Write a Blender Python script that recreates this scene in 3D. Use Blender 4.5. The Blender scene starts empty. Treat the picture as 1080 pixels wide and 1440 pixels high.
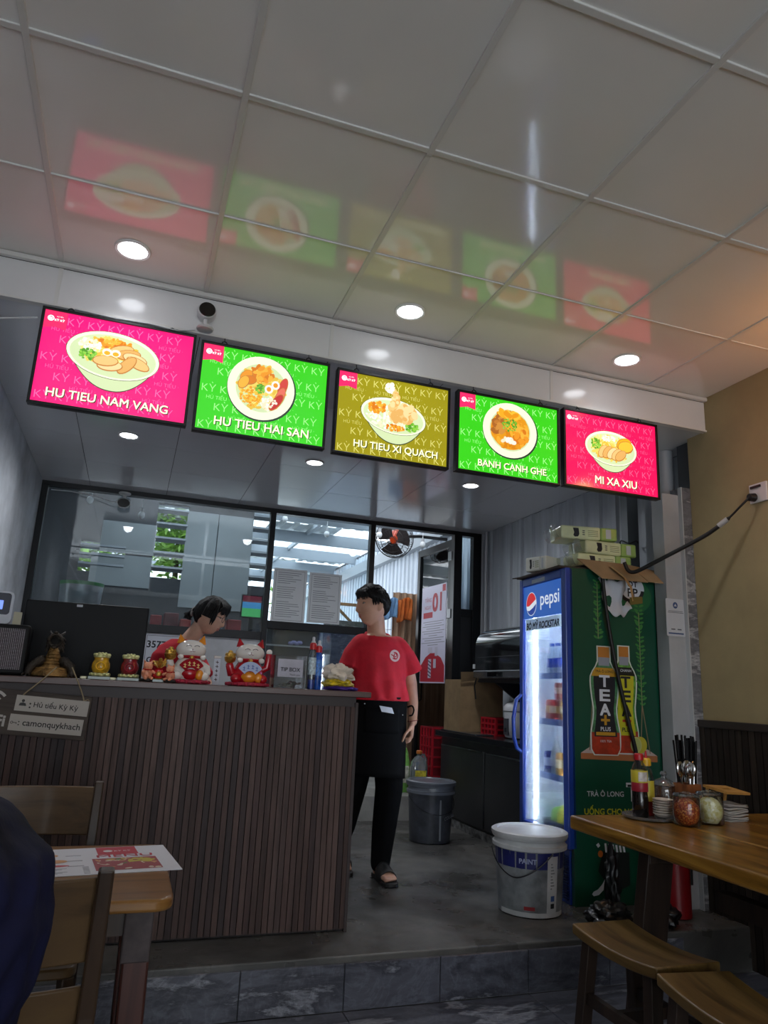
import bpy, math, random
import numpy as np
from mathutils import Vector, Matrix, Euler, noise

random.seed(7)
SC = bpy.context.scene
COL = SC.collection
PI = math.pi

# ---------------------------------------------------------------- camera
def make_camera():
    yaw, pitch, roll = math.radians(18.5426), math.radians(13.9148), math.radians(2.7269)
    fwd = Vector((math.sin(yaw) * math.cos(pitch), math.cos(yaw) * math.cos(pitch), math.sin(pitch)))
    r = Vector((math.cos(yaw), -math.sin(yaw), 0))
    u = r.cross(fwd)
    r2 = r * math.cos(roll) + u * math.sin(roll)
    u2 = -r * math.sin(roll) + u * math.cos(roll)
    cam = bpy.data.cameras.new('camera')
    o = bpy.data.objects.new('camera', cam)
    COL.objects.link(o)
    b = -fwd
    o.matrix_world = Matrix(((r2.x, u2.x, b.x, 0), (r2.y, u2.y, b.y, 0), (r2.z, u2.z, b.z, 1.243), (0, 0, 0, 1)))
    cam.sensor_fit = 'VERTICAL'
    cam.sensor_height = 36.0
    cam.lens = 36.0 * 1009.75 / 1440.0
    cam.clip_start = 0.05
    SC.camera = o
make_camera()

# ---------------------------------------------------------------- world, exposure
SKY_STRENGTH = 2.9
w = bpy.data.worlds.new('overcast_sky')
SC.world = w
w.use_nodes = True
bg = w.node_tree.nodes['Background']
bg.inputs[0].default_value = (0.86, 0.93, 1.0, 1)
bg.inputs[1].default_value = SKY_STRENGTH
SC.view_settings.view_transform = 'Standard'
SC.view_settings.look = 'None'
SC.view_settings.gamma = 1.0
SC.view_settings.use_curve_mapping = False
SC.view_settings.exposure = 0.42
DOWNLIGHT = 11.0         # watts of each ceiling downlight
LIGHTBOX = 0.98          # emission of the menu light boxes
FRIDGE_LIGHT = 100.0

# ---------------------------------------------------------------- materials
def lin(c):
    return tuple(((v / 255) / 12.92 if v / 255 <= 0.04045 else ((v / 255 + 0.055) / 1.055) ** 2.4) for v in c)
MATS = {}
def new_mat(name):
    m = bpy.data.materials.new(name)
    m.use_nodes = True
    MATS[name] = m
    return m, m.node_tree, m.node_tree.nodes['Principled BSDF']
def coords(nt, scale=(1, 1, 1), world=False, rot=(0, 0, 0)):
    mp = nt.nodes.new('ShaderNodeMapping')
    mp.inputs['Scale'].default_value = scale
    mp.inputs['Rotation'].default_value = rot
    if world:
        g = nt.nodes.new('ShaderNodeNewGeometry')
        nt.links.new(g.outputs['Position'], mp.inputs[0])
    else:
        t = nt.nodes.new('ShaderNodeTexCoord')
        nt.links.new(t.outputs['Object'], mp.inputs[0])
    return mp.outputs[0]
def noise_tex(nt, vec, scale, detail=4, rough=0.55, dist=0.0):
    n = nt.nodes.new('ShaderNodeTexNoise')
    nt.links.new(vec, n.inputs['Vector'])
    n.inputs['Scale'].default_value = scale
    n.inputs['Detail'].default_value = detail
    n.inputs['Roughness'].default_value = rough
    n.inputs['Distortion'].default_value = dist
    return n.outputs[0]
def ramp(nt, fac, stops):
    r = nt.nodes.new('ShaderNodeValToRGB')
    nt.links.new(fac, r.inputs[0])
    e = r.color_ramp.elements
    while len(e) < len(stops):
        e.new(0.5)
    for k, (p, c) in enumerate(stops):
        e[k].position = p
        e[k].color = (*lin(c), 1)
    return r.outputs[0]
def bump(nt, b, h, strength, dist=0.01):
    n = nt.nodes.new('ShaderNodeBump')
    n.inputs['Strength'].default_value = strength
    n.inputs['Distance'].default_value = dist
    nt.links.new(h, n.inputs['Height'])
    nt.links.new(n.outputs[0], b.inputs['Normal'])
def mat(name, rgb, rough=0.5, metal=0.0, var=0.0, vscale=8, bmp=0.0, bscale=60, spec=0.5, world=False, stretch=(1, 1, 1), alpha=None, sheen=0, coat=0):
    if name in MATS:
        return MATS[name]
    m, nt, b = new_mat(name)
    b.inputs['Base Color'].default_value = (*lin(rgb), 1)
    b.inputs['Roughness'].default_value = rough
    b.inputs['Metallic'].default_value = metal
    b.inputs['Specular IOR Level'].default_value = spec
    if coat:
        b.inputs['Coat Weight'].default_value = coat
        b.inputs['Coat Roughness'].default_value = 0.08
    if sheen:
        b.inputs['Sheen Weight'].default_value = sheen
    if var:
        v = coords(nt, stretch, world)
        n = noise_tex(nt, v, vscale, 6, 0.6)
        lo = tuple(max(0, c * (1 - var)) for c in rgb)
        hi = tuple(min(255, c * (1 + var)) for c in rgb)
        nt.links.new(ramp(nt, n, [(0.3, lo), (0.7, hi)]), b.inputs['Base Color'])
    if bmp:
        v2 = coords(nt, stretch, world)
        bump(nt, b, noise_tex(nt, v2, bscale, 4), bmp)
    return m
def lit(name, rgb, strength=None, rough=0.12):
    """a backlit print: emits its own colour, with the gloss of the plastic face"""
    if name in MATS:
        return MATS[name]
    m, nt, b = new_mat(name)
    b.inputs['Base Color'].default_value = (*(c * 0.25 for c in lin(rgb)), 1)
    b.inputs['Roughness'].default_value = rough
    b.inputs['Emission Color'].default_value = (*lin(rgb), 1)
    b.inputs['Emission Strength'].default_value = LIGHTBOX if strength is None else strength
    return m
def glass(name, tint=(255, 255, 255), rough=0.02, base=0.04, fres=1.0, haze=0.0, hazecol=(200, 210, 220)):
    if name in MATS:
        return MATS[name]
    m = bpy.data.materials.new(name)
    m.use_nodes = True
    MATS[name] = m
    nt = m.node_tree
    nt.nodes.clear()
    out = nt.nodes.new('ShaderNodeOutputMaterial')
    tr = nt.nodes.new('ShaderNodeBsdfTransparent')
    tr.inputs[0].default_value = (*lin(tint), 1)
    gl = nt.nodes.new('ShaderNodeBsdfGlossy')
    gl.inputs['Roughness'].default_value = rough
    fr = nt.nodes.new('ShaderNodeFresnel')
    fr.inputs[0].default_value = 1.5
    ma = nt.nodes.new('ShaderNodeMath')
    ma.operation = 'MULTIPLY_ADD'
    ma.inputs[1].default_value = fres
    ma.inputs[2].default_value = base
    nt.links.new(fr.outputs[0], ma.inputs[0])
    mx = nt.nodes.new('ShaderNodeMixShader')
    nt.links.new(ma.outputs[0], mx.inputs[0])
    last = tr.outputs[0]
    if haze:
        df = nt.nodes.new('ShaderNodeBsdfDiffuse')
        df.inputs[0].default_value = (*lin(hazecol), 1)
        mh = nt.nodes.new('ShaderNodeMixShader')
        v = coords(nt, (1, 1, 1), True)
        n = noise_tex(nt, v, 3, 5)
        mm = nt.nodes.new('ShaderNodeMath')
        mm.operation = 'MULTIPLY'
        mm.inputs[1].default_value = haze * 2
        nt.links.new(n, mm.inputs[0])
        nt.links.new(mm.outputs[0], mh.inputs[0])
        nt.links.new(tr.outputs[0], mh.inputs[1])
        nt.links.new(df.outputs[0], mh.inputs[2])
        last = mh.outputs[0]
    nt.links.new(last, mx.inputs[1])
    nt.links.new(gl.outputs[0], mx.inputs[2])
    nt.links.new(mx.outputs[0], out.inputs[0])
    return m
def emitter(name, rgb, strength):
    if name in MATS:
        return MATS[name]
    m, nt, b = new_mat(name)
    b.inputs['Base Color'].default_value = (0.8, 0.8, 0.8, 1)
    b.inputs['Emission Color'].default_value = (*lin(rgb), 1)
    b.inputs['Emission Strength'].default_value = strength
    return m
def translucent(name, rgb, k=0.5):
    """thin film or paper that lets light from behind shine through"""
    if name in MATS:
        return MATS[name]
    m, nt, b = new_mat(name)
    b.inputs['Base Color'].default_value = (*lin(rgb), 1)
    b.inputs['Roughness'].default_value = 0.4
    tl = nt.nodes.new('ShaderNodeBsdfTranslucent')
    tl.inputs[0].default_value = (*lin(rgb), 1)
    mx = nt.nodes.new('ShaderNodeMixShader')
    mx.inputs[0].default_value = k
    nt.links.new(b.outputs[0], mx.inputs[1])
    nt.links.new(tl.outputs[0], mx.inputs[2])
    nt.links.new(mx.outputs[0], nt.nodes['Material Output'].inputs[0])
    return m
def wood(name, dark, mid, light, axis=1, rough=0.3, scale=1.0, coat=0.0, knots=True):
    """long grain along one axis of the object"""
    m, nt, b = new_mat(name)
    st = [14 * scale] * 3
    st[axis] = 0.9 * scale
    v = coords(nt, tuple(st))
    n = noise_tex(nt, v, 1.6, 8, 0.65, 0.6)
    c1 = ramp(nt, n, [(0.32, dark), (0.5, mid), (0.7, light)])
    nt.links.new(c1, b.inputs['Base Color'])
    b.inputs['Roughness'].default_value = rough
    if coat:
        b.inputs['Coat Weight'].default_value = coat
        b.inputs['Coat Roughness'].default_value = 0.12
    b.inputs['Specular IOR Level'].default_value = 0.3
    bump(nt, b, n, 0.08, 0.004)
    return m
def random_wood(name, cols, rough=0.55, stretch=(30, 30, 2)):
    """every slat takes its own tone of the laminate"""
    m, nt, b = new_mat(name)
    oi = nt.nodes.new('ShaderNodeObjectInfo')
    r = ramp(nt, oi.outputs['Random'], [(k / max(1, len(cols) - 1), c) for k, c in enumerate(cols)])
    v = coords(nt, stretch, True)
    n = noise_tex(nt, v, 2.0, 6, 0.7)
    g = ramp(nt, n, [(0.25, (150, 150, 150)), (0.75, (255, 255, 255))])
    mx = nt.nodes.new('ShaderNodeMix')
    mx.data_type = 'RGBA'
    mx.blend_type = 'MULTIPLY'
    mx.inputs[0].default_value = 1.0
    nt.links.new(r, mx.inputs[6])
    nt.links.new(g, mx.inputs[7])
    nt.links.new(mx.outputs[2], b.inputs['Base Color'])
    b.inputs['Roughness'].default_value = rough
    b.inputs['Specular IOR Level'].default_value = 0.22
    return m
def marble(name, dark, mid, vein, rough=0.25):
    m, nt, b = new_mat(name)
    v = coords(nt, (1, 1, 1), True, (0.3, 0.5, 0.7))
    st = coords(nt, (1.0, 2.8, 3.6), True, (0.5, 0.8, 0.4))
    n = noise_tex(nt, st, 1.7, 9, 0.66, 0.25)
    c = ramp(nt, n, [(0.28, dark), (0.45, mid), (0.53, dark), (0.575, vein), (0.61, mid), (0.78, dark)])
    n2 = noise_tex(nt, v, 5.0, 8, 0.6, 2.5)
    fine = ramp(nt, n2, [(0.46, (150, 150, 155)), (0.5, (255, 255, 255)), (0.54, (170, 170, 175))])
    mx = nt.nodes.new('ShaderNodeMix')
    mx.data_type = 'RGBA'
    mx.blend_type = 'MULTIPLY'
    mx.inputs[0].default_value = 0.4
    nt.links.new(c, mx.inputs[6])
    nt.links.new(fine, mx.inputs[7])
    nt.links.new(mx.outputs[2], b.inputs['Base Color'])
    b.inputs['Roughness'].default_value = rough
    return m

# ---------------------------------------------------------------- mesh builder
TEXTS = {}
def text_mesh(body, bold=0.0):
    k = (body, bold)
    if k not in TEXTS:
        c = bpy.data.curves.new('lettering', 'FONT')
        c.body = body
        c.align_x = 'LEFT'
        c.resolution_u = 3
        c.offset = bold
        o = bpy.data.objects.new('lettering', c)
        me = bpy.data.meshes.new_from_object(o)
        vs = [v.co.copy() for v in me.vertices]
        fs = [tuple(p.vertices) for p in me.polygons]
        bpy.data.objects.remove(o)
        bpy.data.curves.remove(c)
        bpy.data.meshes.remove(me)
        xs = [v.x for v in vs] or [0, 1]
        ys = [v.y for v in vs] or [0, 1]
        TEXTS[k] = (vs, fs, min(xs), max(xs), min(ys), max(ys))
    return TEXTS[k]

class MB:
    def __init__(s, M=None):
        s.v, s.f, s.mi, s.cur, s.M = [], [], [], 0, M
    def mat(s, k):
        s.cur = k
        return s
    def add(s, vs, fs, M=None):
        o = len(s.v)
        M = M if M is not None else s.M
        for v in vs:
            v = Vector(v)
            s.v.append(M @ v if M is not None else v)
        for f in fs:
            s.f.append(tuple(i + o for i in f))
            s.mi.append(s.cur)
        return s
    def box(s, x0, x1, y0, y1, z0, z1, M=None):
        vs = [(x, y, z) for x in (x0, x1) for y in (y0, y1) for z in (z0, z1)]
        return s.add(vs, [(0, 1, 3, 2), (4, 6, 7, 5), (0, 4, 5, 1), (2, 3, 7, 6), (0, 2, 6, 4), (1, 5, 7, 3)], M)
    def bar(s, p0, p1, wa, wb, up=(0, 0, 1)):
        """a square bar from p0 to p1"""
        p0, p1 = Vector(p0), Vector(p1)
        d = (p1 - p0).normalized()
        a = d.cross(Vector(up))
        if a.length < 1e-4:
            a = d.cross(Vector((0, 1, 0)))
        a.normalize()
        b = a.cross(d)
        vs = [p + a * (i * wa / 2) + b * (j * wb / 2) for p in (p0, p1) for i, j in ((-1, -1), (1, -1), (1, 1), (-1, 1))]
        return s.add(vs, [(0, 1, 2, 3), (7, 6, 5, 4), (0, 4, 5, 1), (1, 5, 6, 2), (2, 6, 7, 3), (3, 7, 4, 0)])
    def rings(s, rings, cap0=True, cap1=True, M=None):
        n = len(rings[0])
        vs = [p for r in rings for p in r]
        fs = []
        for k in range(len(rings) - 1):
            for i in range(n):
                j = (i + 1) % n
                fs.append((k * n + i, k * n + j, (k + 1) * n + j, (k + 1) * n + i))
        if cap0:
            fs.append(tuple(range(n - 1, -1, -1)))
        if cap1:
            fs.append(tuple((len(rings) - 1) * n + i for i in range(n)))
        return s.add(vs, fs, M)
    def cyl(s, p0, p1, r0, r1=None, n=16, caps=True):
        return s.tube([p0, p1], [r0, r0 if r1 is None else r1], n, caps)
    def tube(s, pts, r, n=8, caps=True, flat=None):
        pts = [Vector(p) for p in pts]
        rs = r if isinstance(r, (list, tuple)) else [r] * len(pts)
        t = (pts[1] - pts[0]).normalized()
        ref = Vector((0, 0, 1)) if abs(t.z) < 0.9 else Vector((1, 0, 0))
        a = t.cross(ref).normalized()
        out = []
        for k, p in enumerate(pts):
            t2 = (pts[min(k + 1, len(pts) - 1)] - pts[max(k - 1, 0)]).normalized()
            a = (a - t2 * a.dot(t2)).normalized()
            b = t2.cross(a)
            fl = flat or (1, 1)
            out.append([p + (a * math.cos(2 * PI * i / n) * fl[0] + b * math.sin(2 * PI * i / n) * fl[1]) * rs[k] for i in range(n)])
        return s.rings(out, caps, caps)
    def limb(s, pts, rs, n=14, cut=False):
        """tapered limb with round ends; radius may be a pair (across, deep)"""
        pts = [Vector(p) for p in pts]
        rr = [x if isinstance(x, (tuple, list)) else (x, x) for x in rs]
        d0 = (pts[0] - pts[1]).normalized()
        d1 = (pts[-1] - pts[-2]).normalized()
        P, Rr = [], []
        for q in (0.95, 0.75, 0.4):
            P.append(pts[0] + d0 * min(rr[0]) * q)
            Rr.append(tuple(x * math.sqrt(1 - q * q) for x in rr[0]))
        P += pts
        Rr += rr
        for q in (() if cut else (0.4, 0.75, 0.95)):
            P.append(pts[-1] + d1 * min(rr[-1]) * q)
            Rr.append(tuple(x * math.sqrt(1 - q * q) for x in rr[-1]))
        t = (P[1] - P[0]).normalized()
        ref = Vector((0, 1, 0)) if abs(t.y) < 0.9 else Vector((0, 0, 1))
        a = ref.cross(t).normalized()
        out = []
        for k, p in enumerate(P):
            t2 = (P[min(k + 1, len(P) - 1)] - P[max(k - 1, 0)]).normalized()
            a = (a - t2 * a.dot(t2)).normalized()
            b = t2.cross(a)
            out.append([p + a * math.cos(2 * PI * i / n) * Rr[k][0] + b * math.sin(2 * PI * i / n) * Rr[k][1] for i in range(n)])
        return s.rings(out)
    def lathe(s, prof, c=(0, 0, 0), n=24, M=None, cap0=True, cap1=True):
        c = Vector(c)
        out = [[c + Vector((r * math.cos(2 * PI * i / n), r * math.sin(2 * PI * i / n), z)) for i in range(n)] for r, z in prof]
        return s.rings(out, cap0, cap1, M)
    def ball(s, c, r, nu=16, nv=10, M=None):
        if not isinstance(r, (tuple, list)):
            r = (r, r, r)
        out = []
        c = Vector(c)
        R = M if M is not None else Matrix.Identity(3)
        for k in range(1, nv):
            th = PI * k / nv
            out.append([c + R @ Vector((r[0] * math.sin(th) * math.cos(2 * PI * i / nu), r[1] * math.sin(th) * math.sin(2 * PI * i / nu), -r[2] * math.cos(th))) for i in range(nu)])
        return s.rings(out)
    def grid(s, fn, nu, nv):
        vs = [fn(i / nu, j / nv) for j in range(nv + 1) for i in range(nu + 1)]
        fs = [(j * (nu + 1) + i, j * (nu + 1) + i + 1, (j + 1) * (nu + 1) + i + 1, (j + 1) * (nu + 1) + i) for j in range(nv) for i in range(nu)]
        return s.add(vs, fs)
    def poly(s, pts):
        return s.add(pts, [tuple(range(len(pts)))])
    def prism(s, pts, d):
        """polygon (3D points, one plane) pushed along vector d"""
        d = Vector(d)
        n = len(pts)
        vs = [Vector(p) for p in pts] + [Vector(p) + d for p in pts]
        fs = [tuple(range(n)), tuple(range(2 * n - 1, n - 1, -1))] + [(i, n + i, n + (i + 1) % n, (i + 1) % n) for i in range(n)]
        return s.add(vs, fs)
    def text(s, body, origin, ux, uy, size=None, width=None, align='c', bold=0.0, height=None):
        """flat lettering; origin is the middle of the line (align c) or its left end (align l)"""
        vs, fs, x0, x1, y0, y1 = text_mesh(body, min(0.0, bold))
        o, ux, uy = Vector(origin), Vector(ux), Vector(uy)
        sy = size if size else (height / (y1 - y0) if height else width / (x1 - x0))
        sx = width / (x1 - x0) if width else sy
        cx = (x0 + x1) / 2 if align == 'c' else x0
        cy = (y0 + y1) / 2
        if size:
            cy = 0.36
        q = bold * sy if bold > 0 else 0.0
        nn = ux.cross(uy).normalized() * 0.00006
        for i, (dx, dy) in enumerate(((-q, -q), (q, -q), (q, q), (-q, q), (0, 0)) if q else ((0, 0),)):
            s.add([o + nn * i + ux * ((v.x - cx) * sx + dx) + uy * ((v.y - cy) * sy + dy) for v in vs], fs)
        return s
    def build(s, name, mats, parent=None, smooth=40, bevel=0.0, seg=2, sub=0, solid=0.0, loc=None, rot=None):
        me = bpy.data.meshes.new(name)
        me.from_pydata([tuple(v) for v in s.v], [], s.f)
        if not isinstance(mats, (list, tuple)):
            mats = [mats]
        for m in mats:
            me.materials.append(m)
        if len(mats) > 1:
            me.polygons.foreach_set('material_index', s.mi)
        me.update()
        if smooth:
            me.shade_smooth()
            me.set_sharp_from_angle(angle=math.radians(smooth))
        o = bpy.data.objects.new(name, me)
        COL.objects.link(o)
        if parent:
            o.parent = parent
        if loc is not None:
            o.location = loc
        if rot is not None:
            o.rotation_euler = rot
        if solid:
            q = o.modifiers.new('thickness', 'SOLIDIFY')
            q.thickness = solid
        if bevel:
            q = o.modifiers.new('bevel', 'BEVEL')
            q.width = bevel
            q.segments = seg
            q.limit_method = 'ANGLE'
        if sub:
            q = o.modifiers.new('subdivision', 'SUBSURF')
            q.levels = sub
            q.render_levels = sub
        return o
def fuse(mb, voxel, smooth_iter=4):
    """one continuous skin over all the overlapping volumes of mb"""
    me = bpy.data.meshes.new('volume')
    me.from_pydata([tuple(v) for v in mb.v], [], mb.f)
    import bmesh
    bm = bmesh.new()
    bm.from_mesh(me)
    bmesh.ops.recalc_face_normals(bm, faces=bm.faces)
    bm.to_mesh(me)
    bm.free()
    o = bpy.data.objects.new('volume', me)
    COL.objects.link(o)
    q = o.modifiers.new('remesh', 'REMESH')
    q.mode = 'VOXEL'
    q.voxel_size = voxel
    q.use_smooth_shade = True
    if smooth_iter:
        q = o.modifiers.new('smooth', 'SMOOTH')
        q.factor = 0.5
        q.iterations = smooth_iter
    dg = bpy.context.evaluated_depsgraph_get()
    out = bpy.data.meshes.new_from_object(o.evaluated_get(dg))
    bpy.data.objects.remove(o)
    bpy.data.meshes.remove(me)
    return out
def mesh_obj(name, me, m, parent=None):
    me.name = name
    me.materials.clear()
    me.materials.append(m)
    me.shade_smooth()
    o = bpy.data.objects.new(name, me)
    COL.objects.link(o)
    if parent:
        o.parent = parent
    return o
def thing(name, label, cat, loc=(0, 0, 0), rotz=0.0, group=None, rot=None):
    o = bpy.data.objects.new(name, None)
    o.empty_display_size = 0.1
    COL.objects.link(o)
    o.location = loc
    o.rotation_euler = rot if rot else (0, 0, rotz)
    return tag(o, label, cat, group)
def tag(o, label, cat, group=None):
    o['label'] = label
    o['category'] = cat
    if group:
        o['group'] = group
    return o
def struct(o, label=None, kind='structure'):
    o['kind'] = kind
    if label:
        o['label'] = label
    return o
def nest(root, part, names):
    """hang named parts under another part of the same thing (all share the thing's frame)"""
    base = lambda o: o.name.rsplit('.', 1)[0] if o.name[-3:].isdigit() else o.name
    kids = list(root.children)
    p = part if not isinstance(part, str) else [c for c in kids if base(c) == part][0]
    for c in kids:
        if c is not p and base(c) in names:
            c.parent = p
def copy_child(o, parent, loc=None, rot=None):
    c = o.copy()
    COL.objects.link(c)
    c.parent = parent
    if loc is not None:
        c.location = loc
    if rot is not None:
        c.rotation_euler = rot
    return c
def copy_tree(o, parent=None):
    c = o.copy()
    COL.objects.link(c)
    c.parent = parent
    for ch in o.children:
        copy_tree(ch, c)
    return c
def cr(pts, n=6):
    """smooth curve through the points"""
    P = [Vector(p) for p in pts]
    P = [P[0] * 2 - P[1]] + P + [P[-1] * 2 - P[-2]]
    out = []
    for i in range(1, len(P) - 2):
        a, b, c, d = P[i - 1:i + 3]
        for k in range(n):
            t = k / n
            out.append(0.5 * ((2 * b) + (c - a) * t + (2 * a - 5 * b + 4 * c - d) * t * t + (3 * b - a - 3 * c + d) * t ** 3))
    return out + [P[-2]]
def ell(cx, cy, a, b, n=28, rot=0.0, a0=0.0, a1=2 * PI):
    full = abs(a1 - a0 - 2 * PI) < 1e-6
    out = []
    for i in range(n):
        t = a0 + (a1 - a0) * i / (n if full else n - 1)
        x, y = a * math.cos(t), b * math.sin(t)
        out.append((cx + x * math.cos(rot) - y * math.sin(rot), cy + x * math.sin(rot) + y * math.cos(rot)))
    return out
def rrect(x0, x1, y0, y1, r, n=5):
    out = []
    for cx, cy, a in ((x1 - r, y0 + r, -PI / 2), (x1 - r, y1 - r, 0), (x0 + r, y1 - r, PI / 2), (x0 + r, y0 + r, PI)):
        out += [(cx + r * math.cos(a + PI / 2 * i / n), cy + r * math.sin(a + PI / 2 * i / n)) for i in range(n + 1)]
    return out
ZP = 0.193      # platform height
ZY = 0.388      # rear yard floor
X3, Y3, Z3 = Vector((1, 0, 0)), Vector((0, 1, 0)), Vector((0, 0, 1))
def on_y(pts, y):
    return [(u, y, v) for u, v in pts]
# ================================================================ the room
GROUT = mat('dark_grout', (38, 38, 42), 0.9)
TILE = marble('grey_marble_tile', (64, 65, 75), (104, 106, 117), (152, 154, 163), 0.3)
def make_tile(name, sx, sy, sz, m, bev=0.002):
    """tile mesh from its corner, bevel built in"""
    b = bev
    mb = MB()
    lo = [(0, 0, 0), (sx, 0, 0), (sx, sy, 0), (0, sy, 0)]
    mb.add(lo + [(0, 0, sz - b), (sx, 0, sz - b), (sx, sy, sz - b), (0, sy, sz - b), (b, b, sz), (sx - b, b, sz), (sx - b, sy - b, sz), (b, sy - b, sz)],
           [(3, 2, 1, 0), (8, 9, 10, 11)] + [(i, (i + 1) % 4, 4 + (i + 1) % 4, 4 + i) for i in range(4)] + [(4 + i, 4 + (i + 1) % 4, 8 + (i + 1) % 4, 8 + i) for i in range(4)])
    return mb
floor = struct(MB().box(-2.6, 3.08, -4.0, 3.093, -0.12, -0.008).build('floor', GROUT, smooth=0))
proto = None
for i in range(-3, 4):
    for j in range(0, 8):
        x, y = 0.127 + i * 0.836, 3.09 - (j + 1) * 0.836
        if x + 0.834 > 3.08 or x < -2.6 or y < -4:
            continue
        if proto is None:
            t = proto = make_tile('floor_tile', 0.833, 0.833, 0.011, TILE).build('floor_tile', TILE, floor, smooth=0)
        else:
            t = copy_child(proto, floor)
        t.location = (x, y, -0.010 + random.uniform(0, 0.0006))
for j in range(8):
    t = make_tile('floor_tile', 0.44, 0.833, 0.011, TILE).build('floor_tile', TILE, floor, smooth=0)
    t.location = (0.127 + 3 * 0.836, 3.09 - (j + 1) * 0.836, -0.010)

# raised kitchen floor, its tiled riser, and the ledge towards the yard
m, nt, b = new_mat('stained_concrete')
v = coords(nt, (1, 1, 1), True)
n1 = noise_tex(nt, v, 2.3, 9, 0.65, 0.8)
nt.links.new(ramp(nt, n1, [(0.25, (48, 47, 46)), (0.5, (78, 77, 75)), (0.75, (108, 105, 101))]), b.inputs['Base Color'])
n2 = noise_tex(nt, v, 3.0, 4, 0.6)
rr = ramp(nt, n2, [(0.35, (120, 120, 120)), (0.65, (205, 205, 205))])
nt.links.new(rr, b.inputs['Roughness'])
bump(nt, b, noise_tex(nt, v, 40, 6, 0.7), 0.25, 0.004)
CONC = m
platform = struct(MB().box(-2.6, 3.30, 3.105, 6.02, -0.12, ZP).build('floor_platform', CONC, smooth=0, bevel=0.006))
proto = make_tile('riser_tile', 0.415, 0.168, 0.012, TILE).build('riser_tile', TILE, platform, smooth=0, rot=(PI / 2, 0, 0))
for k in range(-7, 6):
    x = 0.13 + k * 0.418
    if x + 0.415 > 3.08 or x < -2.6:
        continue
    t = proto if k == -6 else copy_child(proto, platform)
    t.location = (x, 3.105, 0.001)
    t.rotation_euler = (PI / 2, 0, 0)
struct(MB().box(-1.4, 3.35, 6.02, 16.0, -0.12, ZY).build('floor_yard', mat('pale_yard_concrete', (150, 150, 146), 0.8, var=0.15, vscale=3, bmp=0.15, world=True), smooth=0, bevel=0.006))

# walls of the dining room
PLASTER = mat('beige_plaster', (166, 149, 110), 0.75, var=0.05, vscale=3, bmp=0.06, bscale=90, world=True)
wall_r = struct(MB().box(3.08, 3.22, -4.0, 3.37, 0.0, 3.15).build('wall_right', PLASTER, smooth=0))
struct(MB().box(-2.72, -2.6, -4.0, 3.21, 0.0, 3.15).build('wall_left', mat('white_plaster', (196, 196, 194), 0.8, var=0.05, vscale=4, world=True), smooth=0))
struct(MB().box(-2.6, -1.03, 3.09, 3.21, 0.19, 2.83).build('wall_left_return', MATS['white_plaster'], smooth=0))
fw = struct(MB().box(-2.6, 3.08, -4.12, -4.0, 2.35, 3.15).build('wall_front', MATS['white_plaster'], smooth=0))  # unseen header and piers, added to keep sky glare off the glass
for x0, x1 in ((-2.6, -1.7), (2.4, 3.08)):
    MB().box(x0, x1, -4.12, -4.0, 0.0, 2.35).build('pier', MATS['white_plaster'], fw, smooth=0)
# dark slatted dado on the right wall
DADO = random_wood('dark_dado_laminate', [(44, 38, 34), (58, 50, 45), (50, 43, 38), (66, 57, 50)], 0.5)
dado = struct(MB().box(3.066, 3.08, -0.2, 3.36, 0.0, 1.13).build('trim_1', mat('dado_backing', (22, 19, 18), 0.7), smooth=0), 'dark slatted dado along the beige wall')
proto = None
for k in range(80):
    y = 3.352 - k * 0.043
    if proto is None:
        o = proto = MB().box(3.046, 3.066, -0.0185, 0.0185, 0.0, 1.125).build('slat', DADO, dado, smooth=0)
    else:
        o = copy_child(proto, dado)
    o.location = (0, y, 0)
MB().box(3.036, 3.08, -0.2, 3.372, 1.125, 1.165).build('dado_rail', mat('dark_rail', (50, 43, 39), 0.45), dado, smooth=0, bevel=0.004)

# pillar: pale board with a stone strip
STONE = marble('stone_strip', (104, 106, 112), (132, 134, 140), (190, 192, 196), 0.3)
pil = struct(MB().box(2.895, 3.052, 3.40, 3.50, ZP, 2.47).build('wall_pillar', mat('pale_pillar_board', (168, 172, 176), 0.5, var=0.05, vscale=4, world=True), smooth=0, bevel=0.002))
MB().box(3.015, 3.105, 3.372, 3.47, ZP, 2.515).build('stone_strip', STONE, pil, smooth=0, bevel=0.002)
MB().box(3.011, 3.017, 3.370, 3.40, ZP, 2.515).build('corner_bead', mat('pale_bead', (190, 194, 196), 0.4), pil, smooth=0)

# kitchen side walls
struct(MB().box(-1.03, -0.88, 3.212, 6.56, ZP, 2.85).build('wall_kitchen_left', mat('grey_cement_wall', (190, 194, 200), 0.8, var=0.14, vscale=2.5, bmp=0.3, bscale=25, world=True), smooth=0))
def corrugated(y0, y1, z0, z1, x, pitch, depth, face=-1):
    """steel sheet in the YZ plane with trapezoid ribs"""
    pr = []
    y = y0
    while y < y1 - 1e-6:
        for dy, d in ((0, 0), (0.50, 0), (0.60, 1), (0.78, 1), (0.88, 0)):
            if y + dy * pitch < y1:
                pr.append((y + dy * pitch, d * depth))
        y += pitch
    pr.append((y1, 0))
    mb = MB()
    vs = [(x + face * d, yy, z) for z in (z0, z1) for yy, d in pr]
    n = len(pr)
    mb.add(vs, [(i, i + 1, n + i + 1, n + i) for i in range(n - 1)])
    return mb
STEEL = mat('painted_steel_sheet', (172, 178, 186), 0.45, 0.1, var=0.08, vscale=2, world=True, stretch=(1, 6, 0.6))
wk = struct(MB().box(3.26, 3.34, 3.50, 6.56, ZP, 2.85).build('wall_kitchen_right', mat('sheet_backing', (80, 84, 90), 0.7), smooth=0))
for k in range(4):
    y0 = 3.38 + k * 0.79
    corrugated(y0, min(y0 + 0.79, 6.5), ZP, 2.828, 3.245 - 0.002 * (k % 2), 0.1975, 0.016).build('metal_sheet', STEEL, wk, smooth=0)
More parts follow.
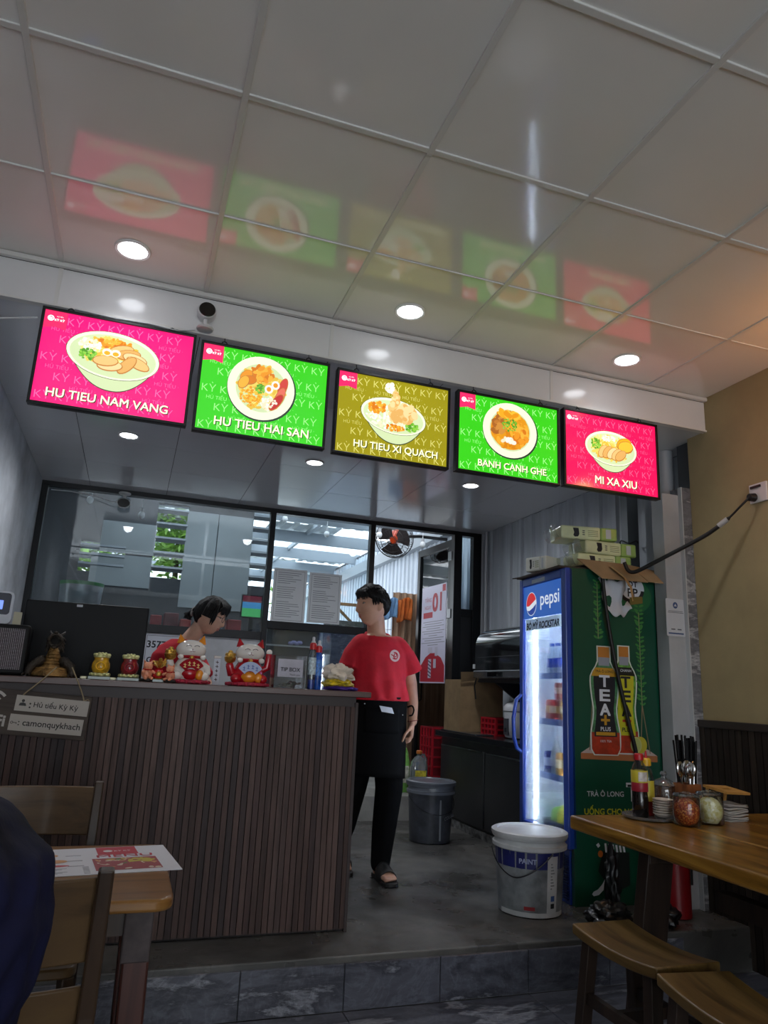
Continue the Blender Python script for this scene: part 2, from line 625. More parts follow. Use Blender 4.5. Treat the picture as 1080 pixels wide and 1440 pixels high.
struct(MB().box(3.12, 3.34, 3.37, 3.51, ZP, 3.0).build('wall_right_end', mat('sheet_backing', (80, 84, 90), 0.7), smooth=0))

# ---------------------------------------------------------------- dining ceiling
m, nt, b = new_mat('glossy_white_panel')
v = coords(nt, (1, 1, 1), True)
n = noise_tex(nt, v, 1.7, 3)
nt.links.new(ramp(nt, n, [(0.3, (232, 230, 226)), (0.7, (240, 238, 234))]), b.inputs['Base Color'])
b.inputs['Roughness'].default_value = 0.08
b.inputs['IOR'].default_value = 1.62
bump(nt, b, noise_tex(nt, v, 5.0, 2), 0.02, 0.02)
PANEL = m
ceil = struct(MB().box(-2.6, 3.08, -4.0, 3.21, 3.055, 3.16).build('ceiling', mat('ceiling_backing', (60, 60, 60), 0.9), smooth=0))
PITCH = 0.631
XL = [0.127 + PITCH * k for k in range(-5, 6)]
YL = [3.212 - 0.636 * k for k in range(0, 12)]
TRIM = mat('ceiling_bar_white', (215, 214, 211), 0.35)
pm = MB().box(-0.5, 0.5, -0.5, 0.5, 0, 0.012)
proto = None
xs = [-2.6] + [x for x in XL if -2.6 < x < 3.05] + [3.08]
ys = [3.212] + [y for y in YL[1:] if y > -4] + [-4.0]
for i in range(len(xs) - 1):
    for j in range(len(ys) - 1):
        if proto is None:
            o = proto = pm.build('ceiling_panel', PANEL, ceil, smooth=0)
        else:
            o = copy_child(proto, ceil)
        o.location = ((xs[i] + xs[i + 1]) / 2, (ys[j] + ys[j + 1]) / 2, 3.036 + random.uniform(0, 0.0015))
        o.scale = (xs[i + 1] - xs[i] - 0.006, ys[j] - ys[j + 1] - 0.006, 1)
        o.rotation_euler = (random.uniform(-1, 1) * 0.0022, random.uniform(-1, 1) * 0.0022, 0)
for x in xs[1:-1]:
    MB().box(x - 0.011, x + 0.011, -4.0, 3.21, 3.0295, 3.046).build('ceiling_bar', TRIM, ceil, smooth=0, bevel=0.002)
for y in ys[1:-1]:
    wd = 0.011 if abs(y - 2.576) > 0.02 else 0.004
    MB().box(-2.6, 3.08, y - wd, y + wd, 3.0305, 3.046).build('ceiling_bar', TRIM, ceil, smooth=0, bevel=0.002)
MB().box(-2.6, 3.08, 3.185, 3.211, 3.012, 3.034).build('ceiling_edge', TRIM, ceil, smooth=0, bevel=0.004)

# bulkhead
WHITEP = mat('white_bulkhead_panel', (222, 222, 223), 0.14, var=0.02, vscale=2, world=True)
bulk = struct(MB().box(-2.6, 3.08, 3.226, 3.36, 2.832, 3.15).build('wall_bulkhead', mat('ceiling_backing', (60, 60, 60), 0.9), smooth=0))
for a, c in ((-2.6, -1.766), (-1.766, -0.504), (-0.504, 0.757), (0.757, 2.02), (2.02, 3.08)):
    MB().box(a + 0.003, c - 0.003, 3.212, 3.228, 2.828, 3.012).build('bulkhead_panel', WHITEP, bulk, smooth=0, bevel=0.002)
for x in (-1.766, -0.504, 0.757, 2.02):
    MB().box(x - 0.009, x + 0.009, 3.209, 3.214, 2.828, 3.012).build('joint_strip', TRIM, bulk, smooth=0)
MB().box(-2.6, 3.08, 3.206, 3.24, 2.824, 2.834).build('bottom_bead', TRIM, bulk, smooth=0)

# lower kitchen ceiling of glossy panels
m, nt, b = new_mat('glossy_grey_panel')
v = coords(nt, (1, 1, 1), True)
n = noise_tex(nt, v, 1.3, 3)
nt.links.new(ramp(nt, n, [(0.3, (214, 216, 220)), (0.7, (222, 224, 228))]), b.inputs['Base Color'])
b.inputs['Roughness'].default_value = 0.11
b.inputs['IOR'].default_value = 1.6
bump(nt, b, noise_tex(nt, v, 4.0, 2), 0.04, 0.02)
low = struct(MB().box(-1.03, 3.30, 3.24, 6.56, 2.85, 2.95).build('ceiling_kitchen', mat('ceiling_backing', (60, 60, 60), 0.9), smooth=0))
xs2 = [-0.88, -0.504, 0.127, 0.757, 1.388, 2.02, 2.65, 3.245]
ys2 = [3.24, 3.85, 4.46, 5.07, 5.68, 6.29, 6.47]
proto = None
for i in range(len(xs2) - 1):
    for j in range(len(ys2) - 1):
        if proto is None:
            o = proto = MB().box(-0.5, 0.5, -0.5, 0.5, 0, 0.012).build('ceiling_panel', m, low, smooth=0)
        else:
            o = copy_child(proto, low)
        o.location = ((xs2[i] + xs2[i + 1]) / 2, (ys2[j] + ys2[j + 1]) / 2, 2.830 + random.uniform(0, 0.001))
        o.scale = (xs2[i + 1] - xs2[i] - 0.004, ys2[j + 1] - ys2[j] - 0.004, 1)
        o.rotation_euler = (random.uniform(-1, 1) * 0.002, random.uniform(-1, 1) * 0.002, 0)

# ---------------------------------------------------------------- recessed downlights
LAMP = emitter('downlight_diffuser', (244, 248, 255), 9.0)
def downlight(x, y, z, label, group, r=0.058, m=LAMP, watts=DOWNLIGHT, spread=125):
    t = thing('downlight', label, 'downlight', (x, y, z), 0, group)
    MB().lathe([(r + 0.002, 0.010), (r + 0.004, -0.002), (r + 0.014, -0.005), (r + 0.018, -0.001), (r + 0.018, 0.004), (r + 0.002, 0.010)], n=32, cap0=False, cap1=False).build('rim', mat('white_rim', (225, 225, 225), 0.3), t)
    MB().lathe([(0.0005, 0.0005), (r + 0.003, 0.0005), (r + 0.003, 0.004), (0.0005, 0.004)], n=32).build('diffuser', m, t)
    ld = bpy.data.lights.new('downlight_beam', 'SPOT')
    ld.energy = watts
    ld.color = (0.93, 0.96, 1.0)
    ld.spot_size = math.radians(spread)
    ld.spot_blend = 1.0
    ld.shadow_soft_size = 0.045
    lo = bpy.data.objects.new('downlight_beam', ld)
    COL.objects.link(lo)
    lo.parent = t
    lo.location = (0, 0, -0.012)
    return t
for x, l in ((-0.203, 'round recessed downlight above the pink board reading HU TIEU NAM VANG'), (1.079, 'middle round recessed downlight in the dining ceiling above the olive board'), (2.335, 'round recessed downlight in the dining ceiling nearest the beige wall')):
    downlight(x, 2.965, 3.0310, l, 'dining ceiling downlights')
for x, l in ((-0.192, 'lower ceiling downlight below the leftmost pink menu board'), (1.095, 'lower ceiling downlight showing between the green and olive menu boards'), (2.351, 'lower ceiling downlight just under the right green menu board')):
    downlight(x, 4.905, 2.8245, l, 'kitchen ceiling downlights', 0.052, LAMP, DOWNLIGHT * 2.7, 168)
# warm lamp on the beige wall, just beyond the right edge of the photograph
t = thing('wall_lamp', 'warm globe lamp on the beige wall above the wooden table', 'wall lamp', (3.08, 2.05, 2.62))
MB().cyl((0, 0, 0), (-0.02, 0, 0), 0.05, n=20).build('back_plate', mat('brass', (150, 120, 70), 0.35, 0.9), t)
MB().tube([(-0.02, 0, 0), (-0.09, 0, 0), (-0.12, 0, 0.03)], 0.01).build('arm', MATS['brass'], t)
MB().ball((-0.12, 0, 0.09), 0.06, 20, 14).build('globe', emitter('warm_globe', (255, 176, 96), 26), t)
# ================================================================ glazed partition to the yard, Y = 6.5
BLACK_ALU = mat('black_aluminium', (26, 28, 32), 0.35, 0.4)
PANE = glass('window_glass', (235, 242, 245), 0.015, 0.02, 1.0, 0.018)
part = struct(MB().box(-0.88, 3.245, 6.46, 6.54, 2.79, 2.832).build('window_1', BLACK_ALU, smooth=0), 'black aluminium glazed partition behind the counter')
for x0, x1, z0, z1 in ((-0.88, -0.83, ZP, 2.80), (1.07, 1.12, ZP, 2.80), (2.045, 2.095, ZY, 2.80), (2.93, 3.015, ZY, 2.80), (3.14, 3.245, ZP, 2.80)):
    MB().box(x0, x1, 6.46, 6.54, z0, z1).build('mullion', BLACK_ALU, part, smooth=0, bevel=0.003)
for x0, x1, z in ((-0.83, 1.07, 1.66), (1.12, 2.045, 1.765), (-0.83, 1.07, 0.42), (1.12, 2.045, 0.42), (3.015, 3.14, 2.02), (3.015, 3.14, 0.42)):
    MB().box(x0, x1, 6.465, 6.535, z - 0.035, z + 0.035).build('rail', BLACK_ALU, part, smooth=0, bevel=0.003)
for x0, x1, z0, z1 in ((-0.83, 1.07, 1.69, 2.795), (1.12, 2.045, 1.79, 2.795), (1.12, 2.045, 0.45, 1.735), (3.015, 3.14, 2.05, 2.795)):
    MB().box(x0, x1, 6.497, 6.503, z0, z1).build('pane', PANE, part, smooth=0)
MB().box(-0.83, 1.07, 6.49, 6.51, 0.45, 1.63).build('infill_panel', mat('white_infill', (178, 180, 184), 0.4, var=0.05), part, smooth=0)
MB().box(3.015, 3.14, 6.49, 6.51, 0.45, 1.99).build('infill_panel', mat('dark_infill', (30, 32, 36), 0.4), part, smooth=0)
struct(MB().box(-0.9, 2.07, 6.44, 6.56, ZP - 0.1, 0.40).build('wall_partition_base', CONC, smooth=0))
# open door leaf, turned out into the yard
leaf = struct(MB().box(-0.022, 0.022, 0.0, 0.80, 2.30, 2.37).build('door_1', BLACK_ALU, smooth=0), 'black framed glass door standing open into the yard')
leaf.location = (2.955, 6.545, ZY)
leaf.rotation_euler = (0, 0, math.radians(3))
MB().box(-0.022, 0.022, 0.0, 0.06, 0.02, 2.30).build('door_stile', BLACK_ALU, leaf, smooth=0)
MB().box(-0.022, 0.022, 0.74, 0.80, 0.02, 2.30).build('door_stile', BLACK_ALU, leaf, smooth=0)
MB().box(-0.022, 0.022, 0.06, 0.74, 0.02, 0.12).build('door_rail', BLACK_ALU, leaf, smooth=0)
MB().box(-0.003, 0.003, 0.06, 0.74, 0.12, 2.30).build('pane', glass('door_glass', (225, 234, 240), 0.02, 0.05), leaf, smooth=0)
MB().tube([(-0.022, 0.77, 0.75), (-0.06, 0.77, 0.78), (-0.06, 0.77, 1.0), (-0.022, 0.77, 1.03)], 0.009).build('door_handle', BLACK_ALU, leaf)
for z in (0.55, 1.62, 2.2):
    MB().box(-0.034, 0.0, -0.03, 0.05, z - 0.045, z + 0.045).build('hinge', mat('grey_hinge', (120, 122, 126), 0.35, 0.8), leaf, smooth=0, bevel=0.003)
# poster on the door glass (faces the doorway, -X)
po = tag(MB().box(-0.002, 0.002, -0.29, 0.29, 0.0, 1.0).build('door_poster', mat('poster_white', (208, 204, 224), 0.5), smooth=0), 'tall white poster with a large 01 taped on the open glass door', 'poster')
po.location = (2.93, 6.95, 1.335)
po.rotation_euler = (0, 0, math.radians(3))
UXp = Vector((0, -1, 0))
def pb(mb, y0, y1, z0, z1, d=0.003):
    return mb.box(-d, -d + 0.0006, y0, y1, z0, z1)
mb = MB()
pb(mb, 0.02, 0.24, 0.665, 0.725)
pb(mb, -0.27, -0.20, 0.92, 0.99)
mb.text('01', (-0.0035, -0.08, 0.82), UXp, Z3, width=0.20, bold=0.03)
mb.build('red_print', mat('poster_red', (176, 30, 52), 0.5), po, smooth=0)
mb = MB()
mb.text('TẶNG', (-0.0035, 0.13, 0.855), UXp, Z3, width=0.16, bold=0.01)
mb.text('NGAY', (-0.0035, 0.13, 0.775), UXp, Z3, width=0.16, bold=0.01)
mb.build('pink_print', mat('poster_pink', (196, 130, 150), 0.5), po, smooth=0)
mb = MB()
for k in range(11):
    hw = (0.24, 0.2, 0.25, 0.16, 0.26, 0.22, 0.1, 0.25, 0.2, 0.27, 0.12)[k]
    pb(mb, -hw, hw, 0.62 - k * 0.024, 0.626 - k * 0.024)
mb.build('fine_print', mat('poster_grey', (130, 128, 136), 0.5), po, smooth=0)
mb = MB()
mb.poly([(-0.003, y, z) for y, z in ((0.28, 0.012), (0.28, 0.17), (0.16, 0.26), (0.05, 0.30), (-0.06, 0.30), (-0.2, 0.25), (-0.28, 0.17), (-0.28, 0.012))])
mb.build('garment_print', mat('poster_red', (176, 30, 52), 0.5), po, smooth=0)
mb = MB()
for y0, y1, z0, z1 in ((0.02, 0.09, 0.05, 0.24), (-0.09, -0.03, 0.15, 0.24), (0.0, 0.10, 0.30, 0.36), (-0.12, -0.06, 0.27, 0.36)):
    pb(mb, y0, y1, z0, z1, 0.0042)
mb.build('pale_print', mat('poster_pale', (196, 190, 206), 0.5), po, smooth=0)
mb = MB()
for k in range(5):
    mb.bar((-0.0046, 0.02, 0.06 + k * 0.035), (-0.0046, 0.09, 0.085 + k * 0.035), 0.0005, 0.012)
mb.build('stripe_print', mat('poster_navy', (46, 50, 84), 0.5), po, smooth=0)
# two notices on the glass
for k, (x0, x1) in enumerate(((1.145, 1.455), (1.48, 1.79))):
    z0, z1 = 1.80 + 0.012 * k, 2.285 - 0.01 * k
    o = tag(MB().box(x0, x1, 6.488, 6.4925, z0, z1).build('paper_notice', mat('laminated_paper', (212, 215, 218), 0.35), smooth=0),
            ('laminated notice on the glass beside the black mullion, left of the pair', 'laminated notice on the glass nearer the standing man, right of the pair')[k], 'notice', 'notices on the partition glass')
    mb = MB()
    for a, c, e, g in ((x0 + 0.02, x1 - 0.02, z0 + 0.015, z0 + 0.018), (x0 + 0.02, x1 - 0.02, z1 - 0.018, z1 - 0.015), (x0 + 0.02, x0 + 0.023, z0 + 0.015, z1 - 0.015), (x1 - 0.023, x1 - 0.02, z0 + 0.015, z1 - 0.015)):
        mb.box(a, c, 6.4872, 6.488, e, g)
    for q in range(22):
        zz = z1 - 0.04 - q * 0.019
        wv = random.uniform(0.5, 1.0)
        if q in (6, 13) or zz < z0 + 0.03:
            continue
        mb.box(x0 + 0.04, x0 + 0.04 + (x1 - x0 - 0.08) * wv, 6.4872, 6.488, zz, zz + 0.005)
    mb.build('fine_print', mat('notice_grey', (120, 124, 130), 0.6), o, smooth=0)
# number sheet on the white infill
o = tag(MB().box(0.10, 0.415, 6.482, 6.4895, 1.29, 1.615).build('paper_sign', mat('paper_white', (206, 210, 220), 0.6), smooth=0), 'white paper sheet with a printed phone number beside the monitor', 'sign')
mb = MB()
mb.text('3577794', (0.255, 6.4815, 1.53), X3, Z3, width=0.27, bold=0.02)
mb.text('GỌI ĐÁ', (0.24, 6.4815, 1.40), X3, Z3, width=0.22, bold=0.02)
mb.build('number_print', mat('print_black', (26, 28, 36), 0.6), o, smooth=0)
mb = MB()
mb.box(0.112, 0.115, 6.481, 6.4822, 1.30, 1.605).box(0.40, 0.403, 6.481, 6.4822, 1.30, 1.605).box(0.112, 0.403, 6.481, 6.4822, 1.602, 1.605).box(0.112, 0.403, 6.481, 6.4822, 1.30, 1.303)
mb.build('border_print', MATS['print_black'], o, smooth=0)

# ---------------------------------------------------------------- yard beyond the glass
YSTEEL = mat('yard_steel_sheet', (196, 206, 218), 0.4, 0.1, var=0.1, vscale=2, world=True, stretch=(1, 5, 0.5))
wy = struct(MB().box(3.34, 3.42, 6.56, 16.0, ZY, 3.35).build('wall_yard_right', mat('sheet_backing', (80, 84, 90), 0.7), smooth=0))
for k in range(9):
    corrugated(6.56 + k * 1.05, 6.56 + (k + 1) * 1.05, ZY, 3.3, 3.325 - 0.002 * (k % 2), 0.15, 0.02).build('metal_sheet', YSTEEL, wy, smooth=0)
# roof of corrugated sheets with translucent skylight strips, on steel beams
m = bpy.data.materials.new('skylight_sheet')
m.use_nodes = True
nt = m.node_tree
nt.nodes.clear()
out = nt.nodes.new('ShaderNodeOutputMaterial')
tl = nt.nodes.new('ShaderNodeBsdfTranslucent')
tp = nt.nodes.new('ShaderNodeBsdfTransparent')
v = coords(nt, (1, 1, 1), True)
nn = noise_tex(nt, v, 7.0, 8, 0.75, 1.5)
nt.links.new(ramp(nt, nn, [(0.40, (120, 125, 125)), (0.52, (245, 248, 250))]), tl.inputs[0])
mx = nt.nodes.new('ShaderNodeMixShader')
mx.inputs[0].default_value = 0.45
nt.links.new(tl.outputs[0], mx.inputs[1])
nt.links.new(tp.outputs[0], mx.inputs[2])
nt.links.new(mx.outputs[0], out.inputs[0])
SKYL = m
RSTEEL = mat('roof_sheet', (196, 203, 208), 0.5, 0.0, var=0.2, vscale=1.5, world=True)
roof = struct(MB().box(-1.4, 3.4, 6.56, 6.62, 3.30, 3.36).build('ceiling_yard', mat('grey_beam', (160, 168, 176), 0.5, 0.1), smooth=0))
def roof_sheet(x0, x1, y0, y1, z, m):
    pr = []
    x = x0
    while x < x1 - 1e-6:
        for dx, d in ((0, 0), (0.5, 0), (0.65, 1), (0.85, 1)):
            pr.append((x + dx * 0.2, 0.02 * d))
        x += 0.2
    pr.append((x1, 0))
    n = len(pr)
    return MB().add([(a, y, z + d) for y in (y0, y1) for a, d in pr], [(i, i + 1, n + i + 1, n + i) for i in range(n - 1)]).build('roof_sheet', m, roof, smooth=0)
for k, y0 in enumerate(range(7, 16)):
    for q, (x0, x1) in enumerate(((-1.4, -0.4), (-0.4, 0.6), (0.6, 1.6), (1.6, 2.6), (2.6, 3.4))):
        sky = (k + q) % 5 in (0, 2, 3)
        roof_sheet(x0, x1, y0 - 0.44, y0 + 0.56, 3.42, SKYL if sky else RSTEEL)
for y in (7.4, 8.7, 10.0, 11.3, 12.6, 13.9):
    MB().box(-1.4, 3.4, y - 0.03, y + 0.03, 3.24, 3.40).build('beam', MATS['grey_beam'], roof, smooth=0)
for x in (0.9, 2.2):
    MB().box(x - 0.02, x + 0.02, 6.6, 15.5, 3.36, 3.42).build('purlin', MATS['grey_beam'], roof, smooth=0)
MB().box(3.22, 3.32, 6.6, 15.5, 3.0, 3.16).build('edge_beam', MATS['grey_beam'], roof, smooth=0)
# made-up louvred wall, panels and trees, standing for reflections in the left pane
DARKW = mat('dark_yard_wall', (44, 46, 50), 0.7, var=0.25, vscale=2, world=True)
sw = struct(MB().box(-1.4, 1.46, 8.62, 8.70, ZY, 2.38).build('wall_yard_screen', DARKW, smooth=0))
for x0, x1, z0, z1 in ((-1.4, -0.68, 2.38, 3.4), (-0.2, 0.10, 2.38, 3.4), (-0.68, -0.2, 2.72, 3.4), (0.45, 1.22, 2.38, 3.4), (0.10, 0.45, 3.26, 3.4)):
    MB().box(x0, x1, 8.62, 8.70, z0, z1).build('wall_block', DARKW, sw, smooth=0)
for x0, x1, z0, z1, n in ((0.10, 0.45, 2.40, 3.26, 5), (-0.68, -0.2, 2.40, 2.72, 3), (1.22, 1.46, 2.40, 3.30, 6)):
    for k in range(n):
        z = z0 + (k + 0.5) * (z1 - z0) / n
        MB().bar((x0, 8.63, z), (x1, 8.63, z), 0.07, 0.03, (0, 0.6, 1)).build('louvre_slat', mat('louvre_grey', (110, 116, 122), 0.4), sw, smooth=0)
struct(MB().box(-1.48, -1.4, 6.5, 8.7, ZY, 3.4).build('wall_yard_left', DARKW, smooth=0))
REFL_PANEL = mat('frosted_sheet', (122, 128, 130), 0.4, var=0.06, vscale=2)
for k, (x0, x1, z0, z1, y) in enumerate(((-0.55, 0.10, 2.24, 2.60, 8.607), (-0.48, 0.11, 2.62, 2.98, 8.607), (0.44, 0.80, 2.06, 3.20, 8.607), (0.81, 1.22, 2.06, 3.20, 8.608))):
    tag(MB().box(x0, x1, y, y + 0.012, z0, z1).build('frosted_panel', REFL_PANEL, smooth=0, bevel=0.002),
        ('lower left pale panel made up for a reflection in the partition glass', 'upper left pale panel made up for a reflection in the partition glass', 'tall pale panel made up for a reflection directly above the woman, left half', 'tall pale panel made up for a reflection beside the black mullion, right half')[k], 'panel', 'panels standing in for reflections')
LEAF = mat('leaf_green', (120, 160, 60), 0.5, var=0.35, vscale=3)
bs = LEAF.node_tree.nodes['Principled BSDF']
bs.inputs['Transmission Weight'].default_value = 0.0
for k, (cx, cy, cz, r) in enumerate(((0.42, 9.9, 3.05, 0.56), (-0.78, 9.8, 2.75, 0.56), (1.75, 15.0, 2.4, 1.2))):  # first two trees stand in for greenery reflected in the pane
    t = thing('garden_tree', ('leafy tree made up for a reflection, beside the tall pale panel', 'leafy tree made up for a reflection at the far left of the glass', 'bush at the far end of the covered yard')[k], 'tree', (cx, cy, ZY), 0, 'trees beyond the yard')
    MB().tube([(0, 0, 0), (0.03, 0, (cz - ZY) * 0.5), (0, 0.02, cz - ZY)], [0.07, 0.05, 0.03]).build('trunk', mat('bark', (80, 66, 52), 0.9), t)
    mb = MB()
    for q in range(900):
        p = Vector((random.gauss(0, 0.5), random.gauss(0, 0.5), random.gauss(0, 0.5))) * r
        if p.length > r:
            p *= r / p.length * random.uniform(0.6, 1)
        a = Vector((random.uniform(-1, 1), random.uniform(-1, 1), random.uniform(-0.5, 0.5))).normalized()
        c = a.cross(Vector((random.uniform(-1, 1), random.uniform(-1, 1), 1))).normalized()
        p.z += cz - ZY
        L = random.uniform(0.05, 0.1)
        mb.poly([p - a * L, p + c * L * 0.45, p + a * L, p - c * L * 0.45])
    struct(mb.build('foliage', LEAF, t, smooth=0), kind='stuff')
# things in the yard ---------------------------------------------------------
# wall fan
t = thing('wall_fan', 'orange and black wall fan high on the corrugated wall in the yard', 'fan', (2.60, 7.35, 2.87), 0)
Rf = Matrix.Rotation(math.radians(-35), 3, 'Z') @ Matrix.Rotation(math.radians(25), 3, 'X')
def fp(a, r, y):
    return Rf @ Vector((r * math.cos(a), y, r * math.sin(a)))
mb = MB()
for r, y in ((0.21, -0.02), (0.19, -0.06), (0.13, -0.085), (0.21, 0.04), (0.05, -0.095)):
    mb.tube([fp(2 * PI * i / 28, r, y) for i in range(29)], 0.004, 5)
for k in range(24):
    a = 2 * PI * k / 24
    mb.tube([fp(a, 0.03, -0.095), fp(a, 0.13, -0.085), fp(a, 0.19, -0.06), fp(a, 0.21, -0.02), fp(a, 0.21, 0.04), fp(a, 0.12, 0.08)], 0.0022, 4)
mb.build('guard', mat('fan_black', (28, 26, 28), 0.4), t)
for k in range(3):
    a = 2 * PI * k / 3
    MB().grid(lambda u, v: fp(a + (u - 0.3) * 1.5, 0.04 + 0.14 * v, -0.02 + 0.03 * (u - 0.5)), 6, 4).build('blade', mat('fan_blade', (52, 46, 46), 0.35), t)
MB().cyl(fp(0, 0, -0.03), fp(0, 0, 0.14), 0.045, 0.085).build('motor', mat('fan_orange', (214, 74, 30), 0.35), t)
MB().tube([fp(0, 0, 0.12), Vector((0.36, 0.15, 0.1)), Vector((0.70, 0.15, 0.1))], 0.02).build('bracket', MATS['fan_black'], t)
# hanging bulbs on a wire
wire = tag(MB().tube([(1.0 + 0.23 * k, 7.15, 3.12 - 0.10 * math.sin(PI * ((k % 3) / 3))) for k in range(10)], 0.006, 6).build('festoon_wire', mat('wire_white', (200, 202, 206), 0.5)), 'white festoon wire strung across the yard behind the glass', 'wire')
for k, (x, z) in enumerate(((1.33, 2.91), (1.78, 2.80), (2.36, 2.86), (2.86, 2.81))):
    t = thing('festoon_bulb', ('leftmost hanging white bulb behind the notices', 'second hanging white bulb above the right notice', 'hanging white bulb beside the fan', 'hanging white bulb below the fan')[k], 'bulb', (x, 7.15, z), 0, 'festoon bulbs in the yard')
    MB().cyl((0, 0, 0.05), (0, 0, 0.25), 0.004, n=6).build('cord', MATS['wire_white'], t)
    MB().cyl((0, 0, 0.02), (0, 0, 0.06), 0.018, n=10).build('socket', mat('socket_grey', (160, 162, 166), 0.5), t)
    MB().ball((0, 0, -0.005), (0.03, 0.03, 0.036), 12, 8).build('bulb', mat('bulb_white', (226, 228, 230), 0.2), t)
for k, (x, z) in enumerate(((-0.50, 2.74), (-0.06, 2.66))):
    t = thing('festoon_bulb', ('small bulb at the far left behind the left pane', 'small bulb right of the hanging white camera')[k], 'bulb', (x, 6.60, z), 0, 'festoon bulbs in the yard')
    MB().cyl((0, 0, 0.05), (0, 0, 3.305 - z), 0.004, n=6).build('cord', MATS['wire_white'], t)
    MB().cyl((0, 0, 0.02), (0, 0, 0.06), 0.018, n=10).build('socket', MATS['socket_grey'], t)
    MB().ball((0, 0, -0.005), (0.03, 0.03, 0.036), 12, 8).build('bulb', MATS['bulb_white'], t)
tag(MB().tube([(-0.80, 6.44, 2.75), (-0.65, 6.44, 2.755), (-0.45, 6.43, 2.735), (-0.30, 6.41, 2.70), (-0.22, 6.40, 2.72)], 0.004, 6).build('camera_wire', MATS['wire_white']), 'thin white wire along the top of the left pane to the hanging camera', 'wire')
# white socket strip and cable on the yard wall
t = thing('socket_strip', 'small white socket with a dangling black cable on the yard wall', 'socket', (3.29, 7.75, 2.78))
MB().box(-0.03, 0.02, -0.12, 0.12, -0.03, 0.03).build('housing', mat('wire_white', (200, 202, 206), 0.5), t, bevel=0.006)
MB().tube([(-0.02, -0.05, -0.03), (-0.03, -0.07, -0.4), (-0.03, -0.03, -0.8), (-0.03, 0.04, -0.82), (-0.03, 0.07, -0.4), (-0.02, 0.05, -0.03)], 0.008, 6).build('cable', MATS['fan_black'], t)
# clothes line with garments
def cloth(name, label, x0, x1, y, z0, z1, col, dx=0.0, cat='towel'):
    mb = MB()
    ph = random.uniform(0, 6)
    mb.grid(lambda u, v: (x0 + (x1 - x0) * u + dx * v, y + 0.016 * math.sin(u * 11 + ph) * (0.3 + v) + 0.012 * math.sin(u * 23 + v * 3), z1 - (z1 - z0) * v - 0.02 * math.sin(u * 5 + ph)), 18, 10)
    return tag(mb.build(name, mat('cloth_%d_%d_%d' % col, col, 0.9, var=0.12, vscale=12), solid=0.004), label, cat, 'washing in the yard')
cloth('hanging_towel', 'light blue towel hanging left of the orange towel', 2.60, 2.76, 7.6, 2.02, 2.24, (120, 158, 196))
cloth('hanging_towel', 'orange towel hanging in the yard beside the man', 2.76, 2.93, 7.58, 2.0, 2.25, (204, 106, 44))
cloth('hanging_towel', 'pale blue garment hanging next to the door edge', 3.08, 3.20, 7.70, 1.98, 2.36, (112, 146, 186))
cloth('hanging_towel', 'dark slate garment hanging behind the door edge', 3.205, 3.29, 7.64, 1.70, 2.36, (62, 70, 88))
cloth('hanging_towel', 'yellow cloth hanging over the brown curtain', 2.03, 2.10, 7.655, 1.78, 1.90, (214, 176, 70))
cloth('hanging_towel', 'pink cloth hanging behind the man', 2.18, 2.32, 7.655, 1.70, 1.88, (206, 92, 150))
# pleated brown curtains
BROWN = mat('brown_curtain', (158, 128, 104), 0.8, var=0.25, vscale=3, stretch=(6, 6, 0.4))
for k, (x0, x1, y, z1, l) in enumerate(((2.74, 3.30, 7.68, 2.33, 'tall pleated brown curtain right of the man'), (1.92, 2.72, 7.72, 1.86, 'lower pleated brown curtain left of the man'))):
    n = int((x1 - x0) / 0.012)
    tag(MB().grid(lambda u, v: (x0 + (x1 - x0) * u, y + 0.022 * math.sin(u * (x1 - x0) * 80) + 0.01 * math.sin(u * 17 + v), ZY + 0.05 + (z1 - ZY - 0.05) * v), n, 4).build('brown_curtain', BROWN, solid=0.004), l, 'curtain', 'brown curtains in the yard')
tag(MB().tube([(1.86, 7.655, 1.905), (2.2, 7.655, 1.89), (2.73, 7.655, 1.905)], 0.004, 6).build('clothes_line', MATS['wire_white']), 'clothes line carrying the small yellow and pink cloths', 'line')
# timber bracket
t = thing('timber_bracket', 'small timber shelf bracket behind the right notice', 'bracket', (1.9, 7.3, 2.10))
MB().bar((-0.12, 0, 0), (0.34, 0, 0), 0.03, 0.03).build('arm', wood('raw_pine', (150, 110, 70), (176, 134, 92), (196, 156, 112), 0, 0.7), t, smooth=0)
MB().bar((0.06, 0, -0.02), (0.24, 0, -0.18), 0.025, 0.025).build('brace', MATS['raw_pine'], t, smooth=0)
# display chiller
t = thing('display_chiller', 'white framed display chiller behind the lower glass pane', 'chiller', (1.53, 7.25, ZY))
MB().box(-0.30, 0.30, 0.02, 0.5, 0, 1.47).build('body', mat('chiller_dark', (52, 58, 66), 0.4), t, smooth=0)
WF = mat('white_frame', (190, 194, 198), 0.35)
for x0, x1, z0, z1 in ((-0.31, -0.275, 0, 1.48), (0.275, 0.31, 0, 1.48), (-0.275, 0.275, 1.44, 1.48), (-0.275, 0.275, 0.2, 0.26)):
    MB().box(x0, x1, -0.02, 0.02, z0, z1).build('frame_bar', WF, t, smooth=0)
MB().box(-0.275, 0.275, 0.0, 0.02, 1.235, 1.25).build('shelf', WF, t, smooth=0)
mb = MB()
for k in range(4):
    mb.ball((-0.02 + 0.03 * k, 0.005, 1.27 + 0.01 * (k % 2)), (0.03, 0.014, 0.02), 10, 6)
mb.build('packed_goods', mat('lilac_goods', (150, 150, 206), 0.4), t)
t = tag(MB().box(2.0, 2.5, 7.2, 7.24, ZY, 1.92).build('stone_slab', marble('grey_slab', (96, 98, 102), (130, 132, 136), (170, 172, 176), 0.4), smooth=0, bevel=0.003), 'grey stone slab leaning beside the display chiller', 'slab')
t.location = (-0.17, 0, 0)
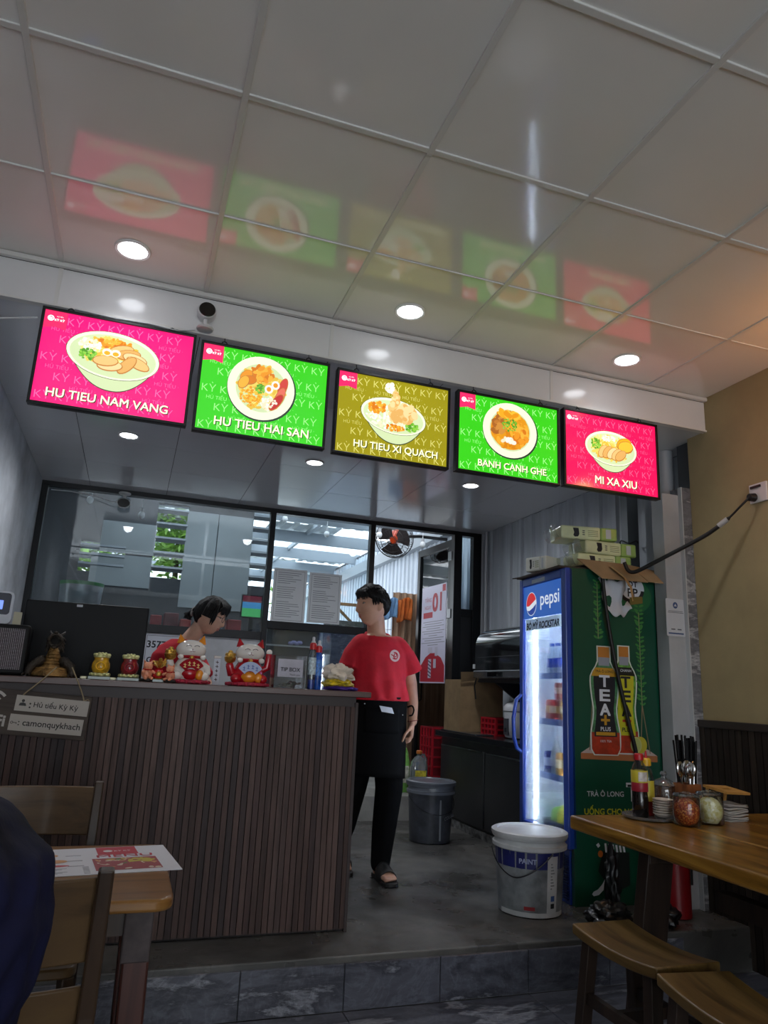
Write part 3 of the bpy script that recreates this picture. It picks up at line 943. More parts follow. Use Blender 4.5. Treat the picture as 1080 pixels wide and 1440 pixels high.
# clutter behind the left pane: shelf, clear tub, bright screen
t = thing('storage_shelf', 'low shelf with red packets behind the left glass pane', 'shelf', (0.55, 6.95, ZY))
MB().box(-0.52, 0.62, 0, 0.3, 1.28, 1.31).build('board', DARKW, t, smooth=0)
for x in (-0.5, 0.6):
    MB().box(x - 0.02, x + 0.02, 0.0, 0.3, 0, 1.28).build('upright', DARKW, t, smooth=0)
for k, (x, c, s) in enumerate(((-0.42, (150, 40, 48), 0.12), (-0.30, (120, 60, 66), 0.15), (-0.155, (176, 52, 52), 0.10), (-0.02, (146, 128, 132), 0.14), (0.14, (104, 96, 104), 0.12), (0.28, (166, 60, 66), 0.13))):
    o = MB().box(x, x + 0.10 + 0.03 * (k % 2), 6.98 - 6.95, 7.18 - 6.95, 1.31, 1.31 + s).build('carton', mat('carton_%d' % k, c, 0.6, var=0.15, vscale=10), smooth=0, bevel=0.008)
    o.location = (0.55, 6.95, ZY)
    tag(o, ('red carton at the monitor end of the yard shelf', 'dull pink carton second on the yard shelf', 'bright red carton behind the woman, third on the yard shelf', 'pale grey carton behind the woman on the yard shelf', 'grey carton hidden beside the woman on the yard shelf', 'red carton right of the woman on the yard shelf', 'dark grey carton last on the yard shelf by the mullion')[k], 'carton', 'cartons on the yard shelf')
t = thing('clear_tub', 'clear plastic tub with a green lid behind the left glass', 'tub', (-0.48, 6.85, ZY + 1.40))
MB().lathe([(0.13, 0), (0.17, 0.05), (0.18, 0.22), (0.17, 0.22), (0.16, 0.05)], n=20, cap1=False).build('tub', glass('milky_plastic', (200, 204, 206), 0.3, 0.1, 1.0, 0.35), t)
MB().lathe([(0.182, 0.22), (0.185, 0.25), (0.02, 0.255)], n=20).build('lid', mat('green_lid', (66, 130, 74), 0.4), t)
tag(MB().box(-0.75, -0.2, 6.75, 7.1, ZY, ZY + 1.40).build('yard_cabinet', DARKW, smooth=0, bevel=0.004), 'dark cabinet carrying the clear tub behind the glass', 'cabinet')
t = thing('bright_screen', 'small bright screen with a blue and green picture behind the glass', 'screen', (1.05, 7.02, 1.86))
MB().box(-0.02, 0.02, 0.0, 0.02, -0.162, 0.0).box(-0.07, 0.07, -0.02, 0.06, -0.162, -0.150).build('stand', MATS['fan_black'], t, smooth=0)
MB().box(-0.10, 0.10, 0, 0.03, 0, 0.22).build('casing', MATS['fan_black'], t, smooth=0)
mb = MB()
mb.mat(0).box(-0.09, 0.09, -0.002, 0, 0.09, 0.15)
mb.mat(1).box(-0.09, 0.09, -0.002, 0, 0.01, 0.09)
mb.mat(2).box(-0.09, 0.09, -0.002, 0, 0.15, 0.21)
mb.build('picture', [lit('screen_blue', (80, 160, 220), 0.45), lit('screen_green', (90, 200, 120), 0.45), lit('screen_red', (150, 60, 80), 0.25)], t, smooth=0)
# camera and bulbs under the partition head
def small_camera(name, label, loc, rz, white=True):
    t = thing(name, label, 'camera', loc, rz)
    MB().lathe([(0.036, 0.0), (0.04, 0.006), (0.036, 0.014), (0.012, 0.02), (0.010, 0.055)], n=20).build('foot', mat('camera_white', (206, 208, 210), 0.35), t)
    MB().cyl((0, 0.03, 0.09), (0, -0.022, 0.095), 0.041, 0.043, 24).build('head', MATS['camera_white'], t, bevel=0.004)
    MB().cyl((0, -0.0222, 0.095), (0, -0.027, 0.0955), 0.038, 0.036, 24).build('lens_face', mat('camera_black', (20, 20, 22), 0.15), t)
    return t
c = small_camera('security_camera', 'black faced round camera on the bulkhead between the two leftmost boards', (0.142, 3.171, 2.83), 0)
c.scale = (1.0, 1.0, 1.0)
c2 = small_camera('security_camera', 'white round camera hanging inside the top of the left glass pane', (-0.215, 6.40, 2.79), 0)
c2.rotation_euler = (PI, 0, PI)
c2.scale = (1.3, 1.3, 1.0)
# ================================================================ five backlit menu boards
FRAME_B = mat('board_frame_black', (20, 20, 23), 0.35, 0.3)
CREAM = lit('print_cream', (250, 248, 190), 1.3)
BOWL_L = lit('print_bowl_light', (238, 242, 206), 0.92)
BOWL_D = lit('print_bowl_shade', (206, 222, 172), 0.82)
LINE = lit('print_bowl_line', (52, 70, 60), 0.5)
PAL = {'noodle': ((236, 206, 96), (226, 186, 66), (244, 222, 130)), 'orange': ((232, 150, 40), (214, 120, 30), (240, 176, 60)), 'pork': ((232, 190, 120), (222, 170, 96), (240, 208, 150)), 'green': ((110, 180, 50), (140, 200, 70), (80, 150, 40)),
       'white': ((246, 240, 216), (236, 226, 190), (250, 246, 232)), 'yolk': ((240, 170, 40), (244, 190, 60), (230, 150, 30)), 'red': ((206, 70, 60), (224, 110, 90), (190, 50, 46)), 'brown': ((190, 120, 50), (206, 140, 60), (170, 100, 40)), 'soup': ((226, 150, 30), (214, 130, 24), (236, 170, 50))}
FOOD, FOODI = [], {}
for k, cs in PAL.items():
    for q, c in enumerate(cs):
        FOODI[(k, q)] = len(FOOD)
        FOOD.append(lit('print_%s_%d' % (k, q), c, 0.82))
def bits(mb, y, kind, cx, cy, ra, rb, n, size, seed, long=1.0):
    """scattered printed morsels inside an ellipse"""
    rnd = random.Random(seed)
    for i in range(n):
        a, q = rnd.uniform(0, 2 * PI), math.sqrt(rnd.random())
        x, z = cx + ra * q * math.cos(a), cy + rb * q * math.sin(a)
        s = size * rnd.uniform(0.6, 1.3)
        mb.mat(FOODI[(kind, rnd.randrange(3))]).poly(on_y(ell(x, z, s * long, s, 9, rnd.uniform(0, PI)), y - 0.000004 * i))
def slices(mb, y, kind, pts, a, b):
    for i, (x, z, r) in enumerate(pts):
        mb.mat(FOODI[('brown', 0)]).poly(on_y(ell(x, z, a * 1.05, b * 1.08, 18, r), y - 0.00006 * i))
        mb.mat(FOODI[(kind, i % 3)]).poly(on_y(ell(x, z + b * 0.06, a * 0.97, b * 0.92, 18, r), y - 0.00006 * i - 0.00003))
def deep_bowl(t, cx, cy, a, b, drop, rot, y):
    """three-quarter view of a bowl: body below the rim ellipse"""
    rim = ell(cx, cy, a, b, 40, rot)
    body = []
    for i in range(25):
        u = -1 + 2 * i / 24
        body.append((cx + a * u * 1.0, cy + math.sin(rot) * a * u - drop * (1 - abs(u) ** 2.2)))
    body += [(cx + a * math.cos(rot), cy + a * math.sin(rot) + 0.01), (cx - a * math.cos(rot), cy - a * math.sin(rot) + 0.01)]
    g = 0.0022
    MB().poly(on_y([(cx + (x - cx) * (1 + g / a * 1.2), cy + (z - cy) * (1 + g / b) - 0.001) for x, z in body], y)).build('bowl_outline', LINE, t, smooth=0)
    MB().poly(on_y(body, y - 0.0002)).build('bowl_body', BOWL_D, t, smooth=0)
    MB().poly(on_y(ell(cx, cy, a * 1.012, b * 1.02, 40, rot), y - 0.0003)).build('bowl_outline', LINE, t, smooth=0)
    MB().poly(on_y(rim, y - 0.0004)).build('bowl_rim', BOWL_L, t, smooth=0)
    MB().poly(on_y(ell(cx, cy - b * 0.03, a * 0.93, b * 0.90, 40, rot), y - 0.0005)).build('bowl_inside', BOWL_D, t, smooth=0)
def plate(t, cx, cy, r, y, kx=1.0):
    MB().poly(on_y(ell(cx + 0.003, cy - 0.004, r * 1.03 * kx, r * 1.03, 44), y)).build('bowl_outline', LINE, t, smooth=0)
    MB().poly(on_y(ell(cx, cy, r * kx, r, 44), y - 0.0002)).build('bowl_rim', BOWL_L, t, smooth=0)
    MB().poly(on_y(ell(cx, cy, r * 0.76 * kx, r * 0.76, 40), y - 0.0004)).build('bowl_inside', BOWL_D, t, smooth=0)
def menu_board(x0, x1, z0, z1, face, pat, title, tw, label, art, yb=3.185):
    W, H = x1 - x0, z1 - z0
    t = thing('menu_board', label, 'menu board', ((x0 + x1) / 2, yb, z0), 0, 'backlit menu boards')
    t.rotation_euler = (math.radians(random.uniform(-0.4, 0.4)), 0, 0)
    MB().box(-W / 2, W / 2, 0.0, 0.03, 0, H).build('back_box', FRAME_B, t, smooth=0, bevel=0.003)
    fr = 0.0125
    for a, b_, c, d in ((-W / 2, W / 2, 0, fr), (-W / 2, W / 2, H - fr, H), (-W / 2, -W / 2 + fr, fr, H - fr), (W / 2 - fr, W / 2, fr, H - fr)):
        MB().box(a, b_, -0.012, 0.0, c, d).build('frame_bar', FRAME_B, t, smooth=0, bevel=0.002)
    MB().box(-W / 2 + fr, W / 2 - fr, -0.004, 0.0, fr, H - fr).build('lit_face', face, t, smooth=0)
    y = -0.0045
    # repeated wordmark
    mb = MB()
    for r in range(5):
        zz = H - 0.045 - r * 0.088
        off = 0.042 * (r % 2)
        for c in range(8):
            xx = -W / 2 + 0.035 + c * 0.084 - off * 0.5 + 0.02
            if -W / 2 + 0.035 < xx < W / 2 - 0.04:
                mb.text('KỲ', (xx, y, zz), X3, Z3, height=0.048, bold=-0.01)
        if r < 4:
            for c in range(4):
                xx = -W / 2 + 0.10 + c * 0.15 - off
                if -W / 2 + 0.075 < xx < W / 2 - 0.07:
                    mb.text('HỦ TIẾU ·', (xx, y, zz - 0.045), X3, Z3, width=0.105, bold=-0.01)
    struct(mb.build('wordmark_print', pat, t, smooth=0), kind='stuff')
    # corner ribbon with emblem
    rx, rz = -W / 2 + fr, H - fr
    MB().poly(on_y([(rx, rz), (rx, rz - 0.085), (rx + 0.046, rz - 0.074), (rx + 0.092, rz - 0.085), (rx + 0.092, rz)], y - 0.0004)).build('ribbon_print', lit('print_ribbon', (232, 40, 96), 1.0), t, smooth=0)
    mb = MB()
    mb.poly(on_y(ell(rx + 0.026, rz - 0.036, 0.0135, 0.0135, 22), y - 0.0008))
    mb.text('KỲ KỲ', (rx + 0.062, y - 0.0008, rz - 0.040), X3, Z3, width=0.040, bold=0.02)
    mb.text('HỦ TIẾU', (rx + 0.062, y - 0.0008, rz - 0.024), X3, Z3, width=0.026)
    mb.build('emblem_print', lit('print_white', (255, 250, 250), 1.2), t, smooth=0)
    mb = MB()
    mb.tube([(rx + 0.026 + 0.008 * math.cos(a), y - 0.001, rz - 0.036 + 0.008 * math.sin(a)) for a in np.linspace(-2.2, 2.4, 14)], 0.0012, 5)
    mb.tube([(rx + 0.020, y - 0.001, rz - 0.036), (rx + 0.030, y - 0.001, rz - 0.030)], 0.0012, 5)
    mb.build('emblem_line', MATS['print_ribbon'], t, smooth=0)
    art(t, W, H, y - 0.0010)
    sh = MB()
    sh.text(title, (0.004 + tw[1], y - 0.0034, 0.062 - 0.003), X3, Z3, width=tw[0], bold=0.014)
    sh.build('title_shadow', LINE, t, smooth=0)
    mb = MB()
    mb.text(title, (tw[1], y - 0.0038, 0.062), X3, Z3, width=tw[0], bold=0.008)
    mb.build('title_print', CREAM, t, smooth=0)
    # hanging eyes on the top edge and their wires
    for s in (-0.33, 0.33):
        e = MB().tube([(s * W + 0.012 * math.cos(a), 0.012, H + 0.008 + 0.012 * math.sin(a)) for a in np.linspace(0, 2 * PI, 13)], 0.003, 6).build('hanging_eye', FRAME_B, t)
        MB().tube([(s * W, 0.012, H + 0.018), (s * W, 0.03, 2.834 - z0)], 0.0022, 6).build('hanger_wire', FRAME_B, t)
    nest(t, 'lit_face', {'wordmark_print', 'ribbon_print', 'emblem_print', 'emblem_line', 'bowl_outline', 'bowl_body', 'bowl_rim', 'bowl_inside', 'food_print', 'title_shadow', 'title_print'})
    return t
def art1(t, W, H, y):
    cx, cz = -0.015, 0.275
    deep_bowl(t, cx, cz, 0.195, 0.110, 0.165, -0.06, y)
    mb = MB()
    yy = y - 0.0008
    bits(mb, yy, 'noodle', cx - 0.02, cz + 0.015, 0.11, 0.06, 120, 0.009, 1, 2.2)
    bits(mb, yy - 0.0004, 'white', cx - 0.10, cz + 0.035, 0.045, 0.03, 70, 0.006, 2)
    bits(mb, yy - 0.0004, 'orange', cx + 0.0, cz + 0.055, 0.07, 0.022, 60, 0.007, 3, 1.6)
    bits(mb, yy - 0.0006, 'green', cx - 0.105, cz - 0.012, 0.035, 0.025, 70, 0.006, 4)
    slices(mb, yy - 0.0009, 'pork', [(cx + 0.03, cz + 0.03, 0.3), (cx + 0.06, cz + 0.015, 0.2), (cx + 0.09, cz - 0.0, -0.2), (cx + 0.105, cz - 0.02, -0.4), (cx + 0.06, cz - 0.035, 0.9), (cx - 0.01, cz - 0.05, 0.1), (cx - 0.03, cz - 0.03, 0.1)], 0.052, 0.024)
    for ex in (-0.028, 0.008):
        mb.mat(FOODI[('white', 0)]).poly(on_y(ell(cx + ex, cz + 0.012, 0.021, 0.018, 18), yy - 0.0016))
        mb.mat(FOODI[('yolk', 0)]).poly(on_y(ell(cx + ex, cz + 0.008, 0.013, 0.010, 16), yy - 0.0017))
    mb.build('food_print', FOOD, t, smooth=0)
def art2(t, W, H, y):
    cx, cz = -0.015, 0.255
    plate(t, cx, cz, 0.158, y)
    mb = MB()
    yy = y - 0.0008
    bits(mb, yy, 'noodle', cx, cz, 0.105, 0.105, 120, 0.010, 5, 2.0)
    bits(mb, yy - 0.0004, 'orange', cx + 0.0, cz + 0.07, 0.05, 0.04, 60, 0.010, 6, 1.7)
    slices(mb, yy - 0.0006, 'orange', [(cx - 0.075, cz + 0.05, 0.8), (cx - 0.06, cz + 0.03, 0.2), (cx - 0.085, cz + 0.015, 1.1)], 0.034, 0.022)
    bits(mb, yy - 0.0006, 'yolk', cx - 0.045, cz - 0.05, 0.05, 0.045, 90, 0.006, 7)
    bits(mb, yy - 0.0008, 'white', cx + 0.04, cz - 0.07, 0.035, 0.035, 80, 0.006, 8)
    bits(mb, yy - 0.0008, 'green', cx - 0.005, cz - 0.005, 0.022, 0.022, 50, 0.006, 9)
    slices(mb, yy - 0.0009, 'red', [(cx + 0.10, cz + 0.02, 1.3), (cx + 0.09, cz - 0.03, 1.25), (cx + 0.075, cz - 0.06, 1.0)], 0.05, 0.02)
    for ex, ez in ((0.035, 0.0), (0.065, 0.025)):
        mb.mat(FOODI[('white', 2)]).poly(on_y(ell(cx + ex, cz + ez, 0.020, 0.022, 18), yy - 0.0016))
        mb.mat(FOODI[('yolk', 2)]).poly(on_y(ell(cx + ex, cz + ez, 0.011, 0.012, 16), yy - 0.0017))
    mb.build('food_print', FOOD, t, smooth=0)
def art3(t, W, H, y):
    cx, cz = 0.0, 0.235
    deep_bowl(t, cx, cz, 0.172, 0.092, 0.142, -0.10, y)
    mb = MB()
    yy = y - 0.0008
    bits(mb, yy, 'white', cx - 0.03, cz - 0.01, 0.11, 0.06, 120, 0.007, 11, 1.6)
    bits(mb, yy - 0.0004, 'orange', cx - 0.09, cz + 0.035, 0.045, 0.03, 60, 0.008, 12)
    bits(mb, yy - 0.0005, 'orange', cx + 0.01, cz - 0.06, 0.05, 0.016, 50, 0.006, 13)
    bits(mb, yy - 0.0006, 'green', cx + 0.10, cz - 0.045, 0.035, 0.022, 60, 0.006, 14)
    bits(mb, yy - 0.0008, 'pork', cx + 0.045, cz + 0.02, 0.07, 0.045, 70, 0.015, 15, 1.3)
    bits(mb, yy - 0.0012, 'pork', cx + 0.0, cz + 0.09, 0.02, 0.06, 36, 0.012, 16)
    bits(mb, yy - 0.0014, 'white', cx - 0.025, cz + 0.145, 0.020, 0.024, 26, 0.010, 17)
    mb.build('food_print', FOOD, t, smooth=0)
def art4(t, W, H, y):
    cx, cz = 0.005, 0.265
    plate(t, cx, cz, 0.152, y, 1.05)
    mb = MB()
    yy = y - 0.0008
    mb.mat(FOODI[('soup', 0)]).poly(on_y(ell(cx, cz, 0.115, 0.108, 36), yy))
    bits(mb, yy - 0.0002, 'soup', cx, cz, 0.105, 0.10, 120, 0.012, 18, 1.8)
    bits(mb, yy - 0.0007, 'yolk', cx + 0.0, cz + 0.085, 0.06, 0.014, 24, 0.014, 19, 1.8)
    bits(mb, yy - 0.0007, 'brown', cx - 0.07, cz + 0.02, 0.03, 0.05, 26, 0.014, 20, 1.6)
    bits(mb, yy - 0.0009, 'orange', cx + 0.06, cz - 0.02, 0.04, 0.04, 30, 0.014, 21, 1.5)
    bits(mb, yy - 0.0011, 'green', cx - 0.005, cz + 0.03, 0.05, 0.035, 70, 0.005, 22)
    bits(mb, yy - 0.0012, 'white', cx - 0.01, cz - 0.06, 0.035, 0.014, 16, 0.010, 23, 1.4)
    mb.build('food_print', FOOD, t, smooth=0)
def art5(t, W, H, y):
    cx, cz = -0.005, 0.255
    deep_bowl(t, cx, cz, 0.168, 0.098, 0.135, -0.03, y)
    mb = MB()
    yy = y - 0.0008
    bits(mb, yy, 'noodle', cx, cz, 0.125, 0.066, 150, 0.008, 25, 2.4)
    bits(mb, yy - 0.0006, 'green', cx - 0.10, cz + 0.015, 0.03, 0.03, 50, 0.006, 26)
    bits(mb, yy - 0.0006, 'white', cx - 0.02, cz + 0.055, 0.05, 0.016, 50, 0.006, 27)
    slices(mb, yy - 0.0009, 'yolk', [(cx + 0.085, cz + 0.035, 0.4), (cx + 0.095, cz + 0.02, 0.2)], 0.05, 0.034)
    slices(mb, yy - 0.0012, 'pork', [(cx - 0.055, cz - 0.025, 1.0), (cx - 0.025, cz - 0.025, 0.9), (cx + 0.005, cz - 0.028, 0.8), (cx + 0.035, cz - 0.032, 0.8), (cx + 0.06, cz - 0.035, 0.7)], 0.042, 0.024)
    mb.build('food_print', FOOD, t, smooth=0)
PINK, GREEN, OLIVE = lit('face_pink', (250, 22, 112)), lit('face_green', (52, 190, 26), 0.98), lit('face_olive', (140, 131, 22), 1.0)
PPAT, GPAT, OPAT = lit('pattern_pink', (253, 96, 160)), lit('pattern_green', (150, 232, 130), 1.0), lit('pattern_olive', (202, 196, 104), 1.0)
menu_board(-0.545, 0.110, 2.350, 2.800, PINK, PPAT, 'HU TIEU NAM VANG', (0.50, -0.01), 'pink backlit menu board reading HU TIEU NAM VANG', art1)
menu_board(0.135, 0.752, 2.340, 2.782, GREEN, GPAT, 'HU TIEU HAI SAN', (0.44, 0.005), 'green backlit menu board reading HU TIEU HAI SAN', art2)
menu_board(0.790, 1.398, 2.334, 2.775, OLIVE, OPAT, 'HU TIEU XI QUACH', (0.44, 0.02), 'olive backlit menu board reading HU TIEU XI QUACH', art3)
menu_board(1.438, 2.045, 2.338, 2.780, GREEN, GPAT, 'BANH CANH GHE', (0.40, 0.02), 'green backlit menu board reading BANH CANH GHE', art4)
menu_board(2.072, 2.692, 2.346, 2.792, lit('face_crimson', (226, 18, 80), 1.05), lit('pattern_crimson', (236, 84, 130), 1.05), 'MI XA XIU', (0.27, 0.02), 'crimson backlit menu board reading MI XA XIU', art5)
tag(MB().tube([(-1.3, 3.17, 2.70), (-0.95, 3.17, 2.685), (-0.72, 3.18, 2.70), (-0.56, 3.19, 2.745)], 0.004, 6).build('board_cable', mat('wire_white', (200, 202, 206), 0.5)), 'thin white cable running to the leftmost pink board', 'cable')
tag(MB().tube([(-0.42, 3.196, 2.822), (-0.25, 3.19, 2.812), (-0.1, 3.19, 2.818), (0.02, 3.19, 2.81), (0.10, 3.185, 2.828)], 0.003, 6).build('camera_cable', mat('wire_white', (200, 202, 206), 0.5)), 'thin cable looping along the top of the pink board to the camera', 'cable')
# ================================================================ service counter
SLAT = random_wood('counter_laminate', [(84, 66, 62), (104, 82, 76), (74, 62, 62), (112, 90, 84), (92, 70, 66), (66, 58, 60)], 0.5)
DARKB = mat('counter_backing', (26, 21, 22), 0.7)
CT = mat('counter_top_brown', (84, 62, 58), 0.35, var=0.12, vscale=3, stretch=(1, 8, 8))
t = thing('service_counter', 'brown slatted service counter with a dark wooden top', 'counter', (0, 0, ZP))
MB().box(-1.5, 1.040, 3.412, 4.0, 0.0, 1.005).build('body', DARKB, t, smooth=0)
proto = None
k = 0
x = 1.044
while x > -0.95:
    wd = 0.0235
    if proto is None:
        o = proto = MB().box(-wd / 2, wd / 2, 3.392, 3.412, 0.012, 0.965).build('slat', SLAT, t, smooth=0)
    else:
        o = copy_child(proto, t)
    o.location = (x - wd / 2, random.uniform(-0.001, 0.0015), 0)
    x -= 0.0268
MB().box(1.040, 1.054, 3.388, 3.414, 0.0, 0.985).build('corner_post', mat('counter_edge', (50, 38, 38), 0.5), t, smooth=0)
MB().box(-1.5, 1.046, 3.402, 3.43, 0.965, 1.010).build('shadow_rail', mat('counter_edge', (50, 38, 38), 0.5), t, smooth=0)
MB().box(-1.5, 1.112, 3.372, 4.02, 1.010, 1.037).build('counter_top', CT, t, smooth=0, bevel=0.003)
ZC = ZP + 1.037
# ---------------------------------------------------------------- wifi sign
SIGNW = wood('sign_walnut', (58, 50, 46), (74, 64, 58), (88, 78, 70), 0, 0.6, 0.8)
t = thing('wifi_sign', 'brown hanging wooden wifi sign with two pale name plates', 'sign', (-0.30, 3.366, 1.083), rot=(math.radians(3), math.radians(3.5), 0))
MB().box(-0.29, 0.166, -0.006, 0.006, -0.093, 0.083).build('board', SIGNW, t, smooth=0, bevel=0.002)
PL = mat('sign_plate', (176, 168, 160), 0.5)
MB().box(-0.122, 0.158, -0.010, -0.006, 0.004, 0.066).build('plate', PL, t, smooth=0)
MB().box(-0.130, 0.150, -0.010, -0.006, -0.074, -0.010).build('plate', PL, t, smooth=0)
BKL = mat('sign_black', (32, 28, 28), 0.5)
mb = MB()
mb.text('Hủ tiếu Kỳ Kỳ', (-0.052, -0.0105, 0.034), X3, Z3, width=0.170, align='l', bold=0.012)
mb.text(':', (-0.066, -0.0105, 0.034), X3, Z3, size=0.042, bold=0.02)
mb.text(': camonquykhach', (-0.096, -0.0105, -0.044), X3, Z3, width=0.236, align='l', bold=0.012)
mb.poly(on_y(ell(-0.094, 0.045, 0.006, 0.006, 14), -0.0105))
mb.poly(on_y([(-0.108, 0.025), (-0.080, 0.025), (-0.083, 0.035), (-0.094, 0.0385), (-0.105, 0.035)], -0.0105))
mb.tube([(-0.120 + 0.0045 * math.cos(a), -0.0105, -0.043 + 0.0045 * math.sin(a)) for a in np.linspace(0, 2 * PI, 13)], 0.0011, 5)
mb.box(-0.1155, -0.101, -0.0112, -0.0104, -0.0442, -0.0418).box(-0.104, -0.102, -0.0112, -0.0104, -0.048, -0.0418)
mb.build('lettering', BKL, t, smooth=0)
mb = MB()
for r in (0.060, 0.038):
    n = 16
    pts = [(-0.205 + r * math.cos(a), 0.018 + r * math.sin(a)) for a in np.linspace(0.75, PI - 0.75, n)] + [(-0.205 + (r - 0.011) * math.cos(a), 0.018 + (r - 0.011) * math.sin(a)) for a in np.linspace(PI - 0.75, 0.75, n)]
    for i in range(n - 1):
        mb.poly(on_y([pts[i], pts[i + 1], pts[2 * n - 2 - i], pts[2 * n - 1 - i]], -0.0075))
mb.poly(on_y(ell(-0.205, 0.022, 0.010, 0.010, 18), -0.0075))
mb.text('WiFi', (-0.205, -0.0075, -0.040), X3, Z3, width=0.115, bold=0.03)
mb.build('wifi_mark', mat('sign_pale', (186, 180, 174), 0.5), t, smooth=0)
nest(t, 'board', {'plate', 'lettering', 'wifi_mark'})
ROPE = mat('jute_rope', (150, 134, 106), 0.9, bmp=0.4, bscale=300)
MB().tube([(-0.10, -0.004, 0.066), (-0.085, -0.012, 0.085), (-0.04, -0.004, 0.135), (0.0, 0.03, 0.19)], 0.0028, 6).build('rope', ROPE, t)
MB().tube([(0.135, -0.004, 0.066), (0.128, -0.012, 0.085), (0.100, -0.004, 0.135), (0.06, 0.03, 0.195)], 0.0028, 6).build('rope', ROPE, t)
MB().tube([(0.135, -0.008, 0.066), (0.15, -0.010, 0.074), (0.156, -0.010, 0.068)], 0.0022, 6).build('rope_end', ROPE, t)
# ---------------------------------------------------------------- things along the counter
# speaker
t = thing('counter_speaker', 'black loudspeaker with a pale mesh grille at the left end of the counter', 'speaker', (-0.545, 3.47, ZC), math.radians(4))
SPK = mat('speaker_black', (18, 18, 20), 0.5, spec=0.2, bmp=0.1, bscale=200)
MB().box(-0.145, 0.125, 0.0, 0.20, 0.0, 0.215).build('cabinet', SPK, t, smooth=0, bevel=0.014, seg=3)
m, nt, b = new_mat('speaker_grille')
v = coords(nt, (1, 1, 1))
ck = nt.nodes.new('ShaderNodeTexBrick')
nt.links.new(coords(nt, (1, 1, 1), False, (PI / 2, 0, 0)), ck.inputs['Vector'])
ck.offset = 0.0
for q, val in (('Scale', 1.0), ('Mortar Size', 0.0016), ('Brick Width', 0.0075), ('Row Height', 0.006)):
    ck.inputs[q].default_value = val
ck.inputs['Color1'].default_value = (*lin((176, 172, 180)), 1)
ck.inputs['Color2'].default_value = (*lin((160, 150, 158)), 1)
ck.inputs['Mortar'].default_value = (*lin((40, 38, 44)), 1)
nt.links.new(ck.outputs[0], b.inputs['Base Color'])
b.inputs['Roughness'].default_value = 0.8
MB().box(-0.128, 0.104, -0.006, 0.006, 0.024, 0.196).build('grille', m, t, smooth=0, bevel=0.003)
# payment device standing on the speaker
t = thing('payment_device', 'white card payment device with a lit blue screen', 'terminal', (-0.60, 3.53, ZC + 0.218), math.radians(6), rot=(math.radians(-8), 0, math.radians(6)))
pts = rrect(-0.10, 0.085, 0.0, 0.145, 0.022)
MB().prism(on_y(pts, 0.0), (0, 0.03, 0)).build('shell', mat('device_white', (196, 200, 210), 0.3), t, smooth=30)
MB().prism(on_y(rrect(-0.09, 0.074, 0.040, 0.136, 0.014), -0.0015), (0, 0.002, 0)).build('face', mat('device_navy', (24, 26, 52), 0.1), t, smooth=30)
MB().prism(on_y(rrect(-0.03, 0.045, 0.062, 0.102, 0.003), -0.003), (0, 0.002, 0)).build('screen', lit('device_screen', (120, 150, 255), 0.9), t, smooth=0)
MB().box(0.092, 0.125, 0.03, 0.06, 0.0, 0.062).build('note_block', mat('yellow_note', (186, 182, 160), 0.6), t, smooth=0)
# monitor seen from behind
t = thing('counter_monitor', 'large black monitor turned away behind the dragon statue', 'monitor', (-0.205, 3.73, ZC + 0.004), math.radians(-1.5))
SCRN = mat('monitor_black', (15, 16, 20), 0.5, spec=0.2)
MB().box(-0.285, 0.265, -0.012, 0.012, 0.006, 0.345).build('panel', SCRN, t, smooth=0, bevel=0.005)
MB().box(-0.03, 0.03, -0.03, 0.0, 0.0, 0.08).build('stand', SCRN, t, smooth=0)
MB().box(-0.11, 0.11, -0.03, 0.10, -0.004, 0.006).build('foot', SCRN, t, smooth=0, bevel=0.003)
MB().box(-0.064, -0.038, -0.0135, -0.012, 0.326, 0.337).build('white_tag', mat('paper_white', (206, 210, 220), 0.6), t, smooth=0)
# bronze dragon statue
BRZ = mat('aged_bronze', (120, 92, 54), 0.42, 0.75, var=0.45, vscale=30, bmp=0.5, bscale=120)
BRD = mat('dark_bronze', (58, 52, 46), 0.45, 0.7, var=0.4, vscale=30, bmp=0.5, bscale=150)
t = thing('dragon_statue', 'bronze dragon statue with an open mouth on the counter', 'statue', (-0.318, 3.50, ZC))
mb = MB()
mb.lathe([(0.075, 0), (0.088, 0.006), (0.080, 0.02), (0.065, 0.034), (0.052, 0.045)], n=28)
for k in range(3):
    mb.tube([(0.088 * math.cos(a) * (1 - 0.1 * k), 0.065 * math.sin(a) * (1 - 0.1 * k), 0.012 + 0.012 * k + 0.004 * math.sin(3 * a)) for a in np.linspace(0, 2 * PI, 25)], 0.012 - 0.002 * k, 8)
mb.build('coiled_body', BRZ, t)
mb = MB()
mb.limb([(0, 0.01, 0.035), (0, 0.0, 0.07), (0, -0.004, 0.105), (0, 0.004, 0.125)], [(0.052, 0.045), (0.036, 0.034), (0.024, 0.026), (0.022, 0.026)])
for k in range(6):
    mb.tube([((0.040 - 0.004 * k) * math.sin(a), -0.012 - (0.034 - 0.003 * k) * math.cos(a) + 0.006, 0.046 + 0.013 * k) for a in np.linspace(-0.9, 0.9, 9)], 0.0042, 6)
mb.build('ribbed_chest', BRZ, t)
for s in (-1, 1):
    mb = MB()
    mb.limb([(s * 0.045, -0.01, 0.07), (s * 0.078, -0.025, 0.045), (s * 0.088, -0.05, 0.016)], [0.022, 0.020, 0.014])
    for q in (-1, 0, 1):
        mb.limb([(s * 0.088 + q * 0.012, -0.055, 0.012), (s * 0.09 + q * 0.014, -0.078, 0.006)], [0.006, 0.003], 8)
    mb.build('foreleg', BRD, t)
mb = MB()
mb.limb([(0, 0.004, 0.115), (0, 0.010, 0.140), (0, 0.012, 0.158)], [(0.026, 0.026), (0.031, 0.030), (0.024, 0.024)], 16)
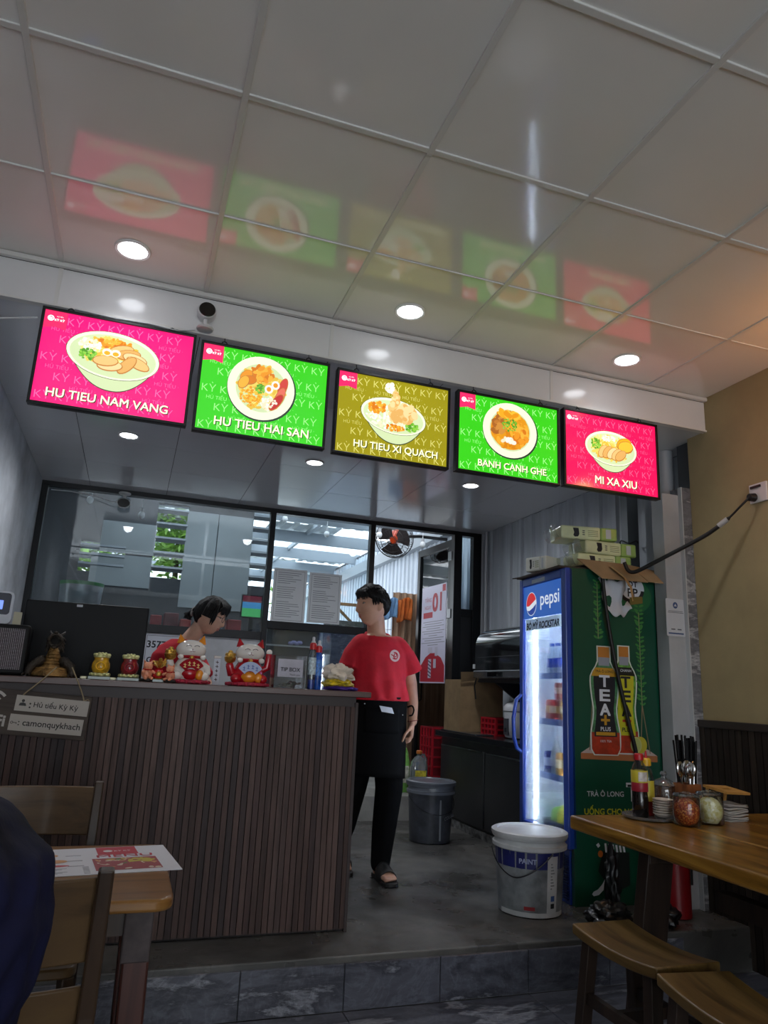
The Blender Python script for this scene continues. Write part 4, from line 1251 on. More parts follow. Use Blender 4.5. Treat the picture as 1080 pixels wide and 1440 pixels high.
hr = [(0.026 * math.cos(a), -0.022 - 0.006 * math.sin(a), 0.158 + 0.024 * math.sin(a)) for a in np.linspace(0, 2 * PI, 25)]
mb.tube(hr, 0.0075, 8)
mb.limb([(0, -0.018, 0.130), (0, -0.036, 0.126)], [(0.016, 0.008), (0.010, 0.006)], 10)
mb.limb([(0, -0.016, 0.184), (0, -0.034, 0.190)], [(0.014, 0.008), (0.009, 0.006)], 10)
for s in (-1, 1):
    mb.limb([(s * 0.016, 0.0, 0.180), (s * 0.028, 0.02, 0.192), (s * 0.030, 0.04, 0.200)], [0.006, 0.005, 0.002], 8)
    for k in range(4):
        mb.limb([(s * 0.026, 0.008, 0.168 - 0.014 * k), (s * 0.036, 0.012, 0.162 - 0.017 * k)], [0.009, 0.004], 8)
    for k in range(3):
        mb.limb([(s * (0.006 + 0.007 * k), -0.026, 0.180 - 0.003 * k), (s * (0.006 + 0.007 * k), -0.028, 0.169 - 0.003 * k)], [0.0028, 0.001], 6)
mb.build('head', BRD, t)
MB().ball((0, -0.017, 0.158), (0.021, 0.006, 0.020), 16, 10).build('open_mouth', mat('mouth_dark', (14, 10, 8), 0.9), t)
# two lidded jars on gilt feet
GOLD = mat('gilt', (190, 150, 70), 0.28, 0.9, var=0.3, vscale=60, bmp=0.3, bscale=200)
PALEG = mat('pale_gilt', (206, 196, 140), 0.35, 0.6, var=0.3, vscale=60, bmp=0.4, bscale=200)
for k, (x, col, nm, lb) in enumerate(((-0.118, (186, 142, 30), 'amber', 'amber yellow glass treasure jar on a gilt foot'), (0.002, (120, 26, 36), 'ruby', 'dark red glass treasure jar on a gilt foot'))):
    t = thing('treasure_jar', lb, 'jar', (x, 3.47, ZC), 0, 'treasure jars on the counter')
    MB().box(-0.046, 0.046, -0.035, 0.035, 0, 0.014).build('glass_plinth', mat('plinth_glass', (126, 140, 136), 0.15), t, smooth=0, bevel=0.002)
    mb = MB()
    mb.lathe([(0.034, 0.014), (0.04, 0.018), (0.04, 0.024), (0.033, 0.028)], n=20)
    for q in range(12):
        mb.ball((0.037 * math.cos(q * PI / 6), 0.037 * math.sin(q * PI / 6), 0.022), 0.008, 8, 6)
    mb.build('foot', PALEG, t)
    MB().lathe([(0.024, 0.026), (0.034, 0.034), (0.039, 0.052), (0.037, 0.070), (0.030, 0.084), (0.032, 0.095)], n=26).build('body', mat('jar_' + nm, col, 0.12, 0.0, var=0.25, vscale=40, coat=0.6), t)
    mb = MB()
    mb.tube([(0.019 * math.cos(a), -0.037, 0.058 + 0.017 * math.sin(a)) for a in np.linspace(0, 2 * PI, 17)], 0.0025, 6)
    mb.tube([(-0.008, -0.038, 0.05), (0.0, -0.039, 0.066), (0.009, -0.038, 0.052)], 0.003, 6)
    mb.build('relief_mark', mat('jar_relief_' + nm, tuple(min(255, int(c * 1.25 + 12)) for c in col), 0.2), t)
    mb = MB()
    mb.lathe([(0.030, 0.093), (0.035, 0.097), (0.033, 0.106), (0.012, 0.110)], n=20)
    for q in range(10):
        mb.ball((0.029 * math.cos(q * PI / 5), 0.029 * math.sin(q * PI / 5), 0.106), 0.008, 8, 6)
    for q in range(4):
        mb.ball((0.013 * math.cos(q * PI / 2), 0.013 * math.sin(q * PI / 2), 0.112), 0.007, 8, 6)
    mb.build('lid', PALEG, t)
    mb = MB().box(-0.078, -0.050, -0.02, 0.015, 0.0, 0.012)
    mb.build('ingot', mat('pale_ingot', (196, 192, 160), 0.35, 0.3), t, bevel=0.003)
# fortune figurines group, three separate figures
DK = mat('figurine_base', (22, 20, 20), 0.5)
PEACH = mat('figurine_peach', (226, 150, 116), 0.35, var=0.1, vscale=30)
REDG = mat('figurine_red', (180, 30, 36), 0.25)
def piglet(x, y, s, lb, face):
    t = thing('pig_figurine', lb, 'figurine', (x, y, ZC), face, 'pig figurines')
    MB().lathe([(0.028 * s, 0), (0.032 * s, 0.006), (0.028 * s, 0.014)], n=18).build('base', DK, t)
    MB().ball((0, 0, 0.036 * s), (0.024 * s, 0.022 * s, 0.026 * s)).build('body', PEACH, t)
    hd = MB()
    hd.ball((0, -0.006, 0.068 * s), (0.021 * s, 0.02 * s, 0.019 * s))
    hd.cyl((0, -0.022 * s, 0.066 * s), (0, -0.031 * s, 0.066 * s), 0.008 * s, n=12)
    for q in (-1, 1):
        hd.limb([(q * 0.013 * s, 0, 0.082 * s), (q * 0.019 * s, -0.004, 0.092 * s)], [0.007 * s, 0.003 * s], 8)
    hd.build('head', PEACH, t)
    for q in (-1, 1):
        MB().limb([(q * 0.02 * s, -0.01, 0.046 * s), (q * 0.026 * s, -0.024, 0.040 * s)], [0.007 * s, 0.006 * s], 8).build('arm', PEACH, t)
        MB().limb([(q * 0.012 * s, -0.014, 0.018 * s), (q * 0.014 * s, -0.032 * s, 0.016 * s)], [0.008 * s, 0.007 * s], 8).build('leg', PEACH, t)
    MB().lathe([(0.019 * s, 0.050 * s), (0.021 * s, 0.054 * s), (0.018 * s, 0.058 * s)], n=16).build('scarf', REDG, t)
    return t
piglet(0.078, 3.44, 1.0, 'peach pig figurine with a red scarf left of the golden treasure figurine', 0.3)
piglet(0.178, 3.404, 0.86, 'smaller peach pig figurine right of the golden treasure figurine', -0.6)
t = thing('treasure_figurine', 'red and gold money tree figurine between the two pig figurines', 'figurine', (0.128, 3.44, ZC))
MB().box(-0.024, 0.024, -0.02, 0.02, 0, 0.014).build('glass_plinth', MATS['plinth_glass'], t, smooth=0, bevel=0.002)
MB().lathe([(0.016, 0.014), (0.024, 0.022), (0.026, 0.038), (0.020, 0.052), (0.014, 0.056), (0.018, 0.062)], n=20).build('pot', REDG, t)
MB().ball((0, -0.022, 0.036), (0.012, 0.005, 0.012), 12, 8).build('medallion', GOLD, t)
mb = MB()
for q in range(14):
    a = q * 2.4
    mb.limb([(0, 0, 0.058), (0.016 * math.cos(a), 0.012 * math.sin(a), 0.072 + 0.006 * (q % 3)), (0.026 * math.cos(a), 0.018 * math.sin(a), 0.078 + 0.012 * (q % 3))], [0.003, 0.003, 0.0045], 7)
mb.limb([(0, 0, 0.058), (0, 0, 0.100)], [0.004, 0.006], 8)
mb.build('branches', GOLD, t)
MB().lathe([(0.02, 0.012), (0.026, 0.016), (0.02, 0.02)], n=16).build('gilt_ring', GOLD, t)
# lucky cats
CER_W = mat('ceramic_white', (222, 216, 210), 0.12, coat=0.5)
CER_R = mat('ceramic_red', (176, 18, 34), 0.14, coat=0.5)
CER_O = mat('ceramic_orange', (226, 140, 36), 0.18, coat=0.5)
def lucky_cat(x, y, label, bodym, armm, earm, bibm, raised, rz, flag):
    t = thing('lucky_cat', label, 'cat figurine', (x, y, ZC), rz, 'lucky cats')
    mb = MB()
    mb.lathe([(0.088, 0), (0.100, 0.006), (0.098, 0.014), (0.085, 0.019)], n=32)
    for q in range(18):
        mb.ball((0.096 * math.cos(q * PI / 9), 0.096 * math.sin(q * PI / 9), 0.009), 0.009, 8, 6)
    mb.build('cushion', mat('cushion_red', (150, 22, 50), 0.6, var=0.3, vscale=60, bmp=0.4, bscale=120), t)
    MB().lathe([(0.055, 0.015), (0.070, 0.03), (0.074, 0.055), (0.066, 0.085), (0.052, 0.108), (0.045, 0.122)], n=28).build('body', bodym, t)
    hd = MB().ball((0, -0.008, 0.152), (0.068, 0.056, 0.046), 28, 18)
    hd.build('head', CER_W, t)
    for s in (-1, 1):
        e = MB()
        e.rings([[Vector((s * 0.042, 0, 0.180)) + Vector((math.cos(a) * 0.024 * k, math.sin(a) * 0.014 * k, 0)) + Vector((s * 0.014 * (1 - k), 0, 0.044 * (1 - k))) for a in np.linspace(0, 2 * PI, 13)[:-1]] for k in (1.0, 0.75, 0.4, 0.08)])
        e.build('ear', earm, t)
        fc = MB().tube([(s * 0.018 + 0.012 * math.cos(a), -0.0635 + 0.002 * abs(math.cos(a)), 0.164 + 0.007 * math.sin(a)) for a in np.linspace(0.2, PI - 0.2, 9)], 0.0016, 5)
        fc.build('eye_line', mat('face_ink', (40, 30, 30), 0.4), t)
    mb = MB().ball((0, -0.0635, 0.153), (0.0035, 0.003, 0.0022), 10, 6)
    for s in (-1, 1):
        mb.tube([(0, -0.064, 0.148), (s * 0.006, -0.063, 0.142), (s * 0.013, -0.061, 0.145)], 0.0013, 5)
    mb.build('mouth', mat('face_mouth', (120, 40, 46), 0.5), t)
    MB().lathe([(0.050, 0.112), (0.058, 0.117), (0.060, 0.123), (0.054, 0.128)], n=28).build('collar', CER_R, t)
    MB().ball((0, -0.056, 0.115), 0.011, 12, 8).build('bell', GOLD, t)
    # fan-shaped bib plate
    n = 14
    outer = [(0.066 * math.sin(a), 0.036 + 0.076 * math.cos(a)) for a in np.linspace(-0.95, 0.95, n)]
    inner = [(0.030 * math.sin(a), 0.036 + 0.034 * math.cos(a)) for a in np.linspace(0.95, -0.95, n)]
    f = MB()
    pp = outer + inner
    for i in range(n - 1):
        q = [pp[i], pp[i + 1], pp[2 * n - 2 - i], pp[2 * n - 1 - i]]
        f.prism([(u, -0.079 + 0.0 * abs(u), v) for u, v in q], (0, 0.006, 0))
    f.build('fan_plate', bibm, t, smooth=0)
    mb = MB()
    for i, a in enumerate((-0.6, -0.2, 0.2, 0.6)):
        c = Vector((0.052 * math.sin(a), -0.0795, 0.036 + 0.054 * math.cos(a)))
        mb.bar(c + Vector((-0.006, 0, 0.004)), c + Vector((0.006, 0, 0.002)), 0.001, 0.003)
        mb.bar(c + Vector((0, 0, 0.009)), c + Vector((0.001, 0, -0.010)), 0.003, 0.001, (0, 1, 0))
        mb.bar(c + Vector((-0.006, 0, -0.007)), c + Vector((0.006, 0, -0.009)), 0.001, 0.003)
    mb.build('fan_lettering', flag, t, smooth=0)
    # front paws and belly
    for s in (-1, 1):
        MB().ball((s * 0.050, -0.063, 0.118), (0.014, 0.011, 0.012), 12, 8).build('front_paw', CER_W, t)
        MB().ball((s * 0.060, -0.045, 0.034), (0.026, 0.032, 0.022), 14, 10).build('foot', armm, t)
    MB().ball((0.0, -0.050, 0.046), (0.042, 0.028, 0.030), 18, 12).build('belly', CER_R if raised == 0 else CER_O, t)
    MB().ball((0.040, -0.062, 0.040), (0.020, 0.018, 0.024), 14, 10).build('coin_purse', CER_O, t)
    # right side of the picture: second arm; left: arm holding a gilt ingot bowl
    MB().limb([(-0.050, -0.01, 0.060), (-0.082, -0.018, 0.060), (-0.092, -0.024, 0.092)], [0.022, 0.022, 0.018]).build('bent_arm', armm, t)
    mb = MB()
    mb.lathe([(0.010, 0.100), (0.024, 0.112), (0.028, 0.128), (0.020, 0.138)], (-0.092, -0.026, 0), n=18)
    for q in range(6):
        mb.ball((-0.092 + 0.014 * math.cos(q), -0.026 + 0.014 * math.sin(q), 0.140), 0.011, 10, 7)
    mb.ball((-0.092, -0.026, 0.150), 0.012, 10, 7)
    mb.build('gilt_ingot_bowl', GOLD, t)
    if raised:
        MB().limb([(0.055, 0.0, 0.075), (0.086, -0.008, 0.090), (0.090, -0.012, 0.150)], [0.020, 0.018, 0.014]).build('raised_arm', armm, t)
        MB().ball((0.090, -0.014, 0.162), (0.015, 0.014, 0.014), 12, 8).build('raised_paw', CER_W, t)
    else:
        MB().limb([(0.052, -0.01, 0.085), (0.078, -0.02, 0.070), (0.080, -0.04, 0.052)], [0.020, 0.018, 0.014]).build('resting_arm', armm, t)
    nest(t, 'fan_plate', {'fan_lettering'})
    nest(t, 'head', {'ear', 'eye_line', 'mouth'})
    nest(t, 'bent_arm', {'gilt_ingot_bowl'})
    nest(t, 'collar', {'bell'})
    return t
INK = mat('fan_ink', (60, 20, 20), 0.5)
lucky_cat(0.262, 3.50, 'white ceramic lucky cat with a red fan plate and orange ears', CER_W, CER_W, CER_O, mat('fan_red', (150, 16, 30), 0.6, spec=0.1), 0, 0.05, mat('fan_gold_ink', (236, 206, 120), 0.4))
lucky_cat(0.535, 3.50, 'red ceramic lucky cat with a raised arm and pale fan plate', CER_R, CER_R, CER_R, mat('fan_pale', (180, 190, 220), 0.6, spec=0.1), 1, -0.04, mat('fan_blue_ink', (70, 90, 170), 0.4))
t = thing('paper_scroll', 'narrow white paper scroll standing between the two lucky cats', 'scroll', (0.392, 3.545, ZC), 0.0)
MB().box(-0.015, 0.015, 0, 0.004, 0.0, 0.125).build('sheet', mat('paper_white', (206, 210, 220), 0.6), t, smooth=0)
MB().cyl((-0.017, 0.002, 0.128), (0.017, 0.002, 0.128), 0.007).build('roller', CER_W, t)
mb = MB()
for k in range(5):
    z = 0.105 - k * 0.02
    mb.bar((-0.007, -0.0008, z), (0.007, -0.0008, z - 0.001), 0.0006, 0.003).bar((0, -0.0008, z + 0.007), (0.001, -0.0008, z - 0.007), 0.003, 0.0006, (0, 1, 0))
mb.build('lettering', INK, t, smooth=0)
# tip box
t = thing('tip_box', 'clear acrylic tip box with folded notes inside', 'tip box', (0.722, 3.485, ZC), math.radians(2))
ACR = glass('acrylic', (250, 251, 253), 0.05, 0.03, 1.0, 0.03)
for x0, x1, y0, y1, z0, z1 in ((-0.076, 0.076, -0.045, -0.042, 0, 0.150), (-0.076, 0.076, 0.042, 0.045, 0, 0.150), (-0.076, -0.073, -0.042, 0.042, 0, 0.150), (0.073, 0.076, -0.042, 0.042, 0, 0.150), (-0.073, 0.073, -0.042, 0.042, 0, 0.003)):
    MB().box(x0, x1, y0, y1, z0, z1).build('acrylic_wall', ACR, t, smooth=0)
MB().box(-0.078, 0.078, -0.047, 0.047, 0.148, 0.152).build('lid', ACR, t, smooth=0)
mb = MB()
mb.text('TIP BOX', (0.0, -0.0462, 0.087), X3, Z3, width=0.095, bold=0.012)
mb.text('Thank you', (0.022, -0.0462, 0.062), X3, Z3, width=0.05)
mb.build('lettering', MATS['print_black'], t, smooth=0)
MB().box(-0.060, 0.062, -0.0415, -0.0408, 0.052, 0.135).build('label_card', mat('tip_card', (240, 228, 234), 0.6, var=0.08, vscale=12), t, smooth=0)
for k in range(7):
    c = random.choice(((196, 198, 190), (170, 178, 170), (206, 200, 196), (180, 150, 150)))
    mb = MB()
    px, pz = random.uniform(-0.05, 0.05), random.uniform(0.008, 0.03)
    ag = random.uniform(-0.6, 0.6)
    mb.grid(lambda u, v: (px + (u - 0.5) * 0.05 * math.cos(ag), random.uniform(-0.002, 0.002) + (v - 0.5) * 0.05, pz + (u - 0.5) * 0.05 * math.sin(ag) + 0.006 * math.sin(u * 9 + k)), 5, 3)
    mb.build('folded_note', mat('note_%d' % (k % 4), c, 0.8), t, smooth=0)
# two spray bottles
for k, (x, y, h, lb) in enumerate(((0.838, 3.485, 0.250, 'clear spray bottle with blue liquid at the bottom, beside the tip box'), (0.872, 3.50, 0.236, 'blue labelled spray bottle standing right of the clear spray bottle'))):
    t = thing('spray_bottle', lb, 'bottle', (x, y, ZC), 0, 'spray bottles on the counter')
    gm = glass('bottle_clear', (226, 236, 246), 0.04, 0.08, 1.0, 0.06) if k == 0 else mat('bottle_blue', (36, 86, 176), 0.25, var=0.3, vscale=25)
    MB().lathe([(0.0175, 0), (0.019, 0.004), (0.019, h * 0.66), (0.015, h * 0.72), (0.011, h * 0.75)], n=20, cap1=False).build('bottle', gm, t)
    MB().lathe([(0.0005, 0.001), (0.0172, 0.001), (0.0172, 0.045 if k == 0 else 0.02), (0.0005, 0.045 if k == 0 else 0.02)], n=18).build('liquid', mat('blue_liquid', (24, 74, 190), 0.15), t)
    MB().lathe([(0.0195, h * 0.28), (0.0197, h * 0.28), (0.0197, h * 0.60), (0.0195, h * 0.60)], n=20).build('label', mat('spray_label_%d' % k, ((176, 192, 214), (70, 124, 206))[k], 0.4, var=0.3, vscale=60), t)
    MB().lathe([(0.013, h * 0.75), (0.0165, h * 0.755), (0.0165, h * 0.865), (0.010, h * 0.89)], n=18).build('cap', mat('spray_red', (196, 36, 40), 0.3), t)
    MB().lathe([(0.010, h * 0.87), (0.011, h * 0.90), (0.007, h * 0.93), (0.007, h * 0.985), (0.0045, h)], n=14).build('nozzle', mat('spray_white', (214, 216, 220), 0.3), t)
# cloth bundle on a purple and yellow bag
def crumple(name, m, parent, c, r, amp, seed, nu=36, nv=22, flat=0.0):
    mb = MB()
    vs = []
    for j in range(nv + 1):
        th = PI * j / nv
        for i in range(nu):
            ph = 2 * PI * i / nu
            d = Vector((math.sin(th) * math.cos(ph), math.sin(th) * math.sin(ph), -math.cos(th)))
            q = 1 + amp * (noise.noise(d * 2.2 + Vector((seed, 0, 0))) + 0.55 * abs(noise.noise(d * 5.0 + Vector((0, seed, 0)))))
            p = Vector((d.x * r[0], d.y * r[1], d.z * r[2])) * q + Vector(c)
            p.z = max(p.z, flat)
            vs.append(p)
    fs = [(j * nu + i, j * nu + (i + 1) % nu, (j + 1) * nu + (i + 1) % nu, (j + 1) * nu + i) for j in range(nv) for i in range(nu)]
    mb.add(vs, fs)
    return mb.build(name, m, parent, smooth=50)
t = thing('cloth_bundle', 'crumpled cream cloth heaped on a yellow bag at the counter end', 'cloth', (0.978, 3.50, ZC))
crumple('purple_cloth', mat('purple_cloth', (70, 40, 130), 0.9, var=0.2, vscale=30), t, (0.01, 0, 0.010), (0.082, 0.06, 0.014), 0.35, 3.1)
crumple('yellow_bag', mat('yellow_print_bag', (176, 150, 30), 0.4, var=0.5, vscale=40), t, (0.0, 0, 0.034), (0.072, 0.055, 0.022), 0.4, 8.4)
crumple('cream_cloth', mat('cream_cloth', (214, 202, 186), 0.95, var=0.08, vscale=20), t, (0.0, 0.005, 0.078), (0.068, 0.055, 0.040), 0.55, 5.2)
# ================================================================ tall drinks fridge
FB = mat('fridge_blue', (24, 62, 158), 0.3, coat=0.3)
FG = mat('fridge_green', (10, 74, 54), 0.32, var=0.06, vscale=2, coat=0.2)
mat('header_white', (216, 222, 232), 0.4)
FW = mat('fridge_liner', (214, 222, 232), 0.4)
D, Wd, H = 0.62, 0.60, 1.79
t = fr = thing('drinks_fridge', 'tall blue and green drinks fridge with a lit glass door', 'fridge', (2.312, 3.552, ZP), math.radians(-4))
# carcass walls (local x = into the wall, y = away from the camera, door at x = 0)
MB().box(0.03, D - 0.03, 0.0, 0.03, 0.0, H).build('side_panel', FG, t, smooth=0, bevel=0.002)
MB().box(0.05, D, Wd - 0.03, Wd, 0.0, H).build('side_panel', FB, t, smooth=0)
MB().box(D - 0.03, D + 0.035, 0.0, 0.03, 0.0, H).box(D, D + 0.035, 0.03, Wd, 0.0, H).build('back_panel', mat('fridge_back', (22, 24, 28), 0.6), t, smooth=0)
MB().box(0.05, D, 0.03, Wd - 0.03, H - 0.03, H).build('roof_panel', FB, t, smooth=0)
MB().box(0.02, D, 0.031, Wd, 0.0, 0.265).build('base_box', FB, t, smooth=0, bevel=0.003)
mb = MB()
for k in range(18):
    mb.box(0.008, 0.022, 0.045, 0.10, 0.02 + k * 0.0125, 0.027 + k * 0.0125)
mb.build('vent_louvres', mat('vent_navy', (12, 30, 84), 0.4), t, smooth=0)
MB().box(0.05, D, 0.03, Wd - 0.03, 0.265, 0.30).build('liner_floor', FW, t, smooth=0)
MB().box(0.07, D, 0.03, 0.045, 0.30, H - 0.03).build('liner_wall', FW, t, smooth=0)
MB().box(0.07, D, Wd - 0.045, Wd - 0.03, 0.30, H - 0.03).build('liner_wall', FW, t, smooth=0)
MB().box(D - 0.02, D, 0.045, Wd - 0.045, 0.30, H - 0.03).build('liner_back', FW, t, smooth=0)
# door
dm = MB()
for y0, y1, z0, z1 in ((0.0, 0.055, 0.275, H), (Wd - 0.045, Wd, 0.275, H), (0.055, Wd - 0.045, 0.275, 0.335), (0.055, Wd - 0.045, H - 0.055, H)):
    dm.box(0.0, 0.05, y0, y1, z0, z1)
dm.build('door', FB, t, smooth=0, bevel=0.006, seg=2)
MB().box(0.012, 0.018, 0.055, Wd - 0.045, 0.335, H - 0.055).build('door_glass', glass('fridge_glass', (240, 246, 250), 0.02, 0.03, 0.8), t, smooth=0)
MB().tube([(0.0, Wd - 0.03, 1.06), (-0.035, Wd - 0.03, 1.03), (-0.055, Wd - 0.03, 0.92), (-0.05, Wd - 0.03, 0.80), (-0.03, Wd - 0.03, 0.74), (0.0, Wd - 0.03, 0.72)], 0.012, 10).build('door_handle', FB, t)
MB().box(-0.0015, 0.0, 0.25, 0.42, H - 0.045, H - 0.022).build('maker_plate', mat('plate_silver', (150, 158, 176), 0.35, 0.4), t, smooth=0)
MB().box(0.019, 0.072, Wd - 0.0475, Wd - 0.0452, 0.335, H - 0.055).build('inner_frame', FW, t, smooth=0)
# LED strips inside (the fridge's own light)
LED = emitter('fridge_led', (235, 244, 255), FRIDGE_LIGHT)
MB().box(0.078, 0.085, Wd - 0.052, Wd - 0.046, 0.34, H - 0.10).build('led_strip', LED, t, smooth=0)
MB().box(0.075, 0.10, 0.046, 0.052, 0.34, H - 0.10).build('led_strip', LED, t, smooth=0)
MB().box(0.08, 0.12, 0.08, Wd - 0.08, H - 0.042, H - 0.036).build('led_strip', LED, t, smooth=0)
# header print on the glass: seen from -x, left is +y
UF = Vector((0, -1, 0))
hz0, hz1 = 1.53, H - 0.055
MB().box(0.0085, 0.0115, 0.058, Wd - 0.048, hz0, hz1).build('header_panel', lit('header_blue', (44, 96, 184), 0.55, 0.3), t, smooth=0)
mb = MB()
mb.text('pepsi', (0.0078, 0.205, 1.625), UF, Z3, width=0.235, bold=0.008)
mb.build('brand_print', lit('header_glow', (220, 228, 240), 0.62, 0.3), t, smooth=0)
def fy(pts, x):
    return [(x, Wd - 0.0 - u, z) for u, z in pts]
gc = (0.155, 1.62)
mb = MB().mat(0)
mb.poly(fy(ell(gc[0], gc[1], 0.070, 0.074, 36), 0.0080))
mb.mat(1).poly(fy([(gc[0] + 0.066 * math.cos(a), gc[1] + 0.070 * math.sin(a)) for a in np.linspace(0.35, PI + 0.15, 18)] + [(gc[0] - 0.03, gc[1] - 0.012), (gc[0] + 0.02, gc[1] + 0.008)], 0.0076))
mb.mat(2).poly(fy([(gc[0] + 0.066 * math.cos(a), gc[1] + 0.070 * math.sin(a)) for a in np.linspace(PI + 0.55, 2 * PI - 0.05, 16)] + [(gc[0] + 0.02, gc[1] - 0.026), (gc[0] - 0.03, gc[1] - 0.042)], 0.0076))
mb.build('emblem_print', [MATS['header_glow'], lit('header_red', (206, 36, 44), 0.6, 0.3), lit('header_navy', (30, 66, 160), 0.5, 0.3)], t, smooth=0)
MB().box(0.0075, 0.0105, 0.065, Wd - 0.08, hz0 - 0.075, hz0 - 0.005).build('sticker', translucent('sticker_film', (206, 214, 216), 0.5), t, smooth=0)
mb = MB()
mb.text('BÒ MỸ ROCKSTAR', (0.0070, Wd / 2 - 0.005, hz0 - 0.042), UF, Vector((0, -0.15, 1)), width=0.42, height=0.052, bold=0.035)
mb.build('sticker_print', mat('print_black', (26, 28, 36), 0.6), t, smooth=0)
# shelves and what stands on them
ACC = mat('shelf_strip_blue', (92, 124, 196), 0.4)
WIRE = mat('shelf_wire', (206, 212, 220), 0.35, 0.3)
SHZ = [0.605, 0.915, 1.185]
for z in SHZ:
    mb = MB()
    for q in range(9):
        y = 0.07 + q * (Wd - 0.14) / 8
        mb.cyl((0.10, y, z), (0.56, y, z), 0.003, n=6)
    mb.cyl((0.10, 0.05, z), (0.10, Wd - 0.05, z), 0.004, n=6).cyl((0.56, 0.05, z), (0.56, Wd - 0.05, z), 0.004, n=6)
    mb.build('wire_shelf', WIRE, t)
    MB().box(0.088, 0.094, 0.12, Wd - 0.10, z - 0.022, z + 0.014).build('price_strip', ACC, t, smooth=0)
rnd = random.Random(3)
def local_thing(name, label, cat, p, group):
    w_ = fr.matrix_basis @ Vector(p)
    return thing(name, label, cat, w_, fr.rotation_euler[2], group)
def can(p, col, band, label, h=0.12, r=0.031):
    c = local_thing('drink_can', label, 'can', p, 'cans in the drinks fridge')
    MB().lathe([(r * 0.8, 0), (r, 0.008), (r, h - 0.014), (r * 0.82, h - 0.002), (r * 0.78, h)], n=20).build('can_body', mat('can_%d_%d_%d' % col, col, 0.25, 0.3), c)
    MB().lathe([(r + 0.0004, h * 0.35), (r + 0.0006, h * 0.36), (r + 0.0006, h * 0.70), (r + 0.0004, h * 0.71)], n=20, cap0=False, cap1=False).build('print_band', mat('canb_%d_%d_%d' % band, band, 0.3), c)
    MB().lathe([(r * 0.74, h - 0.001), (r * 0.72, h + 0.001), (0.001, h - 0.001)], n=16).build('can_lid', mat('can_silver', (190, 194, 198), 0.25, 0.9), c)
def pet(p, col, lab, label, h=0.20, r=0.030, cap=(30, 80, 180)):
    c = local_thing('drink_bottle', label, 'bottle', p, 'bottles in the drinks fridge')
    MB().lathe([(r * 0.9, 0), (r, 0.008), (r, h * 0.55), (r * 0.85, h * 0.66), (r * 0.42, h * 0.84), (r * 0.42, h * 0.90)], n=18).build('bottle', mat('pet_%d_%d_%d' % col, col, 0.15, spec=0.6), c)
    MB().lathe([(r + 0.0005, h * 0.22), (r + 0.0008, h * 0.23), (r + 0.0008, h * 0.50), (r + 0.0005, h * 0.51)], n=18, cap0=False, cap1=False).build('label', mat('petl_%d_%d_%d' % lab, lab, 0.35), c)
    MB().lathe([(r * 0.46, h * 0.90), (r * 0.48, h * 0.905), (r * 0.48, h * 0.99), (r * 0.3, h)], n=14).build('cap', mat('petc_%d_%d_%d' % cap, cap, 0.3), c)
z = SHZ[2] + 0.005
for k in range(3):
    pet((0.125, 0.25 + 0.075 * k, z), (176, 196, 220), (40, 76, 190), 'small water bottle on the top fridge shelf, %s from the hinge side' % ('first', 'second', 'third')[k], 0.19, 0.033)
pet((0.22, 0.36, z), (196, 206, 214), (214, 206, 120), 'yellow labelled bottle on the top fridge shelf by the handle side', 0.185, 0.03, (214, 190, 60))
z = SHZ[1] + 0.005
for k in range(4):
    can((0.125 + 0.01 * (k % 2), 0.245 + 0.066 * k, z), ((216, 150, 40), (190, 40, 40), (196, 46, 44), (200, 60, 50))[k], ((240, 226, 190), (230, 190, 90), (240, 220, 190), (220, 150, 60))[k], 'can on the second fridge shelf, %s from the hinge side' % ('orange and cream, first', 'red and gold, second', 'red and cream, third', 'red and orange, fourth')[k])
for k in range(2):
    can((0.13, 0.255 + 0.066 * k, z + 0.122), ((196, 70, 60), (200, 44, 50))[k], ((230, 200, 180), (226, 190, 170))[k], 'red can stacked on top of the second shelf cans, %s the hinge' % ('nearest', 'farther from')[k], 0.10)
z = SHZ[0] + 0.005
can((0.125, 0.45, z), (24, 50, 150), (200, 210, 230), 'blue can with a pale band on the third fridge shelf', 0.13)
pet((0.135, 0.375, z), (176, 186, 190), (196, 206, 210), 'clear bottle with a pale label on the third fridge shelf', 0.22, 0.034, (200, 204, 210))
can((0.125, 0.305, z), (214, 150, 50), (240, 226, 190), 'orange and cream can on the third fridge shelf', 0.13)
pet((0.14, 0.235, z), (170, 190, 200), (220, 140, 60), 'clear bottle with an orange label on the third fridge shelf', 0.23, 0.033, (206, 206, 210))
# bottom tray of packets
tr = local_thing('packet_tray', 'clear tray of jelly packets at the bottom of the fridge', 'tray', (0.10, 0.13, 0.302), None)
TRP = glass('tray_plastic', (236, 240, 244), 0.1, 0.12, 1.0, 0.12)
for x0, x1, y0, y1, z0, z1 in ((0, 0.003, 0, 0.36, 0, 0.055), (0.25, 0.253, 0, 0.36, 0, 0.055), (0, 0.253, 0, 0.003, 0, 0.055), (0, 0.253, 0.357, 0.36, 0, 0.055), (0, 0.253, 0, 0.36, 0, 0.003)):
    MB().box(x0, x1, y0, y1, z0, z1).build('tray_wall', TRP, tr, smooth=0)
for k, (y, hh, c, lb) in enumerate(((0.065, 0.20, (220, 70, 60), 'red packet'), (0.15, 0.13, (170, 70, 90), 'dusky pink packet'), (0.235, 0.14, (196, 190, 60), 'yellow packet'), (0.315, 0.12, (120, 170, 80), 'green packet'))):
    p = local_thing('jelly_packet', lb + ' standing in the tray at the bottom of the fridge', 'packet', (0.15, y + 0.13, 0.307), 'packets in the fridge tray')
    crumple('pouch', mat('pouch_%d' % k, c, 0.35, var=0.35, vscale=30), p, (0.05, 0, hh / 2), (0.07, 0.035, hh / 2), 0.22, k * 3.3, 20, 12, 0.0)
